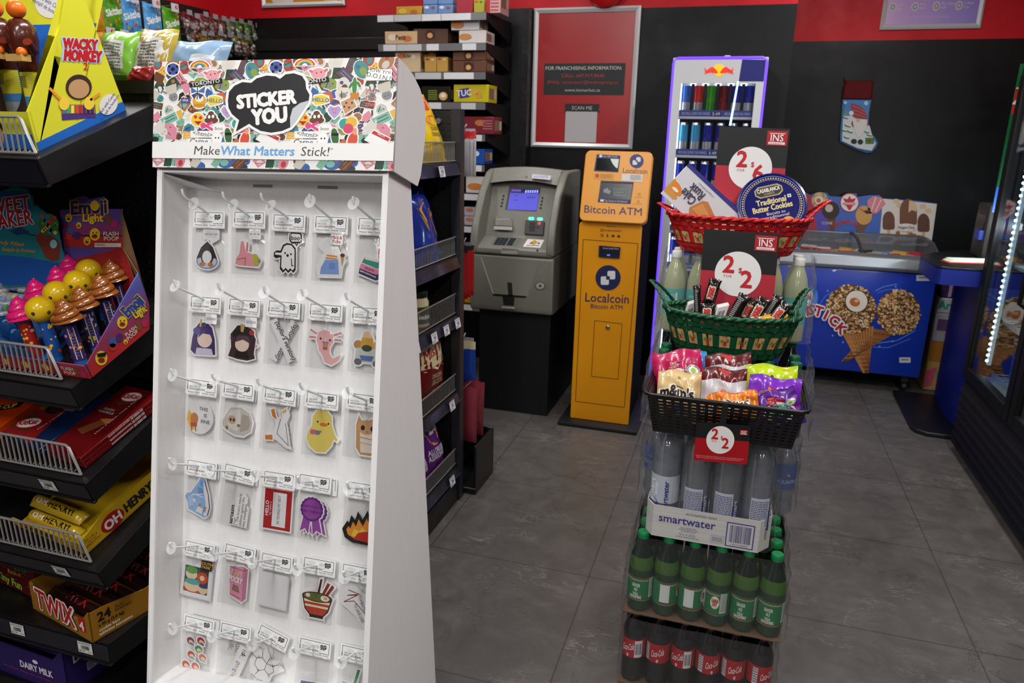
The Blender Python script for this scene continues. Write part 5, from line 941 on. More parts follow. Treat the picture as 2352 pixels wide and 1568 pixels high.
def jar(px, py, lab):
    b = V((-1.125 - py * .09, px, GZ[2] + .001)); o = thing('dip_jar', lab, 'jar', b, 'dip jars on the aisle shelf'); r = .042
    m = MB(); m.lathe([(.034, 0), (r, .008), (r, .10), (.034, .118), (.034, .122)], [C('#c9bd98', .25, coat=.5)] * 5, 22, b); m.build('glass', o)
    m = MB(); m.lathe([(r + .0006, .02), (r + .0006, .085)], C('#3a4a2c', .4), 26, b, caps=False)
    def F(u, v, k=1): an = -1.9 + 2.4 * u; return b + V((math.cos(an) * (r + .0008 + .0003 * k), math.sin(an) * (r + .0008 + .0003 * k), .085 - .065 * v))
    m.func(F); m.disk(.3, .4, .12, '#b02a20', 1, .22); m.text('Tostitos', .58, .72, .28, '#e6e4dc', 2, bold=.04, w=.5); m.build('label', o, smooth=0)
    m = MB(); m.lathe([(.037, .118), (.0385, .12), (.0385, .138), (.035, .141)], C('#17191a', .35), 24, b); m.build('lid', o)
jar(2.37, 0, 'cream dip jar with a dark lid nearest the display'); jar(2.475, 0, 'second cream dip jar, further along the wire front'); jar(2.43, 1, 'third dip jar standing behind the other two')
abag('tall cream and dark red chip bag with a red script name, fourth aisle shelf', 2.60, 0, 3, .24, .305, .11, '#6a1418', lambda a: (gpoly(a, 3, 2, 97, 54, '#d8c79a', 1, 8, 8), a.poly([(2, 54), (20, 58), (36, 55), (52, 60), (68, 55), (84, 59), (98, 54), (98, 50), (2, 50)], '#e0d2aa', 2), a.text('Miss', 38, 42, 14, '#a81c1c', 3, shear=.2, rot=-.15, bold=.015, w=40), a.text("V", 76, 38, 16, '#a81c1c', 3, shear=.2, bold=.015), a.text('ORIGINAL', 52, 70, 6, '#c9b48a', 2, bold=.01), a.text('RECETTE', 52, 78, 6, '#c9b48a', 2, bold=.01), a.mlines(32, 77, 74, 80, 1, '#a88a6a', 2), a.disk(50, 92, 30, '#c8a04a', 2, 7)), ux=(.1, 1, 0), up=(-.12, .02, .99), X=-1.14, seed=7)
abag('black chip bag with orange flames, beside the tall cream and red one', 2.36, 0, 3, .19, .26, .09, '#17120f', lambda a: (a.poly([(60, 20), (74, 44), (70, 66), (84, 40), (90, 80), (76, 96), (56, 84), (50, 56)], '#d8741c', 2), a.poly([(66, 50), (76, 74), (70, 90), (60, 76)], '#e8b03c', 3)), X=-1.15, seed=8)
def dres(a):
    gpoly(a, 4, 3, 96, 40, '#cfcfd2', 1, 6, 5); a.disk(50, 24, 22, '#b0442c', 2, 12); a.poly([(18, 24), (82, 24), (74, 50), (56, 58), (40, 58), (26, 50)], '#cf8a20', 3); a.text('ALL DRESSED', 52, 70, 8, '#e6e0ec', 2, bold=.03, w=76); a.text('ASSAISONNÉES', 52, 79, 8, '#e6e0ec', 2, bold=.03, w=78)
    for k in range(3): a.line([(8, 92 - k * 2 + 4), (30, 86 + k * 3), (50, 94 + k), (72, 86 + k * 2), (92, 92)], .8, '#8a4aa0', 2)
abag('far purple chip bag of the pair on the bottom aisle shelf', 2.64, 0, 4, .17, .29, .09, '#5a1c74', dres, ux=(.1, 1, 0), up=(-.26, -.08, .95), X=-1.13, g='purple chip bags', seed=9)
abag('purple chip bag beside the green one on the bottom aisle shelf', 2.46, 0, 4, .17, .29, .09, '#5a1c74', dres, ux=(.1, 1, 0), up=(-.26, -.06, .95), X=-1.125, g='purple chip bags', seed=10)
abag('bright green chip bag nearest the display on the bottom aisle shelf', 2.29, 0, 4, .17, .27, .09, '#3f9a1c', lambda a: (gpoly(a, 8, 4, 92, 26, '#d8dcd4', 1), a.text("CREAM N ONION", 54, 50, 8, '#e6ece0', 2, bold=.03, w=80), a.text("ET OIGNON", 54, 60, 8, '#e6ece0', 2, bold=.03, w=62), a.line([(6, 78), (30, 68), (52, 82), (74, 70), (94, 78)], 1.2, '#7ac85a', 2)), ux=(.35, .94, 0), X=-1.13, seed=11)
# ---- far end of the aisle: pegs with hanging candy and a base trough
fe = thing('peg_end_panel', 'black end panel with candy pegs and a trough, far end of the snack aisle', 'shelf unit', (-1.5, 2.8, 0))
m = MB(); m.box((-1.95, 2.776, .02), (-1.075, 2.79, 1.64), PERF); m.build('panel', fe)
m = MB(); BK = C('#121214', .35); x0, x1, y0, y1 = -1.95, -1.0, 2.795, 3.04
for a, b in (((x0, y0, 0), (x1, y1, .03)), ((x0, y1 - .012, .03), (x1, y1, .235)), ((x1 - .012, y0, .03), (x1, y1 - .012, .235)), ((x0, y0, .03), (x0 + .012, y1 - .012, .235))): m.box(a, b, BK)
m.build('trough', fe, bevel=.004)
def pegbag(px, ztop, w, h, th, col, lab, top_col=None, n=1, X=-1.10, art=None, holder=True):
    m = MB(); z = ztop + .015; m.tube([(X - .03, 2.79, z), (X - .03, 2.98, z), (X - .03, 3.0, z + .012)], .003, C('#a9abb4', .3, m=.9), 6); hk = m.build('peg', fe)
    if holder: MB().box((X - .045, 2.985, z - .045), (X + .015, 2.988, z - .004), C('#b4b6c4', .15, a=.55)).build('tag_holder', hk)
    for k in range(n):
        bag('candy_bag', lab + (('', ', hung behind the first', ', hung last')[k]), (X - .03, 2.97 - k * .04, ztop - h), (-1, 0, 0), (0, 0, 1), w, h, th, col, art, 'candy bags on the far end pegs', 'candy bag', seed=int(ztop * 90) + k, top_col=top_col)
pegbag(1080, 1.565, .11, .18, .03, '#b9b9bd', 'silver candy bag with red ends on the topmost far peg', (.8, '#b0181c'), 3, art=lambda a: gpoly(a, 4, 55, 96, 92, '#a8181c', 1))
pegbag(1080, 1.09, .10, .22, .03, '#b01c22', 'red and silver striped candy bag on the second far peg', (.9, '#2a2a2c'), 3, art=lambda a: (gpoly(a, 30, 12, 60, 90, '#c4c2c6', 1), ))
pegbag(1080, .66, .12, .21, .04, '#1a3f9c', 'blue candy bag with a cream top on the third far peg', (.82, '#c9c09a'), 1, art=lambda a: gpoly(a, 10, 34, 60, 56, '#9aa0b0', 1), X=-1.1)
for k, y in enumerate((2.87, 2.96)):
    bag('candy_bag', ('rear', 'front')[k] + ' maroon candy bag hanging just above the trough', (-1.085, y, .22), (-1, .05, 0), (.02, 0, 1), .12, .26, .035, '#7a2c38', lambda a: gpoly(a, 30, 15, 40, 85, '#b88a90', 1), 'maroon candy bags', 'candy bag', seed=20 + k)
m = MB(); m.tube([(-1.085, 2.79, .475), (-1.085, 2.99, .475)], .003, C('#a9abb4', .3, m=.9), 6); m.build('peg', fe)
# ================================================================ cookie shelves on the back wall
cs = thing('cookie_shelf_unit', 'tall black wall shelf unit with white price strips and cookie boxes', 'shelf unit', (-1.75, 4.55, 0))
CYF = 4.30; CXL, CXR = -2.19, -1.50
m = MB(); m.box((CXL - .03, 4.755, .1), (CXR + .14, 4.79, 2.32), C('#0e0e10', .5)); m.build('back_panel', cs)
for x in (CXL - .03, CXR + .1):
    m = MB(); m.box((x, 4.70, 0), (x + .04, 4.755, 2.30), SHM)
    for k in range(60): m.box((x + .012, 4.6985, .15 + k * .035), (x + .028, 4.70, .165 + k * .035), '#020202')
    m.build('upright', cs)
CZ = []
for py in (28, 98, 165, 235, 308, 378, 445, 520, 610, 700): CZ.append(at(1100, py, Y=CYF).z)
for i, z in enumerate(CZ):
    if z < .2: continue
    m = MB(); m.box((CXL, CYF, z - .012), (CXR, 4.755, z), SHM); m.slab([V((CXR, CYF, z)), V((CXR, CYF, z - .035)), V((CXR + .02, 4.70, z - .13)), V((CXR + .02, 4.72, z))], V((-.006, 0, 0)), C('#060607', .6)); sh = m.build('shelf', cs)
    m = MB(); m.box((CXL, CYF - .006, z - .042), (CXR, CYF, z - .002), C('#77787c', .3, m=.3)); ls = m.build('label_strip', sh)
    spans = [[(0, .16), (.16, .42), (.42, .6), (.6, .87)], [(.05, .18), (.18, .42), (.46, .58), (.79, .92)], [(.1, .3), (.35, .6), (.62, .9)], [(.3, .6), (.78, .92)], [(.5, .98)], [(.5, .98)], [(.5, .98)], [(.5, .95)], [(.6, .9)], [(.6, .9)]][i]
    for k, (a, b) in enumerate(spans):
        x0, x1 = CXL + (CXR - CXL) * a, CXL + (CXR - CXL) * b - .004; m = MB(); m.quad([(x0, CYF - .0065, z - .040), (x1, CYF - .0065, z - .040), (x1, CYF - .0065, z - .004), (x0, CYF - .0065, z - .004)], ('#d9d8dc', '#c4c4c6', '#dedee0')[k % 3]); m.build('price_tag', ls, smooth=0)
def cbox(lab, i, px0, px1, h, col, art=None, d=.16, dz=0., y=.02, g='cookie boxes on the wall shelves', rot=0., nm='cookie_box'):
    z = CZ[i] + .001 + dz; a = at(px0, 100, Y=CYF + y).x; b = at(px1, 100, Y=CYF + y).x; zz = at(px0, 100, Y=CYF + y).z
    # x at the height of the box
    k = (z + h / 2); 
    def xa(px):
        lo, hi = -60, 900
        for _ in range(30):
            mid = (lo + hi) / 2
            if at(px, mid, Y=CYF + y).z > k: lo = mid
            else: hi = mid
        return at(px, lo, Y=CYF + y).x
    x0, x1 = xa(px0), xa(px1); w = x1 - x0; o = thing(nm, lab, 'box', (x0 + w / 2, CYF + y + d / 2, z), g)
    u = V((math.cos(rot), math.sin(rot), 0)); v = V((-math.sin(rot), math.cos(rot), 0)); O = V((x0, CYF + y, z)); m = MB(); hexb(m, O, u * w, v * d, V((0, 0, h)), C(col, .35)); m.build('carton', o, bevel=.003)
    A = MB()
    if art: A.clip = (0, 0, 100, 100 * h / w); A.frame(O + V((0, 0, h)), O + u * w + V((0, 0, h)), O + u * w, O, 100, 100 * h / w, dz=.0012); art(A); A.build('front_print', o, smooth=0)
    A = MB()
    A.frame(O + u * w + V((0, 0, h)), O + u * w + v * d + V((0, 0, h)), O + u * w + v * d, O + u * w, 100, 50, dz=.0012); A.rect(8, 10, 60, 40, '#8a6a54', 1); A.rect(64, 12, 92, 38, '#c9b8a4', 1); A.build('side_print', o, smooth=0)
bisc = lambda c, c2, t=None: lambda a: (a.disk(26, 16, 16, c, 1, 9), a.disk(70, 20, 14, c2, 1, 8), a.text(t, 50, 22, 12, '#6a2a2a', 2, bold=.03) if t else None)
choc = lambda a: (a.disk(48, 16, 15, '#3a1a14', 1, 13), a.disk(48, 18, 8, '#d8a05c', 2, 7), a.rect(36, 0, 38, 40, '#4a2a20', 1), a.rect(62, 0, 64, 40, '#4a2a20', 1))
# top shelf
cbox('yellow cookie box at the left of the topmost wall shelf', 0, 910, 968, .045, '#c9962c', bisc('#e0b83c', '#b86a1c'))
for k, (p0, p1) in enumerate(((972, 1004), (1006, 1040))): 
    for q in range(2): cbox(('left', 'right')[k] + ' pale blue cookie box, ' + ('lower' if q == 0 else 'upper') + ' of two on the topmost wall shelf', 0, p0, p1, .052, '#6a8ec4', bisc('#dfe6ee', '#8a5a3a'), dz=q * .053, y=.03 + .01 * k)
cbox('crimson cookie box on the topmost wall shelf', 0, 1048, 1086, .075, '#a01c34', lambda a: a.text('Treats', 50, 110, 22, '#e0b8c0', 1, bold=.03))
cbox('small green and yellow cookie box beside the crimson one', 0, 1088, 1112, .07, '#a8a02c', bisc('#c8541c', '#3a7a3a'))
cbox('tall red and white cookie box at the right end of the topmost wall shelf', 0, 1116, 1150, .16, '#c8a0a0', lambda a: (a.rect(0, 0, 30, 500, '#b02c34', 1), a.mlines(34, 10, 90, 300, 14, '#b04a50', 1)), y=.05)
# second
cbox('pink and cream cookie box at the left of the second wall shelf', 1, 884, 958, .072, '#d8b48c', bisc('#e8d8c0', '#c8783c', 'Petit'))
cbox('long brown chocolate cookie box on the second wall shelf', 1, 950, 1026, .085, '#5a3a2c', choc, d=.22, rot=.12)
cbox('white and red cookie box, lower of the pair on the second wall shelf', 1, 1054, 1116, .07, '#ddd6d2', lambda a: (a.disk(24, 20, 24, '#c8884c', 2, 10), a.rect(0, 60, 100, 110, '#a0242c', 1)), y=.03)
cbox('white and blue cookie box, upper of the pair on the second wall shelf', 1, 1036, 1100, .075, '#dcdadc', lambda a: (a.disk(24, 26, 24, '#cf8a4a', 2, 12), a.rect(0, 75, 100, 120, '#26346a', 1)), dz=.072, y=.03)
# third
cbox('large cream cookie box partly behind the display header', 2, 908, 965, .12, '#d9c09a', bisc('#c8783c', '#e8d8c0', 'Chic'))
cbox('small tan cookie box, upper of the tan stack', 2, 972, 1000, .06, '#b9924a', bisc('#8a3a2c', '#e0c890'), dz=.062, y=.06)
for k, (p0, p1) in enumerate(((975, 1002), (1003, 1028))): cbox(('left', 'right')[k] + ' gold cookie box at the front of the third wall shelf', 2, p0, p1, .085, '#c49a4c', bisc('#a8443c', '#e8d0a0'))
for k in range(2): cbox(('lower', 'upper')[k] + ' brown chocolate cookie box at the right of the third wall shelf', 2, 1040, 1116, .063, '#6a4432', choc, dz=k * .064, g='brown boxes on the third wall shelf')
# fourth
cbox('black cracker box with a round cracker picture', 3, 968, 1034, .09, '#17170f', lambda a: (a.disk(76, 30, 15, '#d8a45c', 1, 13), a.disk(76, 28, 9, '#ece4d4', 2, 7), a.mlines(24, 12, 56, 44, 5, '#8a9a2c', 1)))
cbox('bright yellow cracker box with a blue badge', 3, 1042, 1122, .10, '#c8b81c', lambda a: (a.poly([(16, 12), (44, 8), (46, 32), (18, 36)], '#3a3a8a', 1), a.text('TUC', 31, 29, 15, '#ece8e4', 2, rot=-.08, bold=.04), a.disk(62, 18, 9, '#d8a83c', 1), a.disk(74, 26, 9, '#cf9a34', 1)))
# lower shelves seen past the aisle end
cbox('dark red biscuit box on the fifth wall shelf', 4, 1062, 1134, .10, '#7a242c', lambda a: (a.disk(56, 18, 16, '#b8703c', 1, 9), a.mlines(66, 10, 96, 40, 4, '#b06a70', 1)))
cbox('small blue snack box on the sixth wall shelf', 5, 1088, 1112, .09, '#1c50a8', lambda a: a.disk(30, 40, 24, '#cfe0ee', 1, 22))
cbox('white pastry box just left of the grey cash machine', 6, 1070, 1122, .10, '#d0cac2', lambda a: a.disk(40, 40, 34, '#c8783c', 1, 14))
for k in range(2): cbox(('lower', 'upper')[k] + ' pale wafer pack left of the grey cash machine', 7, 1066, 1100, .055, '#b9b4c4', lambda a: a.disk(36, 18, 26, '#c87a4a', 1, 12), dz=k * .058, g='wafer packs on the wall shelf')
cbox('dark red snack box low beside the grey cash machine', 8, 1060, 1104, .10, '#4a1618', None)
cbox('yellow snack box low beside the cash machine', 9, 1066, 1092, .12, '#b88a10', lambda a: a.rect(10, 10, 60, 60, '#1a1608', 1))
# ================================================================ hanging candy on the left wall
PX0 = XL
rail = thing('candy_peg_wall', 'black peg panel with rows of candy pegs on the left wall', 'shelf unit', (XL + .02, 3.9, 0))
m = MB(); m.box((XL + .001, 2.9, .5), (XL + .02, 4.62, 2.34), PERF); m.build('panel', rail)
def hang(lab, y, ztop, w, h, col, art=None, group=None, n=1, X=XL + .24, kind='candy_bag', tagc='#c9c6cc', tilt=0., th=.035, topc=None):
    m = MB(); z = ztop + .012; m.tube([(XL + .02, y, z), (X + .02, y, z), (X + .035, y, z + .01)], .003, C('#a8a8ae', .3, m=.8), 5); pg = m.build('peg', rail)
    m = MB(); m.box((X + .036, y - .03, z - .035), (X + .039, y + .03, z + .012), C(tagc, .3)); m.frame((X + .0392, y - .03, z + .012), (X + .0392, y + .03, z + .012), (X + .0392, y + .03, z - .035), (X + .0392, y - .03, z - .035), 60, 47, dz=.0008); m.disk(42, 20, 12, '#b81c20', 1) ; m.text('3', 42, 27, 14, '#e9e4e2', 2, bold=.04); m.build('tag_holder', pg, smooth=0)
    o = None
    for k in range(n):
        o = bag(kind, lab, (X - k * .05, y, ztop - h), (tilt, 1, 0), (0, 0, 1), w, h, th, col, art if k == 0 else None, group, 'candy bag', seed=int(y * 77) + k, top_col=topc, rough=.3)
skit = lambda ln: lambda a: (a.text('Skittles', 50, 52, 17, ln, 2, rot=-.2, bold=.07, w=84), [a.disk(14 + i * 9, 70 + 8 * math.sin(i * .8) + (i % 2) * 5, 4.6, ('#c8261c', '#e0a41c', '#3f9a2c', '#6a2c8a', '#e0741c')[i % 5], 2, 3.6) for i in range(9)], [a.disk(70 + (i % 3) * 9, 14 + (i // 3) * 8, 4, ('#c8261c', '#e0a41c', '#6a2c8a', '#3f9a2c')[i % 4], 2, 3) for i in range(9)])
HX = XL + .24
def yz(px, py): p = at(px, py, X=HX); return p.y, p.z
def hrow(spec, ztop, h):
    for lab, px, w, col, art, n, topc in spec:
        y, _ = yz(px, 60); hang(lab, y, ztop, w, h, col, art, 'hanging candy bags on the left wall', n, topc=topc)
zt = yz(300, 6)[1]; zr2 = yz(300, 84)[1]; zr3 = yz(420, 118)[1]
hrow([('yellow fruit chew bag hung leftmost in the upper row', 219, .13, '#d8901c', lambda a: (a.text('Starburst', 50, 22, 14, '#c03a2c', 2, bold=.05, w=80), a.disk(50, 60, 26, '#e07a8a', 2, 14)), 1, None), ('green candy bag, left of the two sky blue ones', 262, .14, '#4f9a1c', skit('#dfe6d4'), 1, None),
      ('left sky blue candy bag in the upper row', 303, .15, '#4a9cd8', skit('#e4ecf2'), 2, None), ('right sky blue candy bag in the upper row', 352, .14, '#4a9cd8', skit('#e4ecf2'), 1, None), ('green candy bag, right of the two sky blue ones', 394, .14, '#4f9a1c', skit('#dfe6d4'), 1, None)], zt + .02, .20)
hrow([('orange candy bag at the left of the lower row', 240, .11, '#d88a18', None, 1, None), ('green candy bag in the lower row', 272, .12, '#4a8f1c', skit('#dfe6d4'), 1, None), ('purple candy bag in the lower row, left', 305, .12, '#7a1c86', skit('#a86ab0'), 1, None), ('purple candy bag in the lower row, right', 336, .12, '#7a1c86', skit('#a86ab0'), 1, None)], zr2, .17)
hrow([('violet candy bag low by the clusters', 404, .12, '#6a1c7a', skit('#a86ab0'), 1, None)], zr3, .14)
# clear bags of wrapped sweets
CLR = film('sweet_bag_film', (.93, .93, .93), .25, .2, 30)
def sweets(lab, px, py, w, h, pal, tie=None):
    y, z = yz(px, py); o = thing('sweet_bag', lab, 'candy bag', (HX, y, z - h), 'clear sweet bags on the left wall'); r = random.Random(px)
    m = MB(); m.grid(lambda u, v: V((HX + (.028 * math.sin(PI * min(1, v * 1.25)) ** .6) * math.cos(2 * PI * u), y + (w / 2) * (.3 + .7 * math.sin(PI * min(1, .12 + v * .86)) ** .5) * math.sin(2 * PI * u), z - h + h * v)), 14, 8, CLR, True); m.build('clear_bag', o)
    m = MB()
    for k in range(26): m.ball((HX + r.uniform(-.012, .012), y + r.uniform(-.42, .42) * w * .8, z - h + r.uniform(.02, .72) * h), r.uniform(.009, .014), r.choice(pal), 7, 5)
    m.build('sweets', o)
    m = MB(); m.box((HX - .002, y - w * .45, z - .04), (HX + .002, y + w * .45, z + .004), C(tie or '#6a2c2c', .35)); m.build('header_card', o)
    m = MB(); m.tube([(XL + .02, y, z), (HX + .02, y, z)], .003, C('#a8a8ae', .3, m=.8), 5); pg = m.build('peg', rail); MB().box((HX + .022, y - .022, z - .012), (HX + .026, y + .022, z + .018), C('#8f8a92', .3)).build('tag_holder', pg)
p1 = ['#8a3a34', '#b8b0a8', '#6a2c2a', '#a86a5c', '#4a3a34']; p2 = ['#5f8a3a', '#8aa86a', '#b8b8a8', '#3f6a2c']; p3 = ['#a8a098', '#6a5a50', '#8a4a40', '#3a4a44', '#c8bab0']
row = 0
for k, (px, py, pal, tie) in enumerate([(428, 30, p1, '#8a2430'), (446, 38, p1, '#7a2430'), (466, 34, p1, '#a03a40'), (488, 40, p1, '#7a3a3a'), (508, 44, p3, '#6a4a4a'), (528, 46, p2, '#8a9a7a'), (548, 50, p2, '#5a8a3a'), (568, 54, p2, '#6a9a4a'), (586, 60, p2, '#8a8a7a'),
      (436, 62, p3, '#9a948c'), (462, 78, p3, '#c8a81c'), (480, 78, p3, '#9a8a3c'), (500, 78, p3, '#c8a81c'), (522, 82, p3, '#6a5a4a'), (544, 84, p3, '#c8a81c'), (562, 88, p3, '#c8b01c'), (582, 90, p3, '#d0b41c')]):
    sweets(('upper row' if k < 9 else 'lower row') + ' clear bag of wrapped sweets, ' + ('first', 'second', 'third', 'fourth', 'fifth', 'sixth', 'seventh', 'eighth', 'ninth')[k % 9] + ' from the left', px, py, .085, .13, pal, tie)
# ================================================================ grey cash machine
def PY(Y, dz=.0008): return lambda x, y, k=1: at(x, y, Y=Y) + V((0, -dz * k, 0))
def PL(o, n, dz=.0008):
    n = V(n).normalized(); return lambda x, y, k=1: onplane(x, y, V(o), n) + n * (dz * k)
GREY = NT('grey_machine_plastic', .42); _c = GREY.co('Object'); GREY.l(GREY.ramp(GREY.noise(_c, 40, 3), [(.3, '#74736a'), (.7, '#7a7970')]), GREY.b.inputs['Base Color']); GREY.bump(GREY.noise(_c, 400, 2), .06, .001); GREY = GREY.m
DGREY = C('#6c6b63', .5)
t = thing('cash_machine', 'grey freestanding cash machine with a lit violet screen on a black pedestal', 'cash machine', (-1.15, 4.05, 0))
m = MB(); m.box((-1.36, 3.835, 0), (-.942, 4.5, .62), C('#07090d', .5)); m.box((-.985, 3.832, .02), (-.982, 3.836, .6), '#050608'); m.build('pedestal', t, bevel=.006)
m = MB()  # lower housing with a drawn-in front
x0, x1 = -1.403, -.925
def strip(prof0, prof1, mat):  # two side profiles -> skin
    n = len(prof0); m.add(prof0 + prof1, [(i, i + 1, n + i + 1, n + i) for i in range(n - 1)], mat)
pr = [(3.86, .60), (3.80, .605), (3.785, .64), (3.785, .915), (3.80, .925), (4.40, .93), (4.40, .60)]
m.slab([V((x0, y, z)) for y, z in pr], V((x1 - x0, 0, 0)), GREY); m.build('cabinet', t, bevel=.012)
fy = 3.785; m = MB(); f = PY(fy)
m.func(f)
m.poly([(1102, 588), (1240, 600), (1212, 680), (1132, 674)], C('#77766d', .5), 1)
m.line([(1105, 590), (1118, 630), (1134, 676)], 2.5, '#a9a89d', 2); m.poly([(1130, 674), (1210, 680), (1206, 684), (1134, 679)], '#100f0d', 2); m.poly([(1154, 678), (1182, 681), (1180, 702), (1157, 700)], '#161513', 2); m.poly([(1165, 648), (1176, 649), (1178, 680), (1168, 680)], '#24231f', 2)
m.poly([(1153, 703), (1183, 705), (1182, 709), (1152, 707)], '#a6a59a', 2); m.disk(1241, 657, 13, '#5a594f', 2, 10); m.disk(1241, 656, 9, '#a3a298', 3, 7); m.disk(1241, 656, 4, '#4a4942', 4, 3.5); m.build('cash_tray', t, smooth=0)
# sloped upper part: keypad ledge then screen slope
yk0, zk0 = 3.775, .962; yk1, zk1 = 3.90, 1.01; yt, zt_ = 4.06, 1.345
pr = [(3.785, .925), (yk0, .93), (yk0, zk0), (yk1, zk1), (3.915, 1.04), (yt, zt_), (4.12, 1.36), (4.40, 1.36), (4.40, .925)]
m = MB(); xa, xb = -1.385, -.935; m.slab([V((xa, y, z)) for y, z in pr], V((xb - xa, 0, 0)), GREY); m.build('head', t, bevel=.008)
pr2 = [(3.785, .927), (3.77, .94), (3.765, 1.0), (3.80, 1.10), (3.90, 1.25), (4.02, 1.352), (4.08, 1.368), (4.38, 1.368), (4.38, .927)]
for a, b, nm in ((xa - .012, xa + .03, 'side_cheek'), (xb - .03, xb + .012, 'side_cheek')):
    m = MB(); m.slab([V((a, y, z)) for y, z in pr2], V((b - a, 0, 0)), GREY); m.build(nm, t, bevel=.01)
m = MB(); nb = 14; top = []; 
for k in range(nb + 1):
    u = k / nb; x = xa + .03 + (xb - xa - .06) * u; top.append(V((x, 4.0, 1.30 + .02 * math.sin(PI * u))))
lo = [V((p.x, 3.985, p.z - .006)) for p in top]; hi = [V((p.x, 4.06, 1.372 + .012 * math.sin(PI * k / nb))) for k, p in enumerate(top)]
m.add(lo + hi, [(k, k + 1, nb + 1 + k + 1, nb + 1 + k) for k in range(nb)], GREY); bk = [V((p.x, 4.12, p.z)) for p in hi]; m.add(hi + bk, [(k, k + 1, nb + 1 + k + 1, nb + 1 + k) for k in range(nb)], GREY); m.build('brow', t)
SN = V((0, -(zt_ - 1.04), yt - 3.915)).normalized(); so = V((0, 3.915, 1.04)); sf = PL(so, SN)
zz = lambda x, y: (1080 + x * .1467, 390 + y * .1467)
def zp(a): return [zz(*q) for q in a]
m = MB(); m.func(sf); m.poly(zp([(615, 245), (1108, 270), (1040, 655), (545, 625)]), '#3f3e38', 1); m.poly(zp([(640, 290), (1090, 312), (1040, 640), (580, 620)]), C('#4a48b4', .3, e=.75), 2); m.poly(zp([(640, 290), (1090, 312), (1082, 372), (632, 358)]), C('#1c1440', .3, e=.3), 3)
for k in range(6): m.poly(zp([(868 + k * 36, 320), (890 + k * 36, 321), (880 + k * 36, 362), (858 + k * 36, 361)]), C('#8f98ff', .3, e=1.1), 4)
m.poly(zp([(650, 305), (800, 312), (796, 345), (646, 340)]), C('#6a52a8', .3, e=.5), 4); m.mlines(*zz(700, 398), *zz(748, 415), 1, '#39368a', 4); m.mlines(*zz(890, 425), *zz(1020, 450), 2, '#39368a', 4); m.mlines(*zz(680, 470), *zz(745, 488), 1, '#39368a', 4); m.build('screen', t, smooth=0)
for k in range(8):
    x, y = zz(*[(525, 410), (513, 462), (503, 514), (490, 565), (1132, 440), (1122, 492), (1113, 545), (1104, 598)][k]); p = sf(x, y, 0); MB().lathe([(.006, 0), (.0062, .003), (.004, .0045)], C('#2c2b2c', .4), 12, p, SN).build('screen_button', t)
m = MB(); p = [sf(*zz(*q), 0) for q in ((400, 745), (650, 760), (680, 910), (400, 895))]; m.slab(p[::-1], SN * .022, GREY); m.func(lambda x, y, k=1: sf(x, y, 0) + SN * (.0222 + .0004 * k)); m.poly(zp([(400, 896), (680, 910), (672, 966), (380, 950)]), '#a9a79c', 1); m.poly(zp([(400, 888), (680, 902), (680, 912), (398, 900)]), '#1c1b18', 2); m.mlines(*zz(435, 790), *zz(640, 812), 1, '#b2b0a6', 2); m.build('receipt_slot', t, bevel=.004)
m = MB(); p = [sf(*zz(*q), 0) for q in ((875, 795), (1170, 815), (1150, 1035), (855, 1015))]; m.slab(p[::-1], SN * .014, C('#3a3939', .45)); m.func(lambda x, y, k=1: sf(x, y, 0) + SN * (.0142 + .0004 * k)); m.poly(zp([(945, 830), (1030, 836), (1020, 985), (930, 975)]), '#0b0b0c', 1); m.poly(zp([(920, 900), (1095, 908), (1092, 926), (918, 918)]), '#101011', 2); m.disk(*zz(1092, 852), 2.8, C('#ff1c2a', .3, e=4), 3); m.build('card_reader', t, bevel=.003)
for q in ((957, 765), (1094, 773)): m = MB(); m.func(sf); x, y = zz(*q); m.rrect(x - 6, y - 3.2, x + 6, y + 3.2, 2.5, C('#3cff9a', .3, e=3.5), 3); m.build('indicator_light', t, smooth=0)
KN = V((0, -(zk1 - zk0), yk1 - yk0)).normalized(); KN = V((0, -(zk1 - zk0), (yk1 - yk0))).normalized(); kf = PL((0, yk0, zk0), KN)
m = MB(); m.func(kf); m.poly(zp([(395, 1045), (800, 1065), (740, 1195), (310, 1165)]), '#6d6c66', 1); m.build('keypad_plate', t, smooth=0)
for r_ in range(4):
    for c_ in range(4):
        x, y = 450 + c_ * 62 + (35 if c_ == 3 else 0) - r_ * 17, 1078 + r_ * 28 + c_ * 3; p = kf(*zz(x, y), 0); MB().box(p - V((.0085 + (.006 if c_ == 3 else 0), .0095, 0)), p + V((.0085 + (.006 if c_ == 3 else 0), .0095, .007)), C('#39424c', .4)).build('key', t)
m = MB(); m.func(kf); m.poly(zp([(900, 1085), (1160, 1100), (1095, 1225), (825, 1205)]), '#e2e1de', 2); m.poly(zp([(930, 1150), (1010, 1100), (1090, 1165), (1040, 1150), (1000, 1180)]), '#c99a24', 3); m.poly(zp([(925, 1165), (960, 1130), (985, 1160)]), '#1d1c1a', 3); m.poly(zp([(1050, 1150), (1085, 1140), (1088, 1175)]), '#1d1c1a', 3); m.mlines(*zz(880, 1182), *zz(1085, 1202), 2, '#333333', 3); m.build('notice_card', t, smooth=0)
m = MB(); m.func(PY(yk0)); m.poly(zp([(495, 1228), (760, 1245), (755, 1252), (500, 1238)]), '#38372f', 1); m.poly(zp([(485, 1255), (745, 1270), (740, 1325), (482, 1308)]), '#96958b', 1); m.mlines(*zz(515, 1285), *zz(720, 1308), 1, '#b9b8ae', 2); m.disk(*zz(1052, 1262), 2.2, '#1c1b18', 1); m.build('front_label', t, smooth=0)
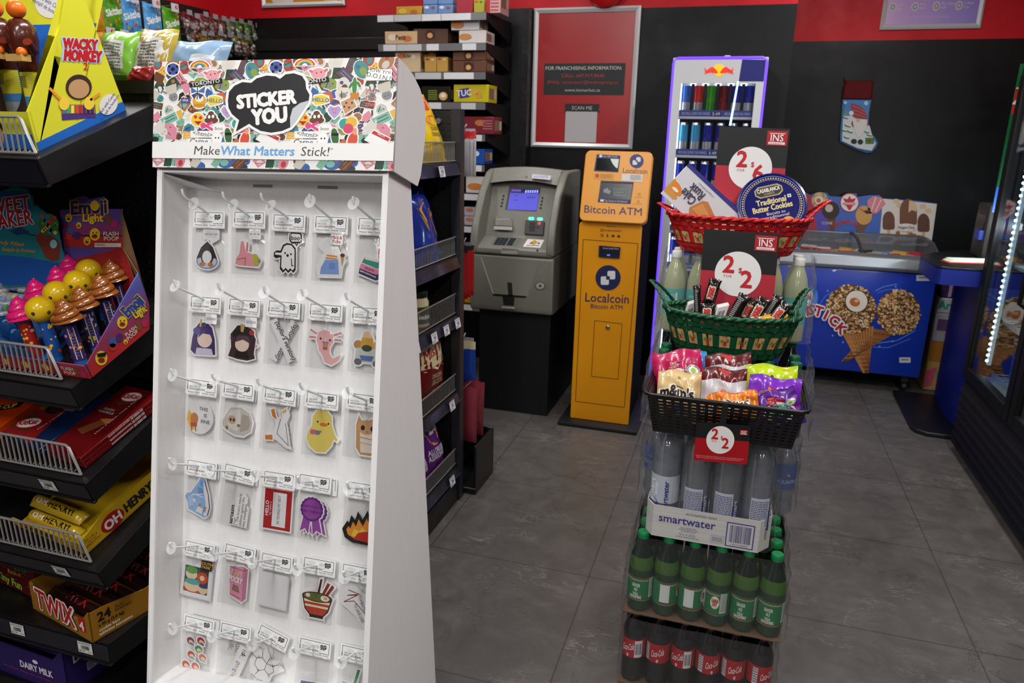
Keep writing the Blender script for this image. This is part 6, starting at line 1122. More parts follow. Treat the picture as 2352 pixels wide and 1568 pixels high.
m = MB(); m.func(lambda x, y, k=1: onplane(x, y, V((0, 4.06, 1.372)), V((0, -.6, .8))) + V((0, -.6, .8)) * .012); m.poly(zp([(978, 92), (1270, 118), (1255, 185), (968, 160)]), '#c0bcd0', 1); m.mlines(*zz(1000, 118), *zz(1240, 160), 3, '#8a86a0', 2); m.build('brow_sticker', t, smooth=0)
MB().lathe([(.008, 0), (.008, .004), (.005, .006)], C('#8a8478', .25, m=1.), 14, onplane(*zz(872, 118), V((0, 4.06, 1.372)), V((0, -.6, .8))), V((0, -.6, .8))).build('lock', t)
# ================================================================ amber coin machine
AMB = NT('amber_paint', .36); AMB.l(AMB.ramp(AMB.noise(AMB.co('Object'), 5, 2), [(.3, '#e09208'), (.7, '#e4980c')]), AMB.b.inputs['Base Color']); AMB = AMB.m; NAVY = '#26285a'
t = thing('coin_machine', 'tall amber coin machine with dark blue lettering on a black base plate', 'cash machine', (-.63, 4.0, 0))
m = MB(); m.rbox((-.855, 3.725, .002), (-.41, 4.33, .024), C('#1d1d20', .45), .010, 2); m.build('base_plate', t)
def rounded(x0, x1, z0, z1, r, n=5):
    p = []
    for cx, cz, a in ((x1 - r, z1 - r, 0), (x0 + r, z1 - r, PI / 2), (x0 + r, z0 + .004, PI), (x1 - r, z0 + .004, 1.5 * PI)):
        rr = r if cz > z0 + .01 else .004
        cx = cx if rr == r else (x0 + rr if cx < (x0 + x1) / 2 else x1 - rr)
        p += [(cx + rr * math.cos(a + PI / 2 * i / n), cz + rr * math.sin(a + PI / 2 * i / n)) for i in range(n + 1)]
    return p
m = MB(); bx0, bx1, bz0, bz1 = -.797, -.47, .026, 1.128; pts = [V((x, 3.80, z)) for x, z in rounded(bx0, bx1, bz0, bz1, .022)]
m.slab(pts[::-1], V((0, -.022, 0)) * -1, AMB); m.build('front_panel', t, smooth=30, bevel=.002)
m = MB(); m.box((bx0 + .006, 3.822, .026), (bx1 - .006, 4.26, 1.12), C('#0b0b0d', .85, sp=.08)); m.build('body', t, bevel=.008)
ff = PY(3.80); zb = lambda x, y: (1270 + x * .4401, 320 + y * .4401)
m = MB(); m.func(ff); P4 = [zb(158, 522), zb(444, 544), zb(373, 1398), zb(118, 1366)]; m.line(P4 + P4[:1], 1.6, '#6a4508', 1); P5 = [zb(218, 945), zb(361, 962), zb(340, 1251), zb(201, 1236)]; m.line(P5 + P5[:1], 1.4, '#6a4508', 1); m.build('door_seams', t, smooth=0)
MB().lathe([(.011, 0), (.011, .006), (.007, .008)], C('#b9b4aa', .3, m=1.), 14, ff(*zb(287, 980)), V((0, -1, 0))).build('lock', t)
def lclogo(a, x, y, r, navy, white, k=2):
    a.disk(x, y, r, navy, k, r * 1.0, 30); s_ = r * .46
    a.rrect(x - s_ * .1, y - s_ * 1.2, x + s_ * 1.25, y + s_ * .25, s_ * .25, white, k + 1); a.rrect(x - s_ * 1.25, y - s_ * .25, x + s_ * .15, y + s_ * 1.2, s_ * .25, white, k + 1.5); a.rect(x - s_ * .32, y - s_ * .3, x + s_ * .3, y + s_ * .3, navy, k + 2)
a = MB(); a.func(ff); x, y = zb(288, 722); lclogo(a, x, y, 29, '#1d2150', '#d9d8dc'); a.text('Localcoin', *zb(282, 850), 20, NAVY, 2, rot=.05, bold=.012, w=100); a.text('Bitcoin ATM', *zb(280, 884), 10, NAVY, 2, rot=.05, bold=.006, w=73)
a.text('follow us', *zb(303, 458), 4, '#5a3c10', 2, rot=.04); a.text('@localcoinatm', *zb(302, 480), 5.5, '#3a2a20', 2, rot=.04, w=48)
for q in (256, 285, 314, 344): x, y = zb(q, 503 + (q - 300) * .06); a.ring(x, y, 3.4, 1.3, '#3a2a20', 2, n=12) if q == 256 else a.disk(x, y, 3.4 if q > 290 else 1.6, '#3a2a20', 2, 3 if q > 290 else 4)
a.build('front_print', t, smooth=0)
m = MB(); p = [ff(*zb(*q), 0) for q in ((243, 553), (353, 562), (348, 618), (240, 610))]; m.slab(p[::-1], V((0, -.012, 0)), C('#1a1c3c', .3)); m.func(lambda x, y, k=1: ff(x, y, k + 15)); m.poly([zb(252, 572), zb(345, 580), zb(343, 596), zb(250, 590)], '#08080c', 1); m.text('Insert Cash Here', *zb(305, 571), 3.6, '#c8c8d4', 1, rot=.05); m.rect(*zb(285, 598), *zb(300, 606), C('#3a6ad8', .3, e=1.2), 1); m.build('bill_slot', t, smooth=0)
# head slab leaning back
hb, ht = V((0, 3.765, 1.135)), V((0, 3.86, 1.488)); HN = V((0, -(ht.z - hb.z), ht.y - hb.y)).normalized(); HU = (ht - hb).normalized(); hx0, hx1 = -.792, -.446; HL = (ht - hb).length
m = MB(); pts = [hb + V((x, 0, 0)) + HU * z for x, z in rounded(hx0, hx1, 0, HL, .03)]
pts = []
for cx, cz, a in ((hx1 - .028, HL - .028, 0), (hx0 + .028, HL - .028, PI / 2), (hx0 + .028, .028, PI), (hx1 - .028, .028, 1.5 * PI)): pts += [hb + V((cx + .028 * math.cos(a + PI / 2 * i / 6), 0, 0)) + HU * (cz + .028 * math.sin(a + PI / 2 * i / 6)) for i in range(7)]
m.slab([p + HN * -.05 for p in pts], HN * .05, AMB); m.build('head', t, smooth=30, bevel=.004)
m = MB(); m.hexa([V((x, y, z)) for x, y, z in ((hx0 + .03, 3.84, 1.12), (hx1 - .03, 3.84, 1.12), (hx1 - .03, 4.2, 1.12), (hx0 + .03, 4.2, 1.12), (hx0 + .03, 3.90, 1.44), (hx1 - .03, 3.90, 1.44), (hx1 - .03, 4.2, 1.40), (hx0 + .03, 4.2, 1.40))], C('#0b0b0d', .85, sp=.08)); m.build('head_back', t)
hf = PL(hb, HN, .0006); zh = lambda x, y: (1320 + x * .14674, 330 + y * .14674); zhp = lambda a: [zh(*q) for q in a]
a = MB(); a.func(hf); lclogo(a, *zh(970, 272), 16, '#3a3c74', '#dcdbd8'); a.text('Localcoin', *zh(945, 462), 11, '#5a4a5c', 2, rot=.05, w=56); a.text('Bitcoin ATM', *zh(598, 1100), 17, '#4c3f60', 2, rot=.055, bold=.012, w=132)
a.poly(zhp([(742, 472), (1068, 486), (1055, 598), (732, 580)]), '#d9d6d0', 2); a.mlines(*zh(870, 495), *zh(1040, 575), 4, '#8a8a86', 3); a.poly(zhp([(300, 460), (620, 470), (612, 560), (292, 552)]), '#d89a3a', 1.5); a.disk(*zh(352, 500), 4.4, '#c0392b', 2); a.mlines(*zh(405, 480), *zh(585, 545), 4, '#a8702c', 2)
a.ring(*zh(1012, 790), 3, 1, '#a8702c', 2, n=12); a.mlines(*zh(940, 832), *zh(1070, 845), 1, '#a8702c', 2); a.ring(*zh(995, 905), 3, 1, '#a8702c', 2, n=12); a.mlines(*zh(925, 938), *zh(1055, 950), 1, '#a8702c', 2); a.build('head_print', t, smooth=0)
m = MB(); m.func(hf); m.poly(zhp([(345, 165), (716, 186), (682, 448), (300, 428)]), '#33305c', 2); m.poly(zhp([(352, 225), (694, 242), (664, 430), (328, 412)]), C('#0b0b0d', .12), 3); m.disk(*zh(408, 194), 3.4, '#dcdcdc', 3); m.text('Scan QR Code', *zh(545, 214), 4.2, '#c9c8d4', 3, rot=.05); m.poly(zhp([(560, 236), (694, 242), (672, 386), (640, 370), (600, 320), (572, 270)]), '#d9e6dc', 4); m.build('scanner_window', t, smooth=0)
m = MB(); m.func(hf); m.poly(zhp([(410, 575), (925, 600), (874, 942), (362, 912)]), '#4a3a5c', 2); m.poly(zhp([(424, 596), (908, 620), (876, 880), (386, 850)]), C('#3c3e40', .2, e=.05), 3); m.poly(zhp([(424, 596), (908, 620), (906, 634), (422, 610)]), '#141416', 4); m.poly(zhp([(366, 868), (880, 896), (874, 942), (362, 912)]), '#282850', 3.5); m.text('Tap Screen to Get Started', *zh(645, 915), 4.6, '#c9c8d4', 4, rot=.05, w=52); m.rect(*zh(402, 872), *zh(456, 906), '#dcdcdc', 4)
for s_, y in (('Canada’s', 725), ('Largest', 770), ('Network', 818)): m.text(s_, *zh(610, y), 5.5, '#8f9a9c', 4, al='l', rot=.05, bold=.01)
m.poly(zhp([(450, 720), (490, 700), (520, 690), (530, 720), (570, 745), (540, 790), (490, 770), (455, 765)]), '#8a8f9c', 4); m.build('touch_screen', t, smooth=0)
m = MB(); m.tube([(-.40, 4.05, .04), (-.40, 4.15, .03), (-.42, 4.3, .06), (-.41, 4.42, .5)], .005, '#6a6a70', 6); tag(m.build('power_cord'), 'grey power cord hanging between the amber machine and the slim can fridge', 'cord')
# ================================================================ slim can fridge
t = thing('can_fridge', 'slim silver can fridge outlined in violet light with a red and yellow crest', 'fridge', (-.17, 4.55, 0)); FY = 4.35
fp = lambda x, y: at(x, y, Y=FY); x0, x1, zt2 = -.432, .068, 1.985
SIL = C('#d3d6d8', .4); VIO = C('#6a42ff', .4, e=1.25)
m = MB(); m.box((x0, FY + .02, .04), (x0 + .02, 4.78, zt2), C('#c9ccd0', .4)); m.box((x1 - .02, FY + .02, .04), (x1, 4.78, zt2), C('#c9ccd0', .4)); m.box((x0 + .02, 4.76, .04), (x1 - .02, 4.78, zt2), '#16181c'); m.box((x0 + .02, FY + .02, zt2 - .03), (x1 - .02, 4.76, zt2), C('#c9ccd0', .4)); m.box((x0 + .02, FY + .02, .04), (x1 - .02, 4.76, .16), '#16181c'); m.build('cabinet', t, bevel=.004)
fx0, fx1, fz0, fz1 = x0 + .055, x1 - .052, .20, 1.85
m = MB(); m.box((x0 + .012, FY, .06), (fx0, FY + .02, zt2 - .014), SIL); m.box((fx1, FY, .06), (x1 - .012, FY + .02, zt2 - .014), SIL); m.box((fx0, FY, fz1), (fx1, FY + .02, zt2 - .014), SIL); m.box((fx0, FY, .06), (fx1, FY + .02, fz0), SIL); dr = m.build('door_frame', t)
m = MB(); r_ = .0085
m.tube([(x0 + .006, FY + .006, .06), (x0 + .006, FY + .006, zt2 - .03), (x0 + .014, FY + .006, zt2 - .012), (x0 + .03, FY + .006, zt2 - .005), (x1 - .03, FY + .006, zt2 - .005), (x1 - .014, FY + .006, zt2 - .012), (x1 - .006, FY + .006, zt2 - .03), (x1 - .006, FY + .006, .06)], r_, VIO, 6); m.build('edge_light', t)
a = MB(); a.func(PY(FY)); zr = lambda x, y: (1490 + x * .3125, 110 + y * .3125); zrp = lambda q: [zr(*p) for p in q]
a.poly(zrp([(688, 85), (862, 88), (845, 246), (662, 246)]), C('#161a66', .4, e=.25), 1); a.disk(*zr(516, 165), 14, C('#f2c01c', .4, e=.5), 2, 14)
for sg in (-1, 1): a.poly([(zr(516, 0)[0] + sg * u * .3125, zr(0, v)[1]) for u, v in ((6, 180), (30, 150), (52, 138), (70, 150), (92, 165), (106, 140), (100, 190), (112, 192), (84, 185), (60, 178), (36, 186), (20, 190))], C('#e0341c', .4, e=.5), 3)
a.poly(zrp([(650, 246), (664, 246), (606, 570), (590, 570)]), C('#bfe6f4', .4, e=1.2), 3); a.build('header_print', dr, smooth=0)  # pale diagonal stripe is a graphic line, given a glow of its own
m = MB(); m.box((fx0, FY + .008, fz0), (fx1, FY + .012, fz1), film('fridge_glass', (.96, .97, .98), .08, .03, 2)); m.build('door_glass', dr)
m = MB(); m.box((fx0 + .01, FY + .05, fz1 + .004), (fx1 - .01, FY + .09, fz1 + .012), C('#e8f0ff', .3, e=9)); m.build('interior_light', t)
m = MB(); m.box((fx0 - .004, FY + .025, fz0), (fx0 + .004, FY + .035, fz1), C('#dfe8ff', .3, e=4)); m.build('interior_light', t)
CAN = [('#3a6cc0', '#b9bec6'), ('#c8302c', '#b4b0b2'), ('#3f9a2c', '#4aa834'), ('#6a1c24', '#8a3038'), ('#2a3aa0', '#c4c8d0'), ('#22309c', '#c9ccd6'), ('#4aa8d8', '#c0c4cc')]
def can(lab, x, y, z, c1, c2, h=.165, r=.027):
    o = thing('drink_can', lab, 'can', (x, y, z), 'cans in the slim fridge'); A1, A2 = C(c1, .22, m=.5), C(c2, .2, m=.7)
    m = MB(); m.lathe([(.019, 0), (r, .008), (r, h * .38)], A2, 20, (x, y, z), caps=True); m.lathe([(r, h * .38), (r, h - .014)], A1, 20, (x, y, z), caps=False)
    def F(u, v, k=1): an = -PI / 2 - .5 + 1.0 * u; return V((x + math.cos(an) * (r + .0003 * k), y + math.sin(an) * (r + .0003 * k), z + h * (.62 - .3 * v)))
    m.func(F); m.poly([(.1, .3), (.9, .1), (.9, .5), (.1, .7)], C('#c9302c', .3), 1); m.build('body', o)
    m = MB(); m.lathe([(r, h - .014), (.0235, h - .002), (.0235, h), (.021, h), (.021, h - .003)], C('#c9ccd0', .25, m=1.), 20, (x, y, z)); m.build('lid', o)
shz = [fp(1600, 262).z, fp(1600, 352).z, fp(1600, 440).z, fp(1600, 528).z, fp(1600, 615).z, fp(1600, 700).z]
nm_ = ['first', 'second', 'third', 'fourth', 'fifth', 'sixth']
for i, z in enumerate(shz):
    m = MB(); m.box((fx0 - .03, FY + .03, z - .006), (fx1 + .03, 4.755, z), C('#9a9ca0', .3, m=.6)); m.box((fx0 - .02, FY + .022, z - .028), (fx1 + .02, FY + .027, z + .022), C('#36408a', .35)); m.frame((fx0, FY + .0218, z + .018), (fx1, FY + .0218, z + .018), (fx1, FY + .0218, z - .012), (fx0, FY + .0218, z - .012), 200, 17, dz=.0008); m.text('RED BULL GIVES YOU WINGS', 46, 12, 8, '#b9bedc', 1, w=78); m.text('RED BULL GIVES YOU WINGS', 160, 12, 8, '#b9bedc', 1, w=70); m.rect(88, 2, 116, 16, '#242a5c', 1.5); m.text('3.49', 102, 13, 9, '#d9dce8', 2); m.rect(0, 17, 200, 24, '#b9bcc0', 1); m.build('shelf', t, smooth=0)
    cols = [[0, 1, 2, 3, 4, 5], [6, 6, 5, 5, 4, 5], [5, 4, 5, 5, 4, 4], [6, 6, 0, 0, 1, 1], [5, 5, 5, 6, 6, 6], [4, 4, 5, 5, 5, 5]][i]
    for k, c in enumerate(cols): can('%s can from the left on the %s shelf of the slim fridge' % (nm_[k], ('top', 'second', 'third', 'fourth', 'fifth', 'lowest')[i]), fx0 + .028 + k * (fx1 - fx0 - .056) / 5, FY + .065, z + .001, *CAN[c])
m = MB(); p0 = fp(1665, 122); p0.z = zt2 + .0015; m.slab([p0 + V((-.02, .08, 0)), p0 + V((.03, .06, 0)), p0 + V((.025, .16, .02)), p0 + V((.0, .17, .022))], V((0, 0, .002)), '#d9d4d2'); tag(m.build('paper_sheet'), 'loose white paper lying on top of the slim can fridge', 'paper')
# ================================================================ chest freezer with ice cream pictures
t = thing('chest_freezer', 'blue chest freezer with glass lids and a picture of two nutty cones', 'freezer', (.78, 5.3, 0))
FZX0, FZX1, FZY0, FZY1 = .12 + .14, 1.2, 5.0, 5.60
FB = C('#1836a6', .35, coat=.2)
m = MB(); m.rbox((FZX0, FZY0, .12), (FZX1, FZY1, .79), FB, .012, 2); m.build('body', t)
m = MB(); pr = [(4.985, .79), (4.975, .81), (4.99, .875), (5.04, .893), (5.04, .79)]; m.slab([V((FZX0 - .012, y, z)) for y, z in pr], V((FZX1 - FZX0 + .024, 0, 0)), C('#85888c', .35, m=.55))
for x in (FZX0 - .012, FZX1 - .028): m.slab([V((x, 5.02, .79)), V((x, 5.02, .89)), V((x, 5.25, .955)), V((x, 5.45, .962)), V((x, 5.61, .955)), V((x, 5.61, .79))], V((.04, 0, 0)), C('#6f7276', .35, m=.5))
m.box((FZX0 - .012, 5.57, .79), (FZX1 + .012, 5.62, .958), C('#6f7276', .35, m=.5)); m.build('rim', t, bevel=.006)
m = MB(); m.quad([(FZX0, 5.03, .835), (FZX1, 5.03, .835), (FZX1, 5.58, .835), (FZX0, 5.58, .835)], '#dfe1ea'); m.build('liner', t)
GL = film('freezer_glass', (.97, .975, .985), .10, .03, 1)
gp = [(5.035, .892), (5.12, .925), (5.25, .948), (5.40, .955), (5.575, .952)]
for a, b, nm in ((FZX0 + .02, .755, 'sliding_lid'), (.76, FZX1 - .02, 'sliding_lid')):
    m = MB(); m.add([V((a, y, z)) for y, z in gp] + [V((b, y, z)) for y, z in gp], [(k, k + 1, 6 + k, 5 + k)[::-1] for k in range(4)], GL); l = m.build(nm, t)
    m = MB(); [m.tube([V((x, y, z + .003)) for y, z in gp], .008, C('#4a4c50', .4, m=.3), 6) for x in (a, b)]; m.build('lid_frame', l)
for k in range(6):
    x = FZX0 + .07 + k * .15; m = MB(); m.tube([(x, 5.06, .835), (x, 5.06, .885), (x + .11, 5.06, .885), (x + .11, 5.06, .835)], .003, '#e6e6ea', 5); m.tube([(x, 5.5, .84), (x, 5.06, .885)], .002, '#e6e6ea', 5); m.build('basket_wire', t)
r = random.Random(4)
for k in range(34):
    x, y = FZX0 + .06 + r.random() * (FZX1 - FZX0 - .14), 5.09 + r.random() * .34; z = .8355; c = r.choice(('#e8e4e0', '#d8c8b0', '#c83a4a', '#e0a83c', '#4a3424', '#e8e4e0', '#8aa8d8'))
    m = MB(); a = r.uniform(0, 3); hexb(m, V((x, y, z)), V((math.cos(a) * .09, math.sin(a) * .09, 0)), V((-math.sin(a) * .04, math.cos(a) * .04, 0)), V((0, 0, .02 + .02 * r.random())), C(c, .3)); tag(m.build('ice_cream_wrapper'), 'wrapped ice cream lying under the freezer lid', 'ice cream', 'wrapped ice creams in the freezer')
f = PY(FZY0, .0009); a = MB(); a.func(f); zf = lambda x, y: (1820 + x * .3061, 420 + y * .3061)
# swooshes, cones
for pts, w in (([(1882, 700), (1895, 680), (1915, 668)], 1.4), ([(2010, 668), (2030, 658), (2060, 652)], 2.4), ([(2000, 790), (2060, 782), (2100, 760), (2114, 720)], 2.2), ([(1990, 796), (2040, 798), (2090, 778)], 1.4), ([(2016, 672), (2040, 664), (2072, 664)], 1.2)): a.line(pts, w, '#4f86d4', 1)
for x, y in ((2057, 658), (2115, 723), (2020, 795), (2050, 783), (1901, 667), (1912, 770), (1936, 785)): a.poly([(x - 3, y), (x, y - .7), (x, y - 4), (x + .7, y - .7), (x + 3.4, y), (x + .7, y + .7), (x, y + 4), (x - .7, y + .7)], '#9ab8ec', 2)
def cone(pts, n, k=2):
    a.poly(pts, '#b97c42' if k > 2 else '#9a6434', k)
    (x0, y0), (x1, y1), (x2, y2), (x3, y3) = pts
    for k in range(1, n):
        u = k / n; a.line([(x0 + (x1 - x0) * u, y0 + (y1 - y0) * u), (x3 + (x2 - x3) * min(1, u + .2), y3 + (y2 - y3) * min(1, u + .2))], 1.2, '#7a4420', k + 1); a.line([(x0 + (x3 - x0) * u, y0 + (y3 - y0) * u), (x1 + (x2 - x1) * u, y1 + (y2 - y1) * u)], 1.2, '#d09a5c', k + 1)
cone([zf(590, 1090), zf(780, 1120), zf(420, 1330), zf(365, 1340)], 9); cone([zf(365, 1110), zf(610, 1075), zf(570, 1425), zf(528, 1425)], 11, 3.2)
def nut(cx, cy, rx, ry, rot, k, seed, hole=None):
    a.disk(cx, cy, rx, '#5a3a20', k, ry, 30, rot); q = random.Random(seed); c, s = math.cos(rot), math.sin(rot)
    for i in range(480):
        an, rr = q.uniform(0, 6.28), q.random() ** .5; u, v = rr * rx * math.cos(an), rr * ry * math.sin(an); x, y = cx + c * u - s * v, cy + s * u + c * v
        if hole and ((x - hole[0]) / hole[2]) ** 2 + ((y - hole[1]) / hole[3]) ** 2 < 1: continue
        z = q.uniform(1.7, 3.9); n = q.choice((4, 5)); b = q.uniform(0, 3); a.poly([(x + z * math.cos(b + 6.283 * j / n), y + z * .8 * math.sin(b + 6.283 * j / n)) for j in range(n)], q.choice(('#d8ac6e', '#e4c08c', '#c8935a', '#ead0a4', '#b07a44')), k + 1 + (i % 5) * .2)
nut(*zf(795, 970), 50, 52, .2, 4, 2); h_ = (*zf(480, 885), 28, 27)
nut(*zf(440, 945), 58, 56, .3, 7, 1, h_); a.disk(h_[0], h_[1], 27, '#4a2a18', 10, 26); a.disk(h_[0], h_[1], 25, '#e6dccb', 10.5, 24.5); a.disk(h_[0] - 4, h_[1] + 2, 12, '#b8652a', 11, 10, rot=.3); a.disk(h_[0], h_[1] - 1, 5, '#d8b08a', 12, 4)
a.disk(1866, 682, 14, '#2a5cc0', 2, 25); a.disk(1866, 682, 12, '#4a80d8', 3, 22); a.disk(1858, 680, 11, '#dfe3ee', 4, 17); a.text('Nestlé', 1850, 687, 12, '#a81c24', 5, bold=.04, w=26)
word = 'DRUMSTICK'
for i, ch in enumerate(word):
    px = 1800 + i * 15.4 + (1.5 if i > 6 else 0); py = 724 - 8 * math.sin((i - 3) * .5) + max(0, i - 3.4) ** 1.75 * 2.9; rt = -.05 + max(0, i - 3) * .17
    if px < 1835: continue
    a.text(ch, px, py, 22, '#e9e6ea', 13, rot=rt, bold=.2); a.text(ch, px, py, 22, '#b0182a', 14, rot=rt, bold=.06)
a.rect(*zf(930, 690), *zf(1030, 735), '#c9cad2', 2); a.mlines(*zf(945, 705), *zf(1015, 722), 1, '#55586a', 3); a.rect(*zf(802, 1308), *zf(886, 1348), '#c4c6c8', 2); a.mlines(*zf(815, 1320), *zf(870, 1338), 1, '#6a6a6a', 3); a.build('front_print', t, smooth=0)
for x in (FZX0 + .08, FZX1 - .07):
    for y in (5.07, 5.52):
        m = MB(); m.box((x - .02, y - .02, .075), (x + .02, y + .02, .12), C('#2a2a2c', .5)); m.cyl((x - .012, y, .038), (x + .012, y, .038), .036, C('#131314', .5), 18); m.build('caster', t)
# ad board behind the lid
t = thing('ad_board', 'ice cream advertising board standing behind the freezer lids', 'sign', (.85, 5.64, .83)); BYP = 5.625; b = lambda x, y: at(x, y, Y=BYP)
m = MB(); m.slab([b(1790, 545), b(2136, 582), b(2152, 468), b(2110, 461), b(2070, 458), b(2028, 456), b(2020, 448), b(1998, 448), b(1968, 452), b(1968, 444), b(1950, 444), b(1932, 452), b(1905, 450), b(1898, 442), b(1872, 443), b(1862, 448), b(1845, 440), b(1790, 435)], V((0, .012, 0)), C('#3a62b4', .4)); m.build('board', t, smooth=0)
a = MB(); a.func(PY(BYP, .0012)); a.poly([(1790, 435), (1862, 447), (1878, 536), (1790, 530)], '#b0303c', 1); a.poly([(1862, 448), (1886, 450), (1912, 540), (1878, 537)], '#5a4aa8', 1); a.poly([(2028, 456), (2152, 468), (2136, 582), (2020, 548)], '#dcd4cc', 1)
def nut2(x, y, r_): 
    a.disk(x, y, r_, '#c9a878', 3); q = random.Random(int(x)); [a.disk(x + q.uniform(-.8, .8) * r_, y + q.uniform(-.8, .8) * r_, 2, q.choice(('#8a5a2c', '#e0c8a0')), 4, n=7) for _ in range(30)]; a.disk(x - 2, y, r_ * .5, '#e8ddcc', 5); a.disk(x - 3, y, r_ * .28, '#b8703a', 6)
a.poly([(1893, 476), (1920, 490), (1915, 542), (1910, 542)], '#6a3c1c', 2); nut2(1883, 460, 19); a.disk(1908, 482, 20, '#3a2420', 5); a.disk(1904, 478, 9, '#c9b8ac', 6)
a.disk(1951, 465, 22, '#e6e2e0', 3); a.ring(1951, 465, 22, 2, '#b82030', 4); a.poly([(1951, 449), (1955, 457), (1966, 455), (1961, 464), (1968, 468), (1958, 473), (1953, 482), (1949, 482), (1944, 473), (1934, 468), (1941, 464), (1936, 455), (1947, 457)], '#c02432', 4); a.text('CANADA', 1951, 470, 6, '#e9e4e4', 5, bold=.03)
a.poly([(1970, 505), (1996, 512), (1974, 545), (1964, 543)], '#6a4a3c', 2); a.disk(1984, 494, 19, '#cf9a54', 3, 22); a.poly([(1970, 476), (1984, 484), (2002, 480), (1992, 492)], '#4a2c1c', 4); a.poly([(1994, 490), (1992, 460), (2006, 450), (2026, 454), (2034, 468), (2014, 490)], '#d8838c', 3); a.line([(2000, 486), (2012, 452)], 2.5, '#eccccc', 4); a.line([(2010, 486), (2024, 458)], 2.5, '#eccccc', 4)
for i, ch in enumerate('DRUMSTICK'): an = -.9 + i * .225; a.text(ch, 1944 + 26 * math.sin(an), 522 + 8 - 17 * math.cos(an), 8, '#c8303c', 5, rot=an * .9, bold=.06)
for x, y, rx, ry, c in ((2041, 506, 14, 21, '#65412e'), (2086, 486, 20, 30, '#754a34'), (2121, 511, 14, 21, '#5e3c2a')): a.rect(x - 3.5, y + ry - 4, x + 3.5, y + ry + 22, '#c9a078', 2); a.disk(x, y, rx, c, 3, ry, 26); a.rrect(x - rx, y, x + rx, y + ry, 6, c, 3.3)
a.poly([(2088, 460), (2098, 462), (2106, 472), (2104, 486), (2094, 482), (2086, 488)], '#d8bc94', 4); a.disk(2081, 522, 23, '#e6dfd8', 5, 9); a.text('Häagen-Dazs', 2081, 525, 7, '#4a1c24', 6, w=38, bold=.02)
for x, y in ((2062, 534), (2092, 537), (2100, 540), (2090, 548)): a.disk(x, y, 5, '#a8582c', 5, 4)
for x, y in ((2058, 462), (2067, 472), (2120, 474), (2132, 484)): a.disk(x, y, 8, '#d8bc94', 2, 6)
a.text('CONE', 1900, 515, 6, '#cfd8ec', 3); a.build('print', t, smooth=0)
# drink cartons stacked between freezer and kiosk
CX_ = 1.27
for k, (z0, z1, col, lab, art) in enumerate(((0.002, .33, '#c9a45c', 'tall printed drink carton on the floor beside the freezer', lambda a: (a.rect(0, 0, 100, 40, '#b8762c', 1), a.poly([(0, 60), (40, 50), (30, 90), (0, 95)], '#d85a7a', 1), a.poly([(40, 60), (100, 50), (100, 100), (50, 90)], '#3fae9a', 1))), (.332, .52, '#b4b0bc', 'pale wrapped drink pack in the stack beside the freezer', lambda a: (a.rect(10, 20, 70, 60, '#6a4a7a', 1), a.disk(60, 70, 16, '#c8843a', 2))), (.522, .62, '#d0cfd2', 'white carton with green lettering in the stack beside the freezer', lambda a: a.text('AriZ', 42, 70, 50, '#2fa88a', 1, bold=.04, w=80)), (.622, .78, '#4a2f5c', 'purple drink pack on top of the stack beside the freezer', lambda a: (a.rect(0, 0, 100, 14, '#b8a8c4', 1), a.rect(30, 20, 42, 96, '#c9a8c8', 1), a.rect(62, 20, 72, 96, '#e0c8d8', 1))))):
    o = thing('drink_carton', lab, 'carton', (1.4, 5.3, z0), 'drink cartons beside the freezer'); m = MB(); m.box((CX_, 5.16, z0), (CX_ + .3, 5.5, z1), C(col, .4)); m.build('box', o, bevel=.006)
    a = MB(); a.frame((CX_, 5.16, z1), (CX_ + .15, 5.16, z1), (CX_ + .15, 5.16, z0), (CX_, 5.16, z0), 100, 100, dz=.0012); art(a); a.build('print', o, smooth=0)
# ================================================================ blue play kiosk
t = thing('play_kiosk', 'royal blue standing kiosk with a black top and black base plate', 'kiosk', (1.4, 4.6, 0)); KB = C('#0d1c70', .4); KD = C('#0e0f14', .4)
m = MB(); m.slab([V(p) for p in ((1.06, 5.0, .002), (1.045, 4.36, .002), (1.06, 4.31, .002), (1.11, 4.27, .002), (1.9, 4.24, .002), (1.9, 5.0, .002))], V((0, 0, .025)), KD); m.build('base_plate', t, bevel=.006)
arc = [(1.30, 5.0), (1.275, 4.8), (1.268, 4.62), (1.28, 4.46), (1.33, 4.36), (1.42, 4.30), (1.7, 4.30), (1.7, 5.0)]
m = MB(); m.slab([V((x, y, .027)) for x, y in arc], V((0, 0, .845)), KB); m.build('column', t, smooth=50)
topo = [(1.10, 4.76), (1.005, 4.62), (1.0, 4.24), (1.02, 4.20), (1.06, 4.19), (1.9, 4.19), (1.9, 4.95), (1.3, 4.95)]
m = MB(); m.slab([V((x, y, .862)) for x, y in topo], V((0, 0, .080)), KB); m.build('skirt', t, smooth=30)
m = MB(); m.slab([V((x, y, .942)) for x, y in topo], V((0, 0, .014)), C('#151619', .35)); m.build('counter_top', t, bevel=.004)
m = MB(); p = at(2200, 610, Z=.957)
for k, c in enumerate(('#c83a3c', '#cfe0c8', '#e0dcc8', '#d8e6d0')): 
    o = V((1.08 + .012 * k, 4.33 + .02 * k, .957 + .003 * k)); mm = MB(); hexb(mm, o, V((.22, .05, 0)), V((-.02, .08, 0)), V((0, 0, .0025)), C(c, .6)); tag(mm.build('paper_slip'), '%s paper slip in the fan of slips on the kiosk top' % ('bottom', 'second', 'third', 'topmost')[k], 'paper', 'paper slips on the kiosk')
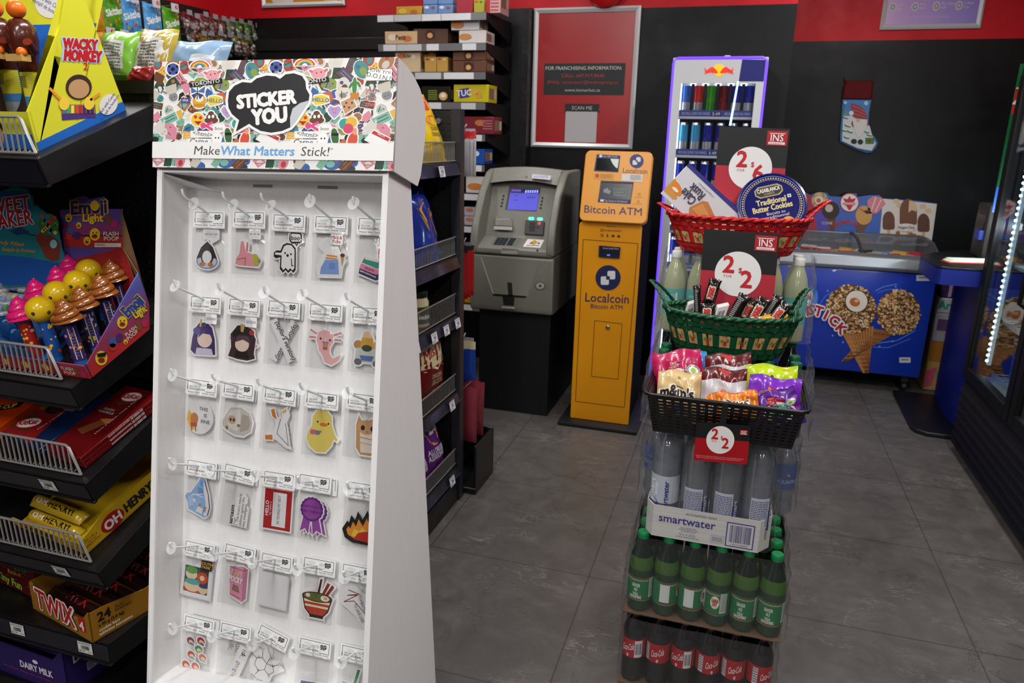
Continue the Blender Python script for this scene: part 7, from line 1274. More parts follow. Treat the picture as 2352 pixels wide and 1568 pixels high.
t = thing('lottery_terminal', 'grey ticket terminal with a small blue screen standing on the kiosk', 'terminal', (1.33, 4.62, .957)); m = MB(); m.rbox((1.285, 4.56, .957), (1.55, 4.78, 1.25), C('#3a3634', .4), .012, 2); m.build('body', t); m = MB(); m.box((1.278, 4.60, 1.09), (1.285, 4.72, 1.19), C('#1a1a1c', .2)); m.box((1.262, 4.58, 1.06), (1.285, 4.66, 1.11), C('#2c3f9c', .35)); m.build('screen', t)
t = thing('lottery_board', 'thin green board with red and blue patches standing edge-on behind the cooler', 'sign', (1.42, 4.48, .957)); m = MB(); m.box((1.262, 4.44, 1.22), (1.60, 4.452, 1.95), C('#0f5a30', .4, e=.05)); m.build('board', t); a = MB()
a.frame((1.262, 4.44, 1.95), (1.60, 4.44, 1.95), (1.60, 4.44, 1.22), (1.262, 4.44, 1.22), 34, 73, dz=.0012); a.rect(0, 12, 34, 24, C('#b01c24', .4, e=.15), 1); a.rect(0, 11, 34, 12.5, '#d8b84a', 1); a.text('49', 4, 21, 6, '#e9e4e0', 2, bold=.04); a.rect(0, 60, 34, 73, C('#2456c8', .4, e=.2), 1); a.build('print', t, smooth=0)
m = MB(); m.box((1.40, 4.46, .957), (1.44, 4.49, 1.22), KD); m.build('post', t)
t = thing('lotto_sign', 'small lit blue and red sign with yellow letters above the cooler', 'sign', (1.5, 4.5, 2.0)); m = MB(); m.box((1.285, 4.46, 2.02), (1.8, 4.52, 2.22), C('#1a2a80', .4, e=.15)); m.box((1.5, 4.485, 1.95), (1.53, 4.50, 2.02), KD); m.build('body', t, bevel=.004)
a = MB(); a.frame((1.285, 4.46, 2.22), (1.8, 4.46, 2.22), (1.8, 4.46, 2.02), (1.285, 4.46, 2.02), 52, 20, dz=.001); a.poly([(2, 15), (4, 3), (50, 3), (50, 15)], C('#d81c24', .4, e=.5), 1); a.text('OLG', 10, 13, 8, C('#f2dc2c', .4, e=.7), 2, bold=.06); a.build('print', t, smooth=0)
# ================================================================ glass-door cooler
t = thing('glass_door_cooler', 'black glass-door drinks cooler with a bright strip light and slatted kick panel', 'cooler', (1.6, 3.3, 0)); KX = 1.2; CB = C('#0a0a0b', .5, sp=.3); Y1 = 4.16; Y0 = 1.9
m = MB(); m.box((KX + .05, Y0, .04), (1.98, Y0 + .04, 2.02), CB); m.box((KX + .05, Y1 - .04, .04), (1.98, Y1, 2.02), CB); m.box((1.94, Y0 + .04, .04), (1.98, Y1 - .04, 2.02), C('#c9ccd0', .4)); m.box((KX + .05, Y0 + .04, 1.94), (1.94, Y1 - .04, 2.02), CB); m.box((KX + .05, Y0 + .04, .36), (1.94, Y1 - .04, .42), C('#b9bcc0', .4)); m.build('cabinet', t)
m = MB(); m.box((KX + .012, Y0, .03), (KX + .05, Y1, .40), CB)
for k in range(7): m.slab([V((KX - .012, Y0, .05 + k * .047)), V((KX + .012, Y0, .085 + k * .047)), V((KX + .012, Y0, .05 + k * .047))], V((0, Y1 - .02 - Y0, 0)), CB)
m.build('kick_panel', t)
m = MB(); m.box((KX - .004, Y0, 1.88), (KX + .05, Y1, 2.02), CB); m.build('top_rail', t)
doors = [(3.45, 4.15), (2.74, 3.44), (1.93, 2.73)]
for k, (a_, b_) in enumerate(doors):
    m = MB(); w = .062; m.box((KX - .012, a_, .405), (KX + .03, a_ + w, 1.88), CB); m.box((KX - .012, b_ - w, .405), (KX + .03, b_, 1.88), CB); m.box((KX - .012, a_ + w, .405), (KX + .03, b_ - w, .405 + w), CB); m.box((KX - .012, a_ + w, 1.88 - w), (KX + .03, b_ - w, 1.88), CB); d = m.build('door', t, bevel=.005)
    m = MB(); m.box((KX + .002, a_ + w, .405 + w), (KX + .006, b_ - w, 1.88 - w), film('cooler_glass%d' % k, (.92, .95, .96), .2, .03, 1)); m.build('pane', d)
    m = MB(); m.tube([(KX - .012, a_ + .03, .9), (KX - .045, a_ + .03, .92), (KX - .045, a_ + .03, 1.35), (KX - .012, a_ + .03, 1.37)], .009, CB, 8); m.build('handle', d)
LED_AND_GLINT = C('#e6f6ff', .3, e=14)
for y in (Y1 - .11, 3.40):
    m = MB(); m.box((KX + .06, y - .012, .5), (KX + .075, y + .012, 1.86), C('#a8c4cc', .3, e=.6)); st_ = m.build('strip_light', t)
    m = MB()
    for k in range(46): m.ball((KX + .056, y, .52 + k * .029), .0065, LED_AND_GLINT, 8, 6); m.ball((KX + .30, y - .02, .52 + k * .029), .004, LED_AND_GLINT, 6, 5); m.ball((KX + .52, y - .03, .52 + k * .029), .0035, LED_AND_GLINT, 6, 5)  # the two inner columns of smaller glowing dots imitate reflections of the strip
    m.build('led', st_); 
l = bpy.data.lights.new('cooler_light', 'AREA'); l.shape = 'RECTANGLE'; l.size = .03; l.size_y = 1.3; l.energy = 9.; l.color = (.85, .95, 1); o = bpy.data.objects.new('cooler_light', l); COL.objects.link(o); o.location = (KX + .08, Y1 - .09, 1.18); o.rotation_euler = (0, PI / 2, -PI / 2 + 1.0)
ZS = (.44, .72, 1.0, 1.28, 1.56)
for z in ZS:
    m = MB(); [m.tube([(KX + .12, Y0 + .05, z), (KX + .12, Y1 - .05, z)], .004, '#d9dce0', 5), m.tube([(1.9, Y0 + .05, z), (1.9, Y1 - .05, z)], .004, '#d9dce0', 5)]
    for k in range(30): y = Y1 - .06 - k * .05; m.tube([(KX + .12, y, z), (1.9, y, z)], .0025, '#d9dce0', 4)
    m.box((KX + .108, Y0 + .05, z - .018), (KX + .113, Y1 - .05, z + .012), C('#a9c0cc', .3)); m.build('wire_shelf', t)
cc = ['#2f6ac0', '#3a8a3c', '#c8a83c', '#8a3a2c', '#c9ccd0', '#4a6a2c']
for i, z in enumerate(ZS):
    for k in range(8):
        y = Y1 - .14 - k * .085; c = cc[(i * 3 + k // 2) % 6]; o = thing('drink_bottle', '%s bottle from the far end on the %s cooler shelf' % (('first', 'second', 'third', 'fourth', 'fifth', 'sixth', 'seventh', 'eighth')[k], ('lowest', 'second', 'third', 'fourth', 'top')[i]), 'bottle', (KX + .19, y, z + .005), 'bottles in the cooler')
        m = MB(); m.lathe([(.03, 0), (.035, .006), (.035, .12), (.03, .145), (.014, .19), (.013, .20)], C(c, .2, coat=.3), 16, (KX + .19, y, z + .005)); m.build('body', o); MB().lathe([(.0145, .2), (.0145, .217), (.013, .219)], C('#e4e4e4', .4), 14, (KX + .19, y, z + .005)).build('cap', o)
# ================================================================ stacked drink cases
NB = 24
CLEAR = film('clear_bottle', (.90, .92, .94), .34, .07, 6, .10); WATER = film('bottled_water', (.86, .89, .92), .10, .03, 3, .22, '#8f97a3'); WRAP = film('shrink_film', (.985, .985, .99), .11, .09, 26, .015, '#c9ccd0'); WRAP2 = film('crumpled_film', (.97, .97, .98), .16, .12, 30, .07, '#d0d3d8')  # CLEAR and WATER: grey haze mixed in, imitating light reflected by the bottles
CW = ['front left corner', 'second from the left', 'third from the left', 'fourth from the left', 'fifth from the left', 'front right corner']
def ring_fn(c, r, z0, z1, a0, span):
    RSV = MB.RS
    return lambda u, v, k=1: c + V((math.cos(a0 - span / 2 + span * u) * (r * RSV + .0003 * k), math.sin(a0 - span / 2 + span * u) * (r * RSV + .0003 * k), z1 + (z0 - z1) * v))
def wrapq(m, f, u0, v0, u1, v1, mat, k=1, n=8):
    m.fr = f
    for i in range(n): a, b = u0 + (u1 - u0) * i / n, u0 + (u1 - u0) * (i + 1) / n; m.poly([(a, v0), (b, v0), (b, v1), (a, v1)], mat, k)
def bottle(kind, *a, **k):
    MB.RS = {'cola': 1.045, 'ginger': 1.055, 'dark': 1.09, 'aqua': 1.08, 'water': 1.02, 'lemon': 1.02}[kind]; o = bottle_(kind, *a, **k); MB.RS = 1.; return o
def bottle_(kind, x, y, z, label, group, rot=0.):
    c = V((x, y, z)); o = thing('drink_bottle', label, 'bottle', c, group); A0 = -PI / 2 + .05 + rot
    if kind == 'cola':
        m = MB(); D = C('#06070a', .14, coat=.25); m.lathe([(.022, 0), (.031, .008), (.0325, .03), (.0325, .07), (.031, .085), (.0315, .10), (.0315, .142), (.033, .155), (.032, .172), (.024, .196), (.0145, .212), (.0135, .222)], D, NB, c); m.build('body', o)
        m = MB(); m.lathe([(.0320, .086), (.0326, .148)], C('#a31016', .35), NB, c, caps=False); f = ring_fn(c, .0327, .086, .148, A0, 2.6)
        if rot > -.2: wrapq(m, f, .04, .1, .2, .95, '#c9c9ca', 1, 3); m.func(f); m.mlines(.05, .15, .19, .9, 6, '#6a6a70', 2)
        else: wrapq(m, f, .72, .05, .98, .95, '#cfcfd0', 1, 4); m.func(f); m.bars(.74, .2, .96, .8, '#333338', 2, n=10)
        m.func(lambda x, y, k=1: f(x / 260, y / 44, k)); m.text('Coca-Cola', 130, 27, 15, '#e9e2e2', 2, shear=.3, rot=-.08, bold=.01, w=105); m.disk(130, 38, 9, '#c9bcbc', 1, 4); m.build('label', o)
        MB().lathe([(.0148, .220), (.0152, .222), (.0152, .234), (.0135, .236)], C('#b0141a', .35), 20, c).build('cap', o)
    elif kind == 'ginger':
        m = MB(); D, G, B_ = C('#081a12', .12, coat=.35), C('#33561a', .16, coat=.3), C('#0d3018', .16, coat=.3)
        m.lathe([(.024, 0), (.032, .008), (.0335, .03), (.0335, .135), (.0330, .150), (.029, .172), (.0215, .195), (.0150, .214), (.0138, .226)], [B_, B_, B_, G, G, D, D, D], NB, c); m.build('body', o)
        m = MB(); m.lathe([(.0338, .038), (.0338, .112)], C('#146a3c', .35), NB, c, caps=False); f = ring_fn(c, .0339, .038, .112, A0, 2.7); wrapq(m, f, 0, .04, .78, .09, '#7a241f', 1); wrapq(m, f, 0, .9, .78, .95, '#7a241f', 1); wrapq(m, f, 0, .11, .78, .125, '#c9d4c6', 1); wrapq(m, f, .8, .04, 1, .86, '#c9cdc9', 1, 4); m.func(f); m.mlines(.82, .08, .99, .82, 12, '#55605a', 2, seed=int(x * 99))
        m.func(lambda x, y, k=1: f(x / 230, y / 74, k))
        if kind == 'ginger' and abs(rot) < .3:
            m.text('GINGER', 92, 29, 10, '#dfe4d8', 2, bold=.03, w=54); m.text('ALE', 92, 42, 10, '#dfe4d8', 2, bold=.03); m.text('SODA', 92, 56, 9, '#dfe4d8', 2, bold=.03); m.text('GINGEMBRE', 92, 66, 9, '#dfe4d8', 2, bold=.03, w=80)
        else: m.disk(150, 32, 30, '#d8c89a', 2, 20); m.disk(150, 32, 27, '#e2dccb', 3, 17); m.text('CANADA', 150, 31, 11, '#a81c24', 4, bold=.05, w=46); m.text('DRY', 150, 43, 11, '#a81c24', 4, bold=.05); wrapq(m, f, .02, .1, .3, .85, '#c9cdc9', 2, 4)
        m.func(lambda x, y, k=1: f(x / 230, y / 74, k))
        for k in range(14): m.disk(10 + k * 12, 6 + 0, 1.3, '#dfe4d8', 3, n=6); m.disk(10 + k * 12, 71, 1.3, '#dfe4d8', 3, n=6)
        m.build('label', o); MB().lathe([(.0150, .224), (.0158, .226), (.0158, .240), (.0142, .2425)], C('#0c7a42', .35), 20, c).build('cap', o)
    elif kind == 'water':
        m = MB(); m.lathe([(.030, 0), (.0375, .01), (.0385, .03), (.0385, .215), (.0365, .245), (.029, .272), (.018, .288), (.014, .296)], CLEAR, NB, c); m.build('body', o)
        m = MB(); m.lathe([(.028, .002), (.0355, .012), (.0365, .03), (.0365, .213), (.0345, .243), (.026, .27)], WATER, 16, c); m.build('water', o)
        m = MB(); f = ring_fn(c, .0388, .045, .175, A0, 2.8)
        if rot == 0: wrapq(m, f, .02, 0, .98, .62, C('#b3bcc8', .3), 0.5, 10); m.func(lambda x, y, k=1: f(x / 108, y / 130, k)); m.text('smart', 24, 78, 16, '#e6eaf0', 3, rot=-PI / 2, bold=.05, al='l', w=64); m.text('water', 36, 60, 11, '#e6eaf0', 3, rot=-PI / 2, bold=.03, al='l', w=40); m.text('smartwater', 64, 112, 13, '#2a2a7c', 3, rot=-PI / 2, bold=.04, al='l', w=98); m.disk(24, 100, 18, '#241f7a', 2, 32)
        else: wrapq(m, f, .12, .18, .58, .86, C('#b9c0d0', .3), 1, 7); m.func(lambda x, y, k=1: f(x / 108, y / 130, k)); m.mlines(15, 32, 60, 108, 15, '#4a5070', 2, seed=int(x * 77)); m.rect(62, 60, 66, 118, '#241f7a', 1); m.disk(80, 92, 16, '#241f7a', 1, 36); m.text('smart', 76, 100, 12, '#c9d0e0', 3, rot=-PI / 2, bold=.03, al='l', w=56)
        m.build('label', o, smooth=50); MB().lathe([(.0145, .294), (.0148, .308), (.0135, .31)], C('#e4e6ea', .4), 18, c).build('cap', o)
    elif kind == 'aqua':
        m = MB(); m.lathe([(.026, 0), (.032, .008), (.0325, .03), (.030, .05), (.0325, .07), (.0325, .15), (.030, .175), (.020, .2), (.0135, .212), (.013, .218)], CLEAR, NB, c); m.build('body', o)
        m = MB(); m.lathe([(.024, .002), (.0305, .012), (.0305, .14), (.028, .17)], WATER, 16, c); m.build('water', o)
        m = MB(); m.lathe([(.0328, .085), (.0328, .165)], C('#1f4a8c', .3), NB, c, caps=False); f = ring_fn(c, .0329, .085, .165, A0, 2.4); m.func(lambda x, y, k=1: f(x / 80, y / 80, k)); m.poly([(0, 60), (14, 40), (26, 52), (36, 36), (52, 54), (66, 44), (80, 58), (80, 80), (0, 80)], '#163a78', 1); m.text('AQUAFINA', 42, 60, 12, '#b9c8dc', 2, w=62); m.poly([(36, 34), (42, 28), (48, 34), (44, 38)], '#c87a6a', 2); m.build('label', o)
        MB().lathe([(.014, .216), (.0145, .230), (.013, .232)], C('#d9dde2', .4), 18, c).build('cap', o)
    elif kind == 'dark':
        m = MB(); m.lathe([(.024, 0), (.0325, .008), (.033, .03), (.033, .135), (.031, .16), (.02, .195), (.0138, .214)], C('#15171c', .12, coat=.7), NB, c); m.build('body', o); MB().lathe([(.0148, .214), (.0152, .216), (.0152, .228), (.0138, .231)], C('#0f5a38', .35), 20, c).build('cap', o)
    else:  # cloudy lemonade
        m = MB(); Lq = C('#a9ae86', .16, coat=.6); m.lathe([(.026, 0), (.034, .008), (.035, .03), (.035, .15), (.034, .17), (.028, .2), (.019, .225), (.0145, .236), (.0138, .246)], Lq, NB, c); m.build('body', o)
        m = MB(); m.lathe([(.0353, .06), (.0353, .145)], C('#4fb0aa', .35), NB, c, caps=False); f = ring_fn(c, .0354, .06, .145, A0, 2.4); m.func(lambda x, y, k=1: f(x / 84, y / 85, k)); m.text('LEMONADE', 30, 26, 9, '#d8ece4', 2, w=34); m.rect(48, 12, 54, 46, '#d8ece4', 1); m.rect(12, 46, 34, 70, '#cfd4cf', 1); m.mlines(14, 50, 32, 66, 4, '#4a4a4a', 2); m.build('label', o)
        MB().lathe([(.0155, .243), (.0155, .262), (.014, .2645)], C('#d8d8d2', .4), 20, c).build('cap', o)
    return o
nth = ['first', 'second', 'third', 'fourth', 'fifth', 'sixth']; rown = ['front', 'second', 'third', 'rear']
# floor case of cola
pad = lambda lab, x0, y0, x1, y1, z, h=.003: tag(MB().box((x0, y0, z), (x1, y1, z + h), C('#5e4730', .8)).build('cardboard_tray'), lab, 'tray')
pad('brown cardboard tray under the cola bottles on the floor', -.207, 1.835, .222, 2.115, .001, .004)
for r_ in range(3):
    for k in range(6):
        if r_ == 2 and 0 < k < 5: continue
        bottle('cola', -.170 + k * .0705, 1.872 + r_ * .068, .005, '%s dark cola bottle from the left, %s row of the floor case' % (nth[k], rown[r_]), 'cola bottles in the floor case', (-.45, .0, -.5, .35, .1, .55)[k])
pad('brown wavy cardboard sheet between the cola and the ginger ale', -.205, 1.835, .225, 2.115, .2435)
for r_ in range(4):
    for k in range(6):
        if r_ > 1 and 0 < k < 4: continue
        bottle('ginger', -.166 + k * .0712, 1.873 + r_ * .0685, .247, '%s green ginger ale bottle from the left, %s row' % (nth[k], rown[r_]), 'ginger ale bottles', (0, .9, .75, -.6, 0, 0)[k])
# white carton of water
ZC = .492; cx0, cx1, cy0, cy1, ch = -.164, .166, 1.852, 2.112, .026
t = thing('water_carton', 'low white carton with dark blue lettering and a barcode holding tall water bottles', 'carton', (0, 1.98, ZC))
def octo(z): return [V((x, y, z)) for x, y in ((cx0 + .02, cy0), (cx1 - .03, cy0), (cx1, cy0 + .04), (cx1, cy1 - .02), (cx1 - .02, cy1), (cx0 + .02, cy1), (cx0, cy1 - .02), (cx0, cy0 + .03))]
CB2 = NT('white_corrugated', .6); CB2.l(CB2.ramp(CB2.noise(CB2.co('Object', (3, 3, 220)), 1, 2), [(.35, '#c3c2be'), (.65, '#cfceca')]), CB2.b.inputs['Base Color']); CB2 = CB2.m
lo, hi = octo(ZC), octo(ZC + .094); m = MB(); m.quad(lo[::-1], CB2)
for i in range(8): m.slab([lo[i], lo[(i + 1) % 8], hi[(i + 1) % 8], hi[i]], (octo(ZC)[(i + 4) % 8] - lo[i]).normalized() * .003, CB2)
m.build('tray', t, smooth=0)
a = MB(); a.frame(hi[0], hi[1], lo[1], lo[0], 280, 94, dz=.0005); a.text('smartwater', 92, 46, 23, '#2b2a80', 2, bold=.022, w=150); a.text('AU2226MGD 02501', 128, 16, 6.5, '#4a4a4a', 2, w=82, al='l' if 0 else 'c'); a.text('vapour distilled water', 98, 57, 3.4, '#3a3a80', 2); a.text('plus electrolytes for taste', 98, 62, 3.4, '#3a3a80', 2); a.text('purely balanced pH', 98, 67, 3.4, '#3a3a80', 2); a.text('12 x 1 L (12 L)', 96, 79, 7, '#3a3a6a', 2, w=42); a.mlines(66, 83, 130, 86, 1, '#6a6a9a', 2)
a.rect(196, 16, 268, 88, '#33328a', 1); a.rect(199, 19, 265, 85, '#cfceca', 2); a.bars(205, 23, 260, 74, '#3a3878', 3, n=26); a.text('0 86162 66658 8', 232, 82, 4.5, '#3a3878', 3); a.rect(158, 62, 192, 84, '#7a7a9a', 1); a.rect(159, 63, 191, 83, '#cfceca', 2); a.mlines(161, 66, 189, 81, 5, '#5a5a80', 3); a.build('print', t, smooth=0)
for r_ in range(2):
    for k in range(4):
        if r_ and 0 < k < 3: pass
        bottle('water', -.121 + k * .081, 1.898 + r_ * .081, ZC + .003, '%s tall water bottle from the left, %s row of the white carton' % (nth[k], rown[r_]), 'tall water bottles in the white carton', (0, .3, .25, .6)[k])
# rear column of cases
for r_ in range(2):
    for k in range(6):
        yy = 2.175 + r_ * .072; xx = -.176 + k * .0755
        if r_ and 0 < k < 5: continue
        bottle('dark', xx, yy, .004, '%s dark bottle from the left, %s row, lowest tier of the rear column' % (nth[k], rown[r_]), 'dark bottles of the rear column')
        bottle('dark', xx, yy, .238, '%s dark bottle from the left, %s row, second tier of the rear column' % (nth[k], rown[r_]), 'dark bottles of the rear column')
        bottle('aqua', xx + .004, yy - .012, .472, '%s blue labelled water bottle from the left, %s row of the rear column' % (nth[k], rown[r_]), 'blue labelled water bottles', -.5 if k == 0 else .2)
        bottle('dark', xx, yy, .707, '%s dark bottle from the left, %s row, top dark tier under the green basket' % (nth[k], rown[r_]), 'dark bottles of the rear column')
for r_ in range(2):
    for k in range(6):
        yy = 2.42 + r_ * .074
        for z in (.004, .238, .472, .707):
            if k in (0, 5) and r_ == 0: bottle('dark', -.176 + k * .0755, yy, z, '%s hand dark bottle deep in the rear column, tier at %s height' % ('left' if k == 0 else 'right', {.004: 'floor', .238: 'knee', .472: 'thigh', .707: 'hip'}[z]), 'dark bottles of the rear column')
        bottle('lemon', -.178 + k * .0745, yy - .015, .942, '%s cloudy lemonade bottle from the left, %s row below the red basket' % (nth[k], rown[r_]), 'lemonade bottles')
def wrapfilm(lab, x0, y0, x1, y1, z0, z1, seed, taper=.0):
    r = random.Random(seed); ph = [r.uniform(0, 6) for _ in range(8)]; P = [(x0, y1), (x0, y0 + .02), (x0 + .02, y0), (x1 - .02, y0), (x1, y0 + .02), (x1, y1)]
    L = [0]
    for (a, b), (c, d) in zip(P, P[1:]): L.append(L[-1] + math.hypot(c - a, d - b))
    def at_(s):
        s *= L[-1]
        for i in range(5):
            if s <= L[i + 1] + 1e-9: f = (s - L[i]) / (L[i + 1] - L[i]); return P[i][0] + (P[i + 1][0] - P[i][0]) * f, P[i][1] + (P[i + 1][1] - P[i][1]) * f
    cx, cy = (x0 + x1) / 2, (y0 + y1) / 2
    def f(u, v):
        x, y = at_(u); sc = 1 + .012 * math.sin(31 * u + 7 * v + ph[0]) * math.sin(9 * v + ph[1]) + .008 * math.sin(57 * u + 21 * v + ph[2]) - taper * v ** 2
        return V((cx + (x - cx) * (1 + abs(.03 * math.sin(40 * u + 11 * v + ph[3])) * (1 if u < .25 or u > .75 else .15)) * sc, cy + (y - cy) * sc, z0 + (z1 - z0) * v))
    m = MB(); m.grid(f, 90, 16, WRAP if y0 < 2 else WRAP2); tag(m.build('shrink_wrap', smooth=180), lab, 'plastic wrap')
wrapfilm('clear crinkled film around the cola case', -.212, 1.826, .228, 2.125, .006, .228, 1, .03)
wrapfilm('clear crinkled film around the ginger ale case, bulging at its left end', -.212, 1.824, .236, 2.15, .25, .488, 2, .08)
wrapfilm('clear film sleeve around the tall water bottles', -.172, 1.845, .176, 2.12, .50, .79, 3, .04)
wrapfilm('clear crinkled film around the blue labelled water bottles', -.222, 2.115, .25, 2.5, .475, .70, 4, .03)
wrapfilm('clear crumpled film around the dark bottles under the green basket', -.228, 2.12, .262, 2.5, .71, .932, 5, .06)
wrapfilm('clear crinkled film around the lemonade bottles', -.226, 2.365, .248, 2.55, .945, 1.205, 6, .06)
# ---------------------------------------------------------------- woven baskets
def basket(name, label, c, a, b, h, col, dark, dec, handles, nr=52, bands=6, decb=2, taper=.76):
    c = V(c); t = thing(name, label, 'basket', c); A = C(col, .45, coat=.2); D = C(dark, .55)
    sc = lambda z: taper + (1 - taper) * (z / h) ** .8
    def pt(th, z, off=0.): s = sc(z); return c + V(((a * s + off) * math.cos(th), (b * s + off) * math.sin(th), z))
    m = MB(); m.lathe([(.001, 0), (1, 0), (1, .004)], D, 40, c, sx=a * taper * .98, sy=b * taper * .98); m.build('floor', t)
    wts = [2.3 if j == decb else 1. for j in range(bands)]; zs_ = [h * sum(wts[:j]) / sum(wts) for j in range(bands + 1)]
    for j in range(bands):
        z0, z1 = zs_[j] + .0012, zs_[j + 1] - .0012; isd = j == decb; m = MB(); n = 4 * nr
        nrj = 44 if isd else nr
        for k in range(nrj):
            th0, th1 = 2 * PI * (k + (.22 if isd and k % 2 else 0)) / nrj, 2 * PI * (k + 1 + (.22 if isd and k % 2 == 0 else 0)) / nrj; s0 = 1 if (k + j) % 2 else -1
            mat = (C(dec, .6) if k % 2 == 0 else A) if isd else A
            N_ = 4; P0 = []; 
            for q in range(N_ + 1):
                th = th0 + (th1 - th0) * q / N_; off = .0030 * s0 * math.sin(PI * q / N_); P0.append((pt(th, z0, off), pt(th, z1, off)))
            vs = [p for pr in P0 for p in pr]; m.add(vs, [(2 * q, 2 * q + 2, 2 * q + 3, 2 * q + 1) for q in range(N_)], mat)
            if isd and k % 2 == 0:
                e = lambda u, v, kk: pt(th0 + (th1 - th0) * u, z1 + (z0 - z1) * v, .0030 * math.sin(PI * u) + .0006 * kk); m.func(lambda x, y, kk=1: e(x, y, kk)); m.disk(.55, .6, .13, '#b8261c', 1, .22, 10); m.disk(.28, .4, .12, '#3f8a3a', 1, .14, 8, .5); m.disk(.8, .35, .09, '#3f8a3a', 1, .16, 8)
        m.build('woven_band', t, smooth=60)
    m = MB()
    for k in range(nr): th = 2 * PI * k / nr; m.quad([pt(th - .028, 0, -.0005), pt(th + .028, 0, -.0005), pt(th + .028, h, -.0005), pt(th - .028, h, -.0005)], D)
    m.build('ribs', t)
    m = MB(); N = 96
    for q in range(2): m.tube([pt(2 * PI * k / N, h + .002 + .0035 * math.sin(2 * PI * k / N * 22 + q * PI), .0035 * math.cos(2 * PI * k / N * 22 + q * PI)) for k in range(N)], .0058, A, 6, True)
    m.build('rim', t, smooth=70)
    for sg, (hh, sw) in zip((-1, 1), handles):
        m = MB(); e0 = pt(PI if sg < 0 else 0, h)
        for q in range(2):
            P_ = []
            for k in range(29):
                f = k / 28; an = PI * f; P_.append(e0 + V((sg * (sw * math.sin(an) - .022 * abs(math.cos(an))) + .003 * math.sin(k * 1.6 + q * PI), -.07 + .14 * f + .003 * math.cos(k * 1.6 + q * PI), hh * math.sin(an))))
            m.tube(P_, .0036, A, 6)
        m.build('handle', t, smooth=70)
    return t
basket('woven_basket', 'bright red oval woven basket holding cookie tins on top of the drink stack', (-.003, 2.43, 1.2095), .215, .118, .112, '#b81414', '#7a0c0c', '#c9a46c', ((.03, .035), (.06, .05)), decb=2)
basket('woven_basket', 'dark green oval woven basket of candy bars with two loop handles', (.006, 2.205, .9425), .192, .108, .122, '#0b4a2a', '#07301c', '#c99a66', ((.075, .05), (.085, .015)), decb=2)
# black plastic basket
t = thing('plastic_basket', 'black slotted plastic basket full of candy bags, hung with a price card', 'basket', (.01, 1.93, .812)); BP = C('#0c0c0d', .38)
bz0, bz1 = .812, .92; B0 = [(-.160, 1.822), (.184, 1.822), (.184, 2.035), (-.160, 2.035)]; B1 = [(-.180, 1.806), (.204, 1.806), (.204, 2.056), (-.180, 2.056)]
m = MB(); hexb(m, V((-.16, 1.822, bz0)), V((.344, 0, 0)), V((0, .213, 0)), V((0, 0, .003)), BP); m.build('floor', t)
for i in range(4):
    (ax, ay), (bx, by), (cx, cy), (dx, dy) = B0[i], B0[(i + 1) % 4], B1[(i + 1) % 4], B1[i]; A_, B_, C_, D_ = V((ax, ay, bz0)), V((bx, by, bz0)), V((cx, cy, bz1)), V((dx, dy, bz1)); nx = 18 if i % 2 == 0 else 11; ny = 10
    F = lambda u, v: (A_ * (1 - u) + B_ * u) * (1 - v) + (D_ * (1 - u) + C_ * u) * v
    m = MB(); ins = (V((.012, 1.93, F(.5, .5).z)) - F(.5, .5)); ins.z = 0; ins = ins.normalized() * .0028
    us = [0]
    for k in range(nx): us += [(k + .22) / nx, (k + .78) / nx]
    us.append(1); vs_ = [0, .06]
    for k in range(ny): vs_ += [.06 + .84 * (k + .36) / ny, .06 + .84 * (k + .70) / ny]
    vs_ += [.9, 1]
    for p in range(len(us) - 1):
        for q in range(len(vs_) - 1):
            if p % 2 == 1 and q % 2 == 0 and 2 <= q < len(vs_) - 2: continue
            P4 = [F(us[p], vs_[q]), F(us[p + 1], vs_[q]), F(us[p + 1], vs_[q + 1]), F(us[p], vs_[q + 1])]; m.quad(P4, BP); m.quad([x + ins for x in P4[::-1]], BP)
    m.build('slotted_side', t, smooth=0)
m = MB(); R_ = [V((x, y, bz1)) for x, y in ((-.188, 1.818), (-.183, 1.803), (-.168, 1.797), (.192, 1.797), (.207, 1.803), (.212, 1.818), (.212, 2.045), (.207, 2.058), (.192, 2.064), (-.168, 2.064), (-.183, 2.058), (-.188, 2.045))]
m.tube([p + V((0, 0, .001)) for p in R_], .0048, BP, 8, True); inn = [V((p.x * .955 + .0005, 1.93 + (p.y - 1.93) * .93, bz1 - .002)) for p in R_]; m.add(R_ + inn, [(k, (k + 1) % 12, 12 + (k + 1) % 12, 12 + k) for k in range(12)], BP); m.build('rim', t, smooth=50)
def ins_logo(a, x0, y0, x1, y1, k=3):
    w = x1 - x0; h = y1 - y0; a.rect(x0, y0, x1, y1, '#a3101c', k); a.text('INS', (x0 + x1) / 2, y0 + h * .70, h * .46, '#e9e6e4', k + 1, bold=.01, w=w * .62); a.rect(x0 + w * .12, y0 + h * .16, x1 - w * .12, y0 + h * .20, '#e9e6e4', k + 1); a.rect(x0 + w * .1, y0 + h * .76, x1 - w * .1, y0 + h * .92, '#e9e6e4', k + 1); a.text('MARKET', (x0 + x1) / 2, y0 + h * .895, h * .1, '#a3101c', k + 2, w=w * .7)
def price(a, x, y, s, n1, n2, col='#b81420'):
    a.disk(x, y, .31 * s, '#dcdbd9', 3, n=40); a.text(n1, x - .13 * s, y - .015 * s, .225 * s, col, 4, bold=.04); a.text('FOR', x - .13 * s, y + .055 * s, .036 * s, col, 4, sp=1.2); a.text('$', x + .03 * s, y - .02 * s, .07 * s, col, 4, bold=.02); a.text(n2, x + .12 * s, y + .175 * s, .225 * s, col, 4, bold=.04)
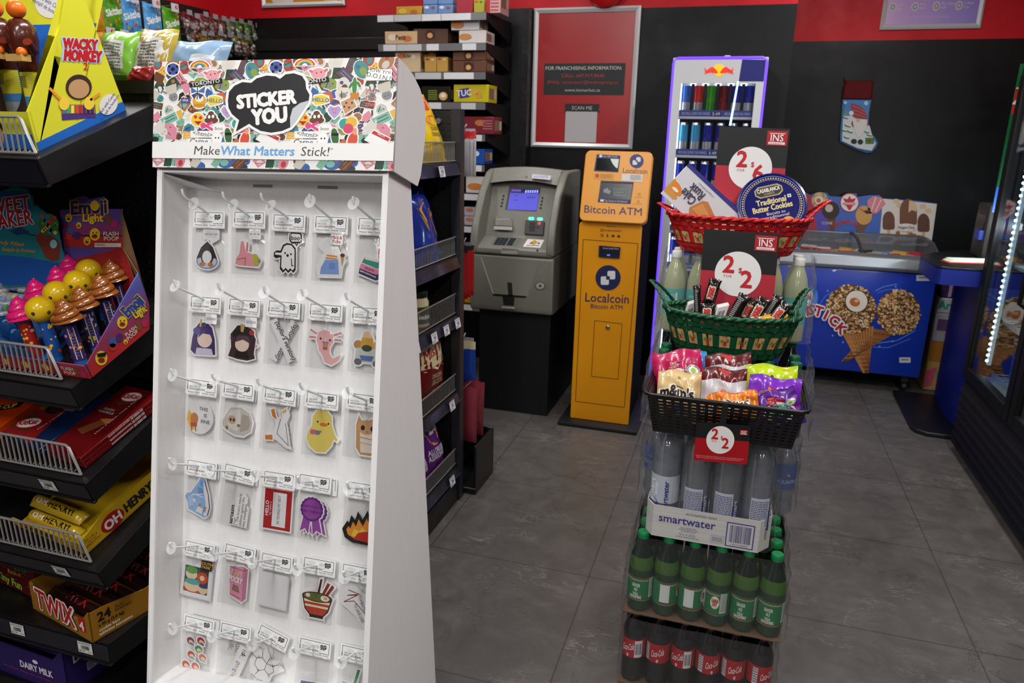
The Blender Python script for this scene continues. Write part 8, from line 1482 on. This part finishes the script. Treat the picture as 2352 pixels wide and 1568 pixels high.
def sign(label, TL, TR, down, n2, name='price_sign'):
    o = thing(name, label, 'sign', TL, None); u = TR - TL; w = u.length; dn = V(down).normalized() * w * 1.32; nn = u.cross(-dn).normalized(); m = MB()
    m.slab([TL, TL + dn, TL + u + dn, TL + u], nn * -.003, C('#0c0d0e', .4)); m.build('board', o, smooth=0); a = MB(); a.frame(TL, TR, TR + dn, TL + dn, 1, 1.32, dz=.0006)
    a.rect(0, .565, 1, 1.32, C('#a82636', .35), 1); price(a, .5, .585, 1., '2', n2); ins_logo(a, .69, .035, .975, .245); a.mlines(.42, 1.17, .6, 1.19, 1, '#c86a74', 2); a.build('print', o, smooth=0)
sign('black and red price sign reading 2 for 6 dollars, standing in the red basket', at(1653, 290, Y=2.50), at(1815, 296, Y=2.50), (0, -.08, -1), '6')
sign('black and red price sign reading 2 for 2 dollars, standing in the green basket', at(1617, 526, Y=2.278), at(1791, 537, Y=2.278), (.02, -.10, -1), '2')
o = thing('price_card', 'small price card reading 2 for 2 dollars, clipped on the black basket rim', 'sign', (.015, 1.784, .87)); TL, TR, BL, BR = at(1601, 969, Y=1.785), at(1724, 978, Y=1.785), at(1592, 1056, Y=1.783), at(1716, 1067, Y=1.783)
m = MB(); m.frame(TL, TR, BR, BL, 124, 90, dz=.0005); nn = (TR - TL).cross(TL - BL).normalized(); pts = []
for cx, cy, a0 in ((118, 84, 0), (6, 84, PI / 2), (6, 6, PI), (118, 6, 1.5 * PI)): pts += [m.fr(cx + 6 * math.cos(a0 + PI / 2 * i / 4), cy + 6 * math.sin(a0 + PI / 2 * i / 4), 0) for i in range(5)]
m.slab(pts[::-1], nn * -.001, C('#121214', .35)); m.slab([TL + (TR - TL) * x + V((0, 0, z)) for x, z in ((.43, 0), (.54, 0), (.56, .052), (.44, .052))], nn * -.001, C('#161618', .3)); m.build('card', o, smooth=0)
a = MB(); a.frame(TL, TR, BR, BL, 124, 90, dz=.0005); a.poly([(0, 36), (124, 36), (124, 84), (122, 88), (118, 90), (6, 90), (2, 88), (0, 84)], C('#9c0a16', .35), 1); price(a, 58, 37, 104, '2', '2'); ins_logo(a, 101, 10, 119, 21); a.text('TAXES, LEVIES AND FEES EXTRA. ORDER VALID ONLY AT PARTICIPATING LOCATIONS', 60, 79, 2.2, '#d8a0a4', 2, w=110); a.text('SUBJECT TO AVAILABILITY. FOR A LIMITED TIME ONLY. ON SELECTED PRODUCTS.', 58, 83, 2.2, '#d8a0a4', 2, w=102)
a.build('print', o, smooth=0)
# ---- candy bags in the black basket
def bb(label, l, r_, Y, h, th, col, art, seal=.1, top_col=None, seed=0, lean=.28, group=None, wr=1.):
    TL, TR = at(*l, Y=Y), at(*r_, Y=Y); ux = (TR - TL).normalized(); up = V((0, lean, 1)); up = (up - ux * up.dot(ux)).normalized(); base = (TL + TR) / 2 - up * h
    return bag('candy_bag', label, base, ux, up, (TR - TL).length * 1.02, h, th, col, art, 'candy bags in the black basket', 'candy bag', seal=seal, rough=.25, top_col=top_col, seed=seed, wr=wr, puff=.5)
def real(c2):
    def f(a): a.disk(50, 54, 42, c2, 1, 34); a.disk(52, 58, 36, '#d6d4d2', 2, 28); a.rect(36, 16, 53, 36, '#b8201c', 3); a.text('Dare', 44, 22, 4.5, '#e6d8d0', 4); a.text('CANDY', 44, 28, 4.5, '#e6d8d0', 4); a.text('CO', 44, 34, 4.5, '#e6d8d0', 4); a.text('REAL', 54, 50, 13, '#1f8a54', 4, bold=.05, w=46); a.text('FRUIT', 54, 66, 13, '#1f8a54', 4, bold=.05, w=46); a.disk(83, 34, 12, '#dfe0da', 4, 9); a.ring(83, 34, 11, 1.2, '#3a6a3a', 5, 8); a.disk(83, 34, 4.5, '#8ab83a', 5, 4)
    return f
bb('crimson candy bag with a white oval, standing behind the tan one', (1497, 812), (1607, 798), 1.985, .17, .035, '#b01450', real('#4a1c5a'), seed=31)
bb('sky blue candy bag, only its right edge showing behind the crimson one', (1556, 812), (1622, 804), 2.02, .17, .02, '#3a8ac8', lambda a: a.disk(80, 60, 14, '#d8dcd8', 2, 14), seed=32)
dare = lambda a: (a.rect(36, 2, 60, 52, '#b8201c', 2), a.text('Dare', 48, 26, 7, '#e6d0c8', 3), a.text('CANDY', 48, 38, 6, '#e6d0c8', 3), a.text('CO', 48, 47, 6, '#e6d0c8', 3), a.text('Real', 24, 70, 14, '#222222', 3, bold=.05))
bb('white candy bag with a dark red header, rear one of two', (1620, 814), (1724, 811), 2.01, .16, .03, '#c4c2c6', dare, seal=.12, top_col=(.80, '#5a1216'), seed=33)
bb('white candy bag with a dark red header, front one of two', (1615, 842), (1716, 850), 1.94, .16, .03, '#c4c2c6', dare, seal=.12, top_col=(.80, '#5a1216'), seed=34)
bb('lime and orange striped candy bag at the back right of the black basket', (1714, 834), (1832, 842), 1.99, .16, .035, '#b0c814', lambda a: (a.poly([(0, 10), (30, 6), (60, 22), (100, 44), (100, 66), (60, 40), (30, 22), (0, 28)], '#d8841c', 1), a.poly([(30, 40), (60, 34), (80, 60), (60, 100), (20, 100)], '#c01c50', 2), a.poly([(70, 4), (86, 6), (100, 20), (100, 30)], '#d8841c', 1), a.disk(52, 20, 3, '#2a2a1a', 3), a.disk(86, 52, 11, '#dfe0da', 3, 10)), seed=35)
bb('upright violet candy bag at the right end of the black basket', (1724, 858), (1842, 874), 1.93, .165, .03, '#7426b0', real('#8a6a1c'), seed=36)
bb('violet candy bag folded over in front of the upright violet one', (1722, 912), (1822, 884), 1.878, .10, .02, '#5a1f8a', real('#a81c3c'), seed=37, lean=.12)
def mms(a): a.text("m&m's", 47, 50, 20, '#e6e0d6', 2, bold=.16, w=82); a.text("m&m's", 47, 50, 20, '#2a1810', 3, bold=.06, w=78); a.disk(50, 14, 3.5, '#8a7048', 2, 2.4); a.mlines(38, 30, 62, 34, 1, '#5a4428', 2); a.disk(38, 70, 12, '#a8583a', 4, 8); a.disk(56, 70, 12, '#2456b0', 4, 9)
bb('tan candy bag with a dark brown name, front left of the black basket', (1514, 848), (1611, 856), 1.886, .135, .035, '#cdb07c', mms, seed=38)
rays_ = lambda a: ([a.poly([(50, 60), (50 + 90 * math.cos(k * .45), 60 + 90 * math.sin(k * .45)), (50 + 90 * math.cos(k * .45 + .22), 60 + 90 * math.sin(k * .45 + .22))], '#e8b43c' if k % 2 else '#dc8a4a', 1) for k in range(14)] and None, a.text('Bliss', 54, 64, 26, '#f0e6da', 2, shear=.3, bold=.12, w=62), a.text('Bliss', 54, 64, 26, '#2a1a14', 3, shear=.3, bold=.02, w=60))
def rays2(a):
    for i in range(10): gpoly(a, i * 10 + .5, 3, i * 10 + 5, 97, '#e0a83c' if i % 2 else '#e0884c', 1, 1, 6)
    a.text('Bliss', 50, 46, 24, '#f0e6da', 2, shear=.3, bold=.12, w=64); a.text('Bliss', 50, 46, 24, '#2a1a14', 3, shear=.3, bold=.02, w=60)
bb('orange sunburst candy bag, left one of two at the basket front', (1592, 922), (1650, 900), 1.880, .085, .02, '#d8701c', rays2, seed=39, lean=.2)
bb('orange sunburst candy bag, right one of two at the basket front', (1638, 903), (1738, 896), 1.866, .085, .02, '#d8701c', rays2, seed=40, lean=.2)
# ---- candy bars in the green basket
zg = lambda x, y: (1470 + x * .24235, 520 + y * .24235)
def cbar(label, a_, b_, wz, Y, col='#15110f', art='mars', side=0.):
    p0, p1 = at(*zg(*a_), Y=Y - .008), at(*zg(*b_), Y=Y + .004); ax = p1 - p0; L = ax.length * 1.12; ax.normalize(); view = (CAM - p0).normalized(); ux = ax.cross(view).normalized() * -1; ux = ux if ux.x > 0 else -ux; n = ux.cross(ax).normalized(); n = n if n.dot(view) > 0 else -n; w = wz * .24235 / 1679.8 * 2.35; p0 = p0 - ax * L * .1
    o = thing('candy_bar', label, 'candy bar', p0, 'candy bars in the green basket'); m = MB(); cr = lambda v: 1 if .1 < v < .9 else .12
    f = lambda sg: (lambda u, v: p0 + ux * ((u - .5) * w * (1 if cr(v) == 1 else 1.1)) + ax * (v * L + .003 * math.sin(u * 28) * (v > .97)) + n * sg * (.009 * cr(v) * math.sin(PI * u) ** .5))
    m.grid(f(1), 8, 14, C(col, .2, coat=.5)); g = f(-1); m.grid(lambda u, v: g(1 - u, v), 8, 14, C(col, .2, coat=.5)); m.build('wrapper', o, smooth=60)
    a = MB(); g2 = f(1); a.func(lambda x, y, k=1: g2(min(max(x, .03), .97), 1 - y) + n * (.0006 * k))
    if art == 'mars':
        a.poly([(.1, .5), (.9, .42), (.9, .86), (.1, .88)], '#5a3a24', 1); a.poly([(.2, .16), (.8, .14), (.8, .3), (.2, .32)], '#7a6a58', 1)
        q = a.fr; a.func(lambda x, y, k=1: q(x, y, k)); a.text('MARS', .68, .52, .5, '#e0d0c0', 2, rot=-PI / 2, bold=.16, sy=1., w=.36); a.text('MARS', .66, .52, .44, '#b81c14', 3, rot=-PI / 2, bold=.05, w=.34)
    elif art == 'side': a.mlines(.15, .12, .5, .88, 14, '#9a9a9c', 1, seed=int(a_[0])); a.rect(.15, .78, .9, .9, '#b9b9b9', 1)
    a.build('print', o, smooth=0)
YG = 2.17
cbar('upright candy bar seen edge-on, with a silver foot, left of the sign', (552, 850), (540, 560), 62, YG, art='side')
cbar('tallest candy bar standing in front of the sign with a red numeral', (655, 720), (718, 500), 100, YG + .03)
cbar('short candy bar below the tallest one at the left of the basket', (640, 880), (648, 730), 115, YG - .02)
cbar('silver backed candy bar leaning right at the middle of the basket', (850, 900), (1000, 650), 100, YG, art='side')
cbar('candy bar with a cream patch behind the middle ones', (985, 890), (1080, 680), 100, YG + .02, col='#2a1f18')
cbar('candy bar with large red lettering leaning right of the middle', (1060, 910), (1190, 680), 110, YG - .01)
cbar('thin edge-on candy bar near the right end of the basket', (1190, 890), (1320, 660), 85, YG + .02, art='side')
cbar('rightmost candy bar leaning against the green rim', (1250, 910), (1400, 730), 95, YG - .01)
def sbox(label, z, w, h, Y, col, bars=True):
    p = at(*zg(*z), Y=Y); o = thing('candy_pack', label, 'candy pack', p, 'small packs in the green basket'); m = MB(); hexb(m, p + V((-w / 2, 0, -h)), V((w, .02, .006)), V((-.005, .02, .004)), V((.012, .012, h)), C(col, .35)); m.build('wrapper', o, bevel=.002)
    a = MB(); b = p + V((-w / 2, 0, -h)); a.frame(b + V((.012, .012, h)), b + V((w + .012, .032, h + .006)), b + V((w, .02, .006)), b, 30, 30, dz=.0008); a.bars(6, 8, 22, 26, '#4a4a4a', 1, n=9) if bars else a.rect(4, 4, 26, 12, '#8a6a10', 1); a.build('print', o, smooth=0)
sbox('white backed candy pack at the left end of the green basket', (455, 745), .022, .06, YG, '#c4c2bf'); sbox('white backed candy pack lying in the middle of the green basket', (750, 775), .032, .05, YG - .03, '#cfcdca')
sbox('yellow candy pack low at the right of the green basket, left one', (1195, 880), .04, .03, YG - .045, '#d09a18', False); sbox('yellow candy pack low at the right of the green basket, right one', (1335, 880), .02, .03, YG - .03, '#d09a18', False); sbox('cream candy pack beside the yellow ones', (1125, 870), .02, .03, YG - .04, '#cfc8bc', False)
# ---- cake boxes and tins in the red basket
def tilted_box(label, TLp, BLp, TRp, Y, dpt, col, art, edge):
    A, B_, C_ = at(*TLp, Y=Y), at(*BLp, Y=Y - .012), at(*TRp, Y=Y); u = C_ - A; v = B_ - A; v = v - u * (v.dot(u) / u.dot(u)); n = u.cross(-v).normalized(); n = n if n.y < 0 else -n
    o = thing('cake_box', label, 'box', A, 'cake boxes in the red basket'); m = MB(); p = [A, A + v, A + u + v, A + u]; m.slab(p, n * -dpt, C(col, .35)); m.build('carton', o, bevel=.0015)
    a = MB(); a.frame(A, A + u, A + u + v, A + v, u.length * 1000, v.length * 1000, dz=.0006); art(a); a.frame(A - n * dpt, A + u - n * dpt, A + u, A, u.length * 1000, dpt * 1000, dz=.0006); edge(a); a.build('print', o, smooth=0)
def rusk(a):
    a.rect(0, 0, 300, 12, '#2a2a78', 1); a.text('Cake', 70, 62, 27, '#3a3550', 3, rot=PI + .02, bold=.03, w=52); a.text('Rusk', 78, 34, 27, '#3a3550', 3, rot=PI + .02, bold=.03, w=52); a.poly([(0, 60), (26, 74), (50, 105), (40, 112), (0, 112)], '#c98a3c', 1.5); a.disk(28, 80, 24, '#d87a1c', 2, 12, rot=.4); a.disk(26, 86, 12, '#e8dcc8', 3, 5); a.text('Crispy & delicious', 96, 22, 6, '#6a6a8a', 3, rot=PI, shear=.2)
    a.poly([(96, 96), (112, 54), (126, 46), (190, 70), (204, 100), (180, 112), (110, 112)], '#b87438', 2); a.poly([(104, 94), (118, 60), (180, 80), (190, 100)], '#c98a48', 3); a.rect(220, 12, 232, 115, '#c9c6cc', 1.2)
tilted_box('white cake box with a printed slice of rusk, tilted in the red basket', (1583, 374), (1519, 446), (1722, 504), 2.395, .040, '#c9c8cc', rusk, lambda a: (a.rect(0, 0, 260, 14, '#34327c', 1), a.text('CAKE RUSK', 150, 32, 12, '#8a8a9a', 1, w=70)))
tilted_box('second cake box mostly hidden behind the first, peach end showing', (1640, 430), (1600, 480), (1726, 500), 2.445, .035, '#d8a888', lambda a: a.rect(0, 0, 200, 10, '#2a2a78', 1), lambda a: a.rect(0, 0, 200, 10, '#c9c8cc', 1))
def tin(label, px, py, Y, r, tilt, full):
    c = at(px, py, Y=Y); ax = V((tilt, -.88, .42)).normalized(); o = thing('cookie_tin', label, 'tin', c, 'round cookie tins'); NV = C('#12145c', .22, coat=.5); m = MB(); m.lathe([(r * .97, -.045), (r, -.043), (r, -.004), (r * .985, 0), (r * .93, .0012), (r * .92, -.002)], NV, 48, c, ax); m.build('body', o)
    u = ax.cross(V((0, 0, 1))).normalized() * -1; u = u if u.x > 0 else -u; vv = u.cross(ax); vv = vv if vv.z < 0 else -vv; rot = .28; u2 = u * math.cos(rot) - vv * math.sin(rot); v2 = vv * math.cos(rot) + u * math.sin(rot)
    a = MB(); a.func(lambda x, y, k=1: c + (u2 * x + v2 * y) * (r / 100) + ax * (-.0015 + .0004 * k)); a.disk(0, 0, 91, NV, 0, n=48)
    for k in range(72): t_ = 2 * PI * k / 72; a.disk(83 * math.cos(t_), 83 * math.sin(t_), 2.4, '#b8a868', 1, n=6)
    a.ring(0, 0, 79, 1.2, '#a8985c', 1, n=48); a.ring(0, 0, 90, 1.4, '#8a90c0', 1, n=48)
    if full:
        a.poly([(-40, -52), (-28, -62), (28, -62), (40, -52), (40, -36), (28, -26), (-28, -26), (-40, -36)], '#9a8c5c', 2); a.poly([(-36, -50), (-25, -58), (25, -58), (36, -50), (36, -38), (25, -30), (-25, -30), (-36, -38)], '#17181a', 3); a.text('CASABLANCA', 0, -42, 12, '#d8d2c4', 4, bold=.03, w=64); a.text('CLASSICS', 0, -33, 6, '#c9a86a', 4, w=30); a.text('Traditional', 0, -4, 17, '#c9b878', 2, bold=.04, w=84); a.text('Butter Cookies', 0, 16, 17, '#c9b878', 2, bold=.04, w=112); a.text('Biscuits au', 6, 30, 9, '#c4c0c8', 2, w=52); a.text('traditionnel', 8, 41, 9, '#c4c0c8', 2, w=66); a.disk(34, 62, 18, '#c98a2c', 2); [a.disk(28 + i % 3 * 7, 56 + i // 3 * 7, 2, '#5a3414', 3, n=7) for i in range(7)]; a.rect(48, -22, 58, -12, '#d8dcd8', 2); a.disk(53, -17, 3, '#2a8a4a', 3); a.disk(-30, 54, 14, '#b8762c', 2)
    a.build('lid_print', o, smooth=0)
tin('dark blue round cookie tin lying behind the white cake box', 1712, 480, 2.475, .080, -.02, False)
tin('dark blue round cookie tin with gold lettering at the front of the red basket', 1773, 470, 2.405, .104, .04, True)
# ================================================================ framed posters, bell, stocking
def frame_poster(label, TL, TR, BR, BL, bw, col, art, W_, H_, dpt=.022):
    TL, TR, BR, BL = map(V, (TL, TR, BR, BL)); o = thing('framed_poster', label, 'poster', (TL + BR) / 2); u = (TR - TL).normalized(); v = (BL - TL).normalized(); n = V((0, -1, 0)); m = MB(); ALU = C('#d6d7d8', .35, m=.25)
    w, h = (TR - TL).length, (BL - TL).length
    for a, b, c, d in (((0, 0), (w, 0), (w - bw, bw), (bw, bw)), ((w, 0), (w, h), (w - bw, h - bw), (w - bw, bw)), ((w, h), (0, h), (bw, h - bw), (w - bw, h - bw)), ((0, h), (0, 0), (bw, bw), (bw, h - bw))):
        P_ = lambda q, k: TL + u * q[0] + v * q[1] + n * k
        m.add([P_(a, 0), P_(b, 0), P_(c, 0), P_(d, 0), P_(a, dpt * .6), P_(b, dpt * .6), P_(c, dpt * .5), P_(d, dpt * .5), (P_(a, dpt) * .6 + P_(d, dpt) * .4), (P_(b, dpt) * .6 + P_(c, dpt) * .4)], [(0, 4, 5, 1), (2, 6, 7, 3), (4, 8, 9, 5), (9, 8, 7, 6)], ALU)
    m.build('frame', o, smooth=25); m = MB(); e = bw * .8; P_ = lambda x, y: TL + u * x + v * y + n * .006; m.slab([P_(e, e), P_(e, h - e), P_(w - e, h - e), P_(w - e, e)], n * -.004, C(col, .3, sp=.9)); m.build('sheet', o, smooth=0)
    a = MB(); a.frame(P_(e, e), P_(w - e, e), P_(w - e, h - e), P_(e, h - e), W_, H_, dz=.0008); art(a); a.build('print', o, smooth=0)
Yp = YB - .002; pw = lambda x, y: at(x, y, Y=Yp)
a0, b0, c0 = pw(1228, 20), pw(1472, 17), pw(1226, 337)
x0, x1, z0, z1 = a0.x + .002, b0.x + .004, c0.z, a0.z
zc = lambda x, y: ((x - 160) / 9.95, (y - 120) / 9.95)  # from a close look at the poster
def fran(a):
    a.rect(8, 51, 90, 83, '#232426', 1); a.text('FOR FRANCHISING INFORMATION:', 48, 57.5, 3.6, '#c4c4c4', 2, bold=.008, w=77); a.text('CALL: 647.919.8645', 48, 65, 3.4, '#b03434', 2, w=43); a.text('EMAIL: tariendour@hedevsgroup.ca', 48, 71.5, 3.2, '#a82c2c', 2, w=72); a.text('www.insmarket.ca', 48, 79.5, 3.2, '#b4b4b4', 2, w=36)
    a.poly([(31, 92), (66, 92), (66.5, 95), (65.5, 97), (67, 101), (30, 101), (31.5, 97), (30.5, 95)], '#232426', 1); a.text('SCAN ME', 48.5, 98, 3.6, '#b9b9b9', 2, w=21); a.rect(32, 100, 64.5, 132, '#b4b2b2', 2)
frame_poster('aluminium framed red poster with a dark information panel on the black wall', (x0, Yp, z1), (x1, Yp, z1), (x1, Yp, z0), (x0, Yp, z0), .03, '#a3181e', fran, 98, 134)
q0, q1 = at(2019, 69, Y=YA2 - .002), at(2250, 71, Y=YA2 - .002); hh = 1.0
GRD = NT('violet_poster', .2); _s = GRD.n('ShaderNodeSeparateXYZ'); GRD.l(GRD.co('Object'), _s.inputs[0]); GRD.l(GRD.ramp(GRD.math('MULTIPLY_ADD', _s.outputs[0], 1.25), [(0., '#d0a4d0'), (.5, '#b79cd8'), (1., '#7c80d0')]), GRD.b.inputs['Base Color'])
for nd in GRD.t.nodes:
    if nd.type == 'MATH' and nd.operation == 'MULTIPLY_ADD': nd.inputs[2].default_value = .5
def vio(a):
    a.quad([a.fr(0, 0, .5), a.fr(0, 136, .5), a.fr(100, 136, .5), a.fr(100, 0, .5)], GRD.m)
    a.text('sparkling water for peace of mind, so you can do', 48, 107, 3.2, '#cfc4e0', 2, w=84); a.text('more, and live in the present moment.', 34, 111.5, 3.2, '#cfc4e0', 2, w=56)
    for x, s1, s2 in ((7, 'Sugar', 'Free'), (31, 'Plant', 'Based'), (54, 'No artificial', 'stuff'), (78, 'Caffeine', 'Free')): a.disk(x, 120, 4, '#c9c4cc', 2); a.ring(x, 120, 2.4, .9, '#8a7a9a', 3, n=14); a.text(s1, x + 5, 119, 2.2, '#d8d0e4', 2, al='l'); a.text(s2, x + 5, 122.3, 2.2, '#d8d0e4', 2, al='l')
    a.text('drinkdaydream.com | @ drinkdaydream', 48, 130, 2.2, '#c4b8d8', 2, w=42)
frame_poster('aluminium framed lilac poster with four round icons, high on the red band', (q0.x, YA2 - .002, q0.z + hh), (q1.x, YA2 - .002, q0.z + hh), (q1.x, YA2 - .002, q0.z), (q0.x, YA2 - .002, q0.z), .03, '#9a80bc', vio, 100, 136)
q0, q1 = at(604, 20, Y=Yp), at(794, 12, Y=Yp); zq = (q0.z + q1.z) / 2
frame_poster('framed mustard poster with a white circle at the top edge, above the black door', (q0.x, Yp, zq + .5), (q1.x, Yp, zq + .5), (q1.x, Yp, zq), (q0.x, Yp, zq), .03, '#b8842c', lambda a: (a.disk(24, 92, 15, '#c9c6c0', 1, 12), a.rect(78, 97, 94, 99, '#c9b48a', 1)), 100, 100)
p = at(1392, -32, Y=YB - .02); t = thing('alarm_bell', 'round red alarm bell at the top edge above the red poster', 'bell', (p.x, YB, p.z)); m = MB(); m.lathe([(.03, 0), (.06, .008), (.10, .012), (.125, .03), (.12, .045), (.08, .062), (.02, .066)], C('#a80c10', .3), 32, (p.x, YB - .001, p.z), (0, -1, 0)); m.build('gong', t); MB().cyl((p.x, YB - .066, p.z), (p.x, YB - .074, p.z), .014, C('#8a0c10', .3), 12).build('boss', t)
# stocking
YS = YA2 - .03; t = thing('christmas_stocking', 'christmas stocking with a red velvet cuff hung on the black wall', 'stocking', at(1970, 260, Y=YS)); zs = lambda x, y: (1820 + x * .26787, y * .26787); S3 = lambda x, y, k=0: at(*zs(x, y), Y=YS) + V((0, -.0008 * k, 0))
outl = [(430, 850), (678, 855), (662, 960), (652, 1090), (672, 1140), (712, 1180), (732, 1225), (716, 1270), (680, 1305), (640, 1312), (560, 1285), (480, 1250), (412, 1215), (408, 1160), (416, 1060), (426, 940)]
def pillow(m, pts, mat, d):
    cx, cy = sum(p[0] for p in pts) / len(pts), sum(p[1] for p in pts) / len(pts); R1 = [S3(*p) for p in pts]; R2 = [S3(cx + (p[0] - cx) * .86, cy + (p[1] - cy) * .88) + V((0, -d, 0)) for p in pts]; n = len(pts); m.add(R1 + R2, [(i, n + i, n + (i + 1) % n, (i + 1) % n)[::-1] for i in range(n)] + [tuple(range(n, 2 * n))[::-1]], mat); m.add([p + V((0, .02, 0)) for p in R1] + R1, [(i, n + i, n + (i + 1) % n, (i + 1) % n)[::-1] for i in range(n)], mat)
m = MB(); pillow(m, outl[::-1], C('#4a80b8', .8), .012); m.build('foot', t, smooth=40)
a = MB(); a.func(lambda x, y, k=1: S3(x, y) + V((0, -.0125 - .0008 * k, 0)))
a.poly([(432, 1000), (500, 990), (660, 1080), (690, 1190), (714, 1230), (676, 1292), (560, 1270), (424, 1208)], '#c9ccce', 1)
for x, y, r_ in ((450, 1010, 28), (470, 1080, 30), (440, 1120, 26), (490, 1130, 30), (460, 1180, 28), (630, 1130, 30), (655, 1160, 26)): a.disk(x, y, r_, '#4a7a44', 2, r_ * .35, rot=.3); a.disk(x + 6, y - 8, r_ * .8, '#d6d9da', 3, r_ * .22, rot=.3)
a.poly([(436, 990), (452, 930), (476, 990)], '#6a8a70', 2); a.poly([(498, 890), (520, 885), (580, 910), (625, 950), (644, 1025), (528, 1010), (502, 950)], '#8f2a34', 3)
for k in range(3): a.line([(512, 905 + k * 35), (560, 925 + k * 30), (632, 965 + k * 22)], 5, '#b86a70', 4)
a.disk(503, 970, 20, '#d8d8d8', 5); a.disk(575, 1060, 72, '#a02a34', 2, 50); a.poly([(510, 1015), (640, 1025), (636, 1080), (600, 1150), (562, 1180), (528, 1110)], '#d2cec6', 5); a.disk(560, 1032, 16, '#c9a88c', 6, 18)
a.disk(525, 1212, 26, '#121416', 5, 22); a.disk(580, 1216, 24, '#121416', 5, 22); a.rect(622, 1180, 696, 1232, '#2f7a34', 5); a.rect(652, 1180, 662, 1232, '#8a2a24', 6); a.rect(622, 1202, 696, 1210, '#8a2a24', 6); a.disk(630, 885, 18, '#a8c4dc', 2); a.disk(452, 880, 14, '#a8c4dc', 2); a.build('picture', t, smooth=0)
VEL = C('#5c060c', .9); m = MB(); pillow(m, [(424, 852), (682, 855), (700, 694), (460, 690), (436, 740)], VEL, .018); m.build('cuff', t, smooth=40)
MB().tube([S3(452, 700), S3(446, 660) + V((0, .015, 0)), S3(462, 700)], .003, VEL, 6).build('loop', t)
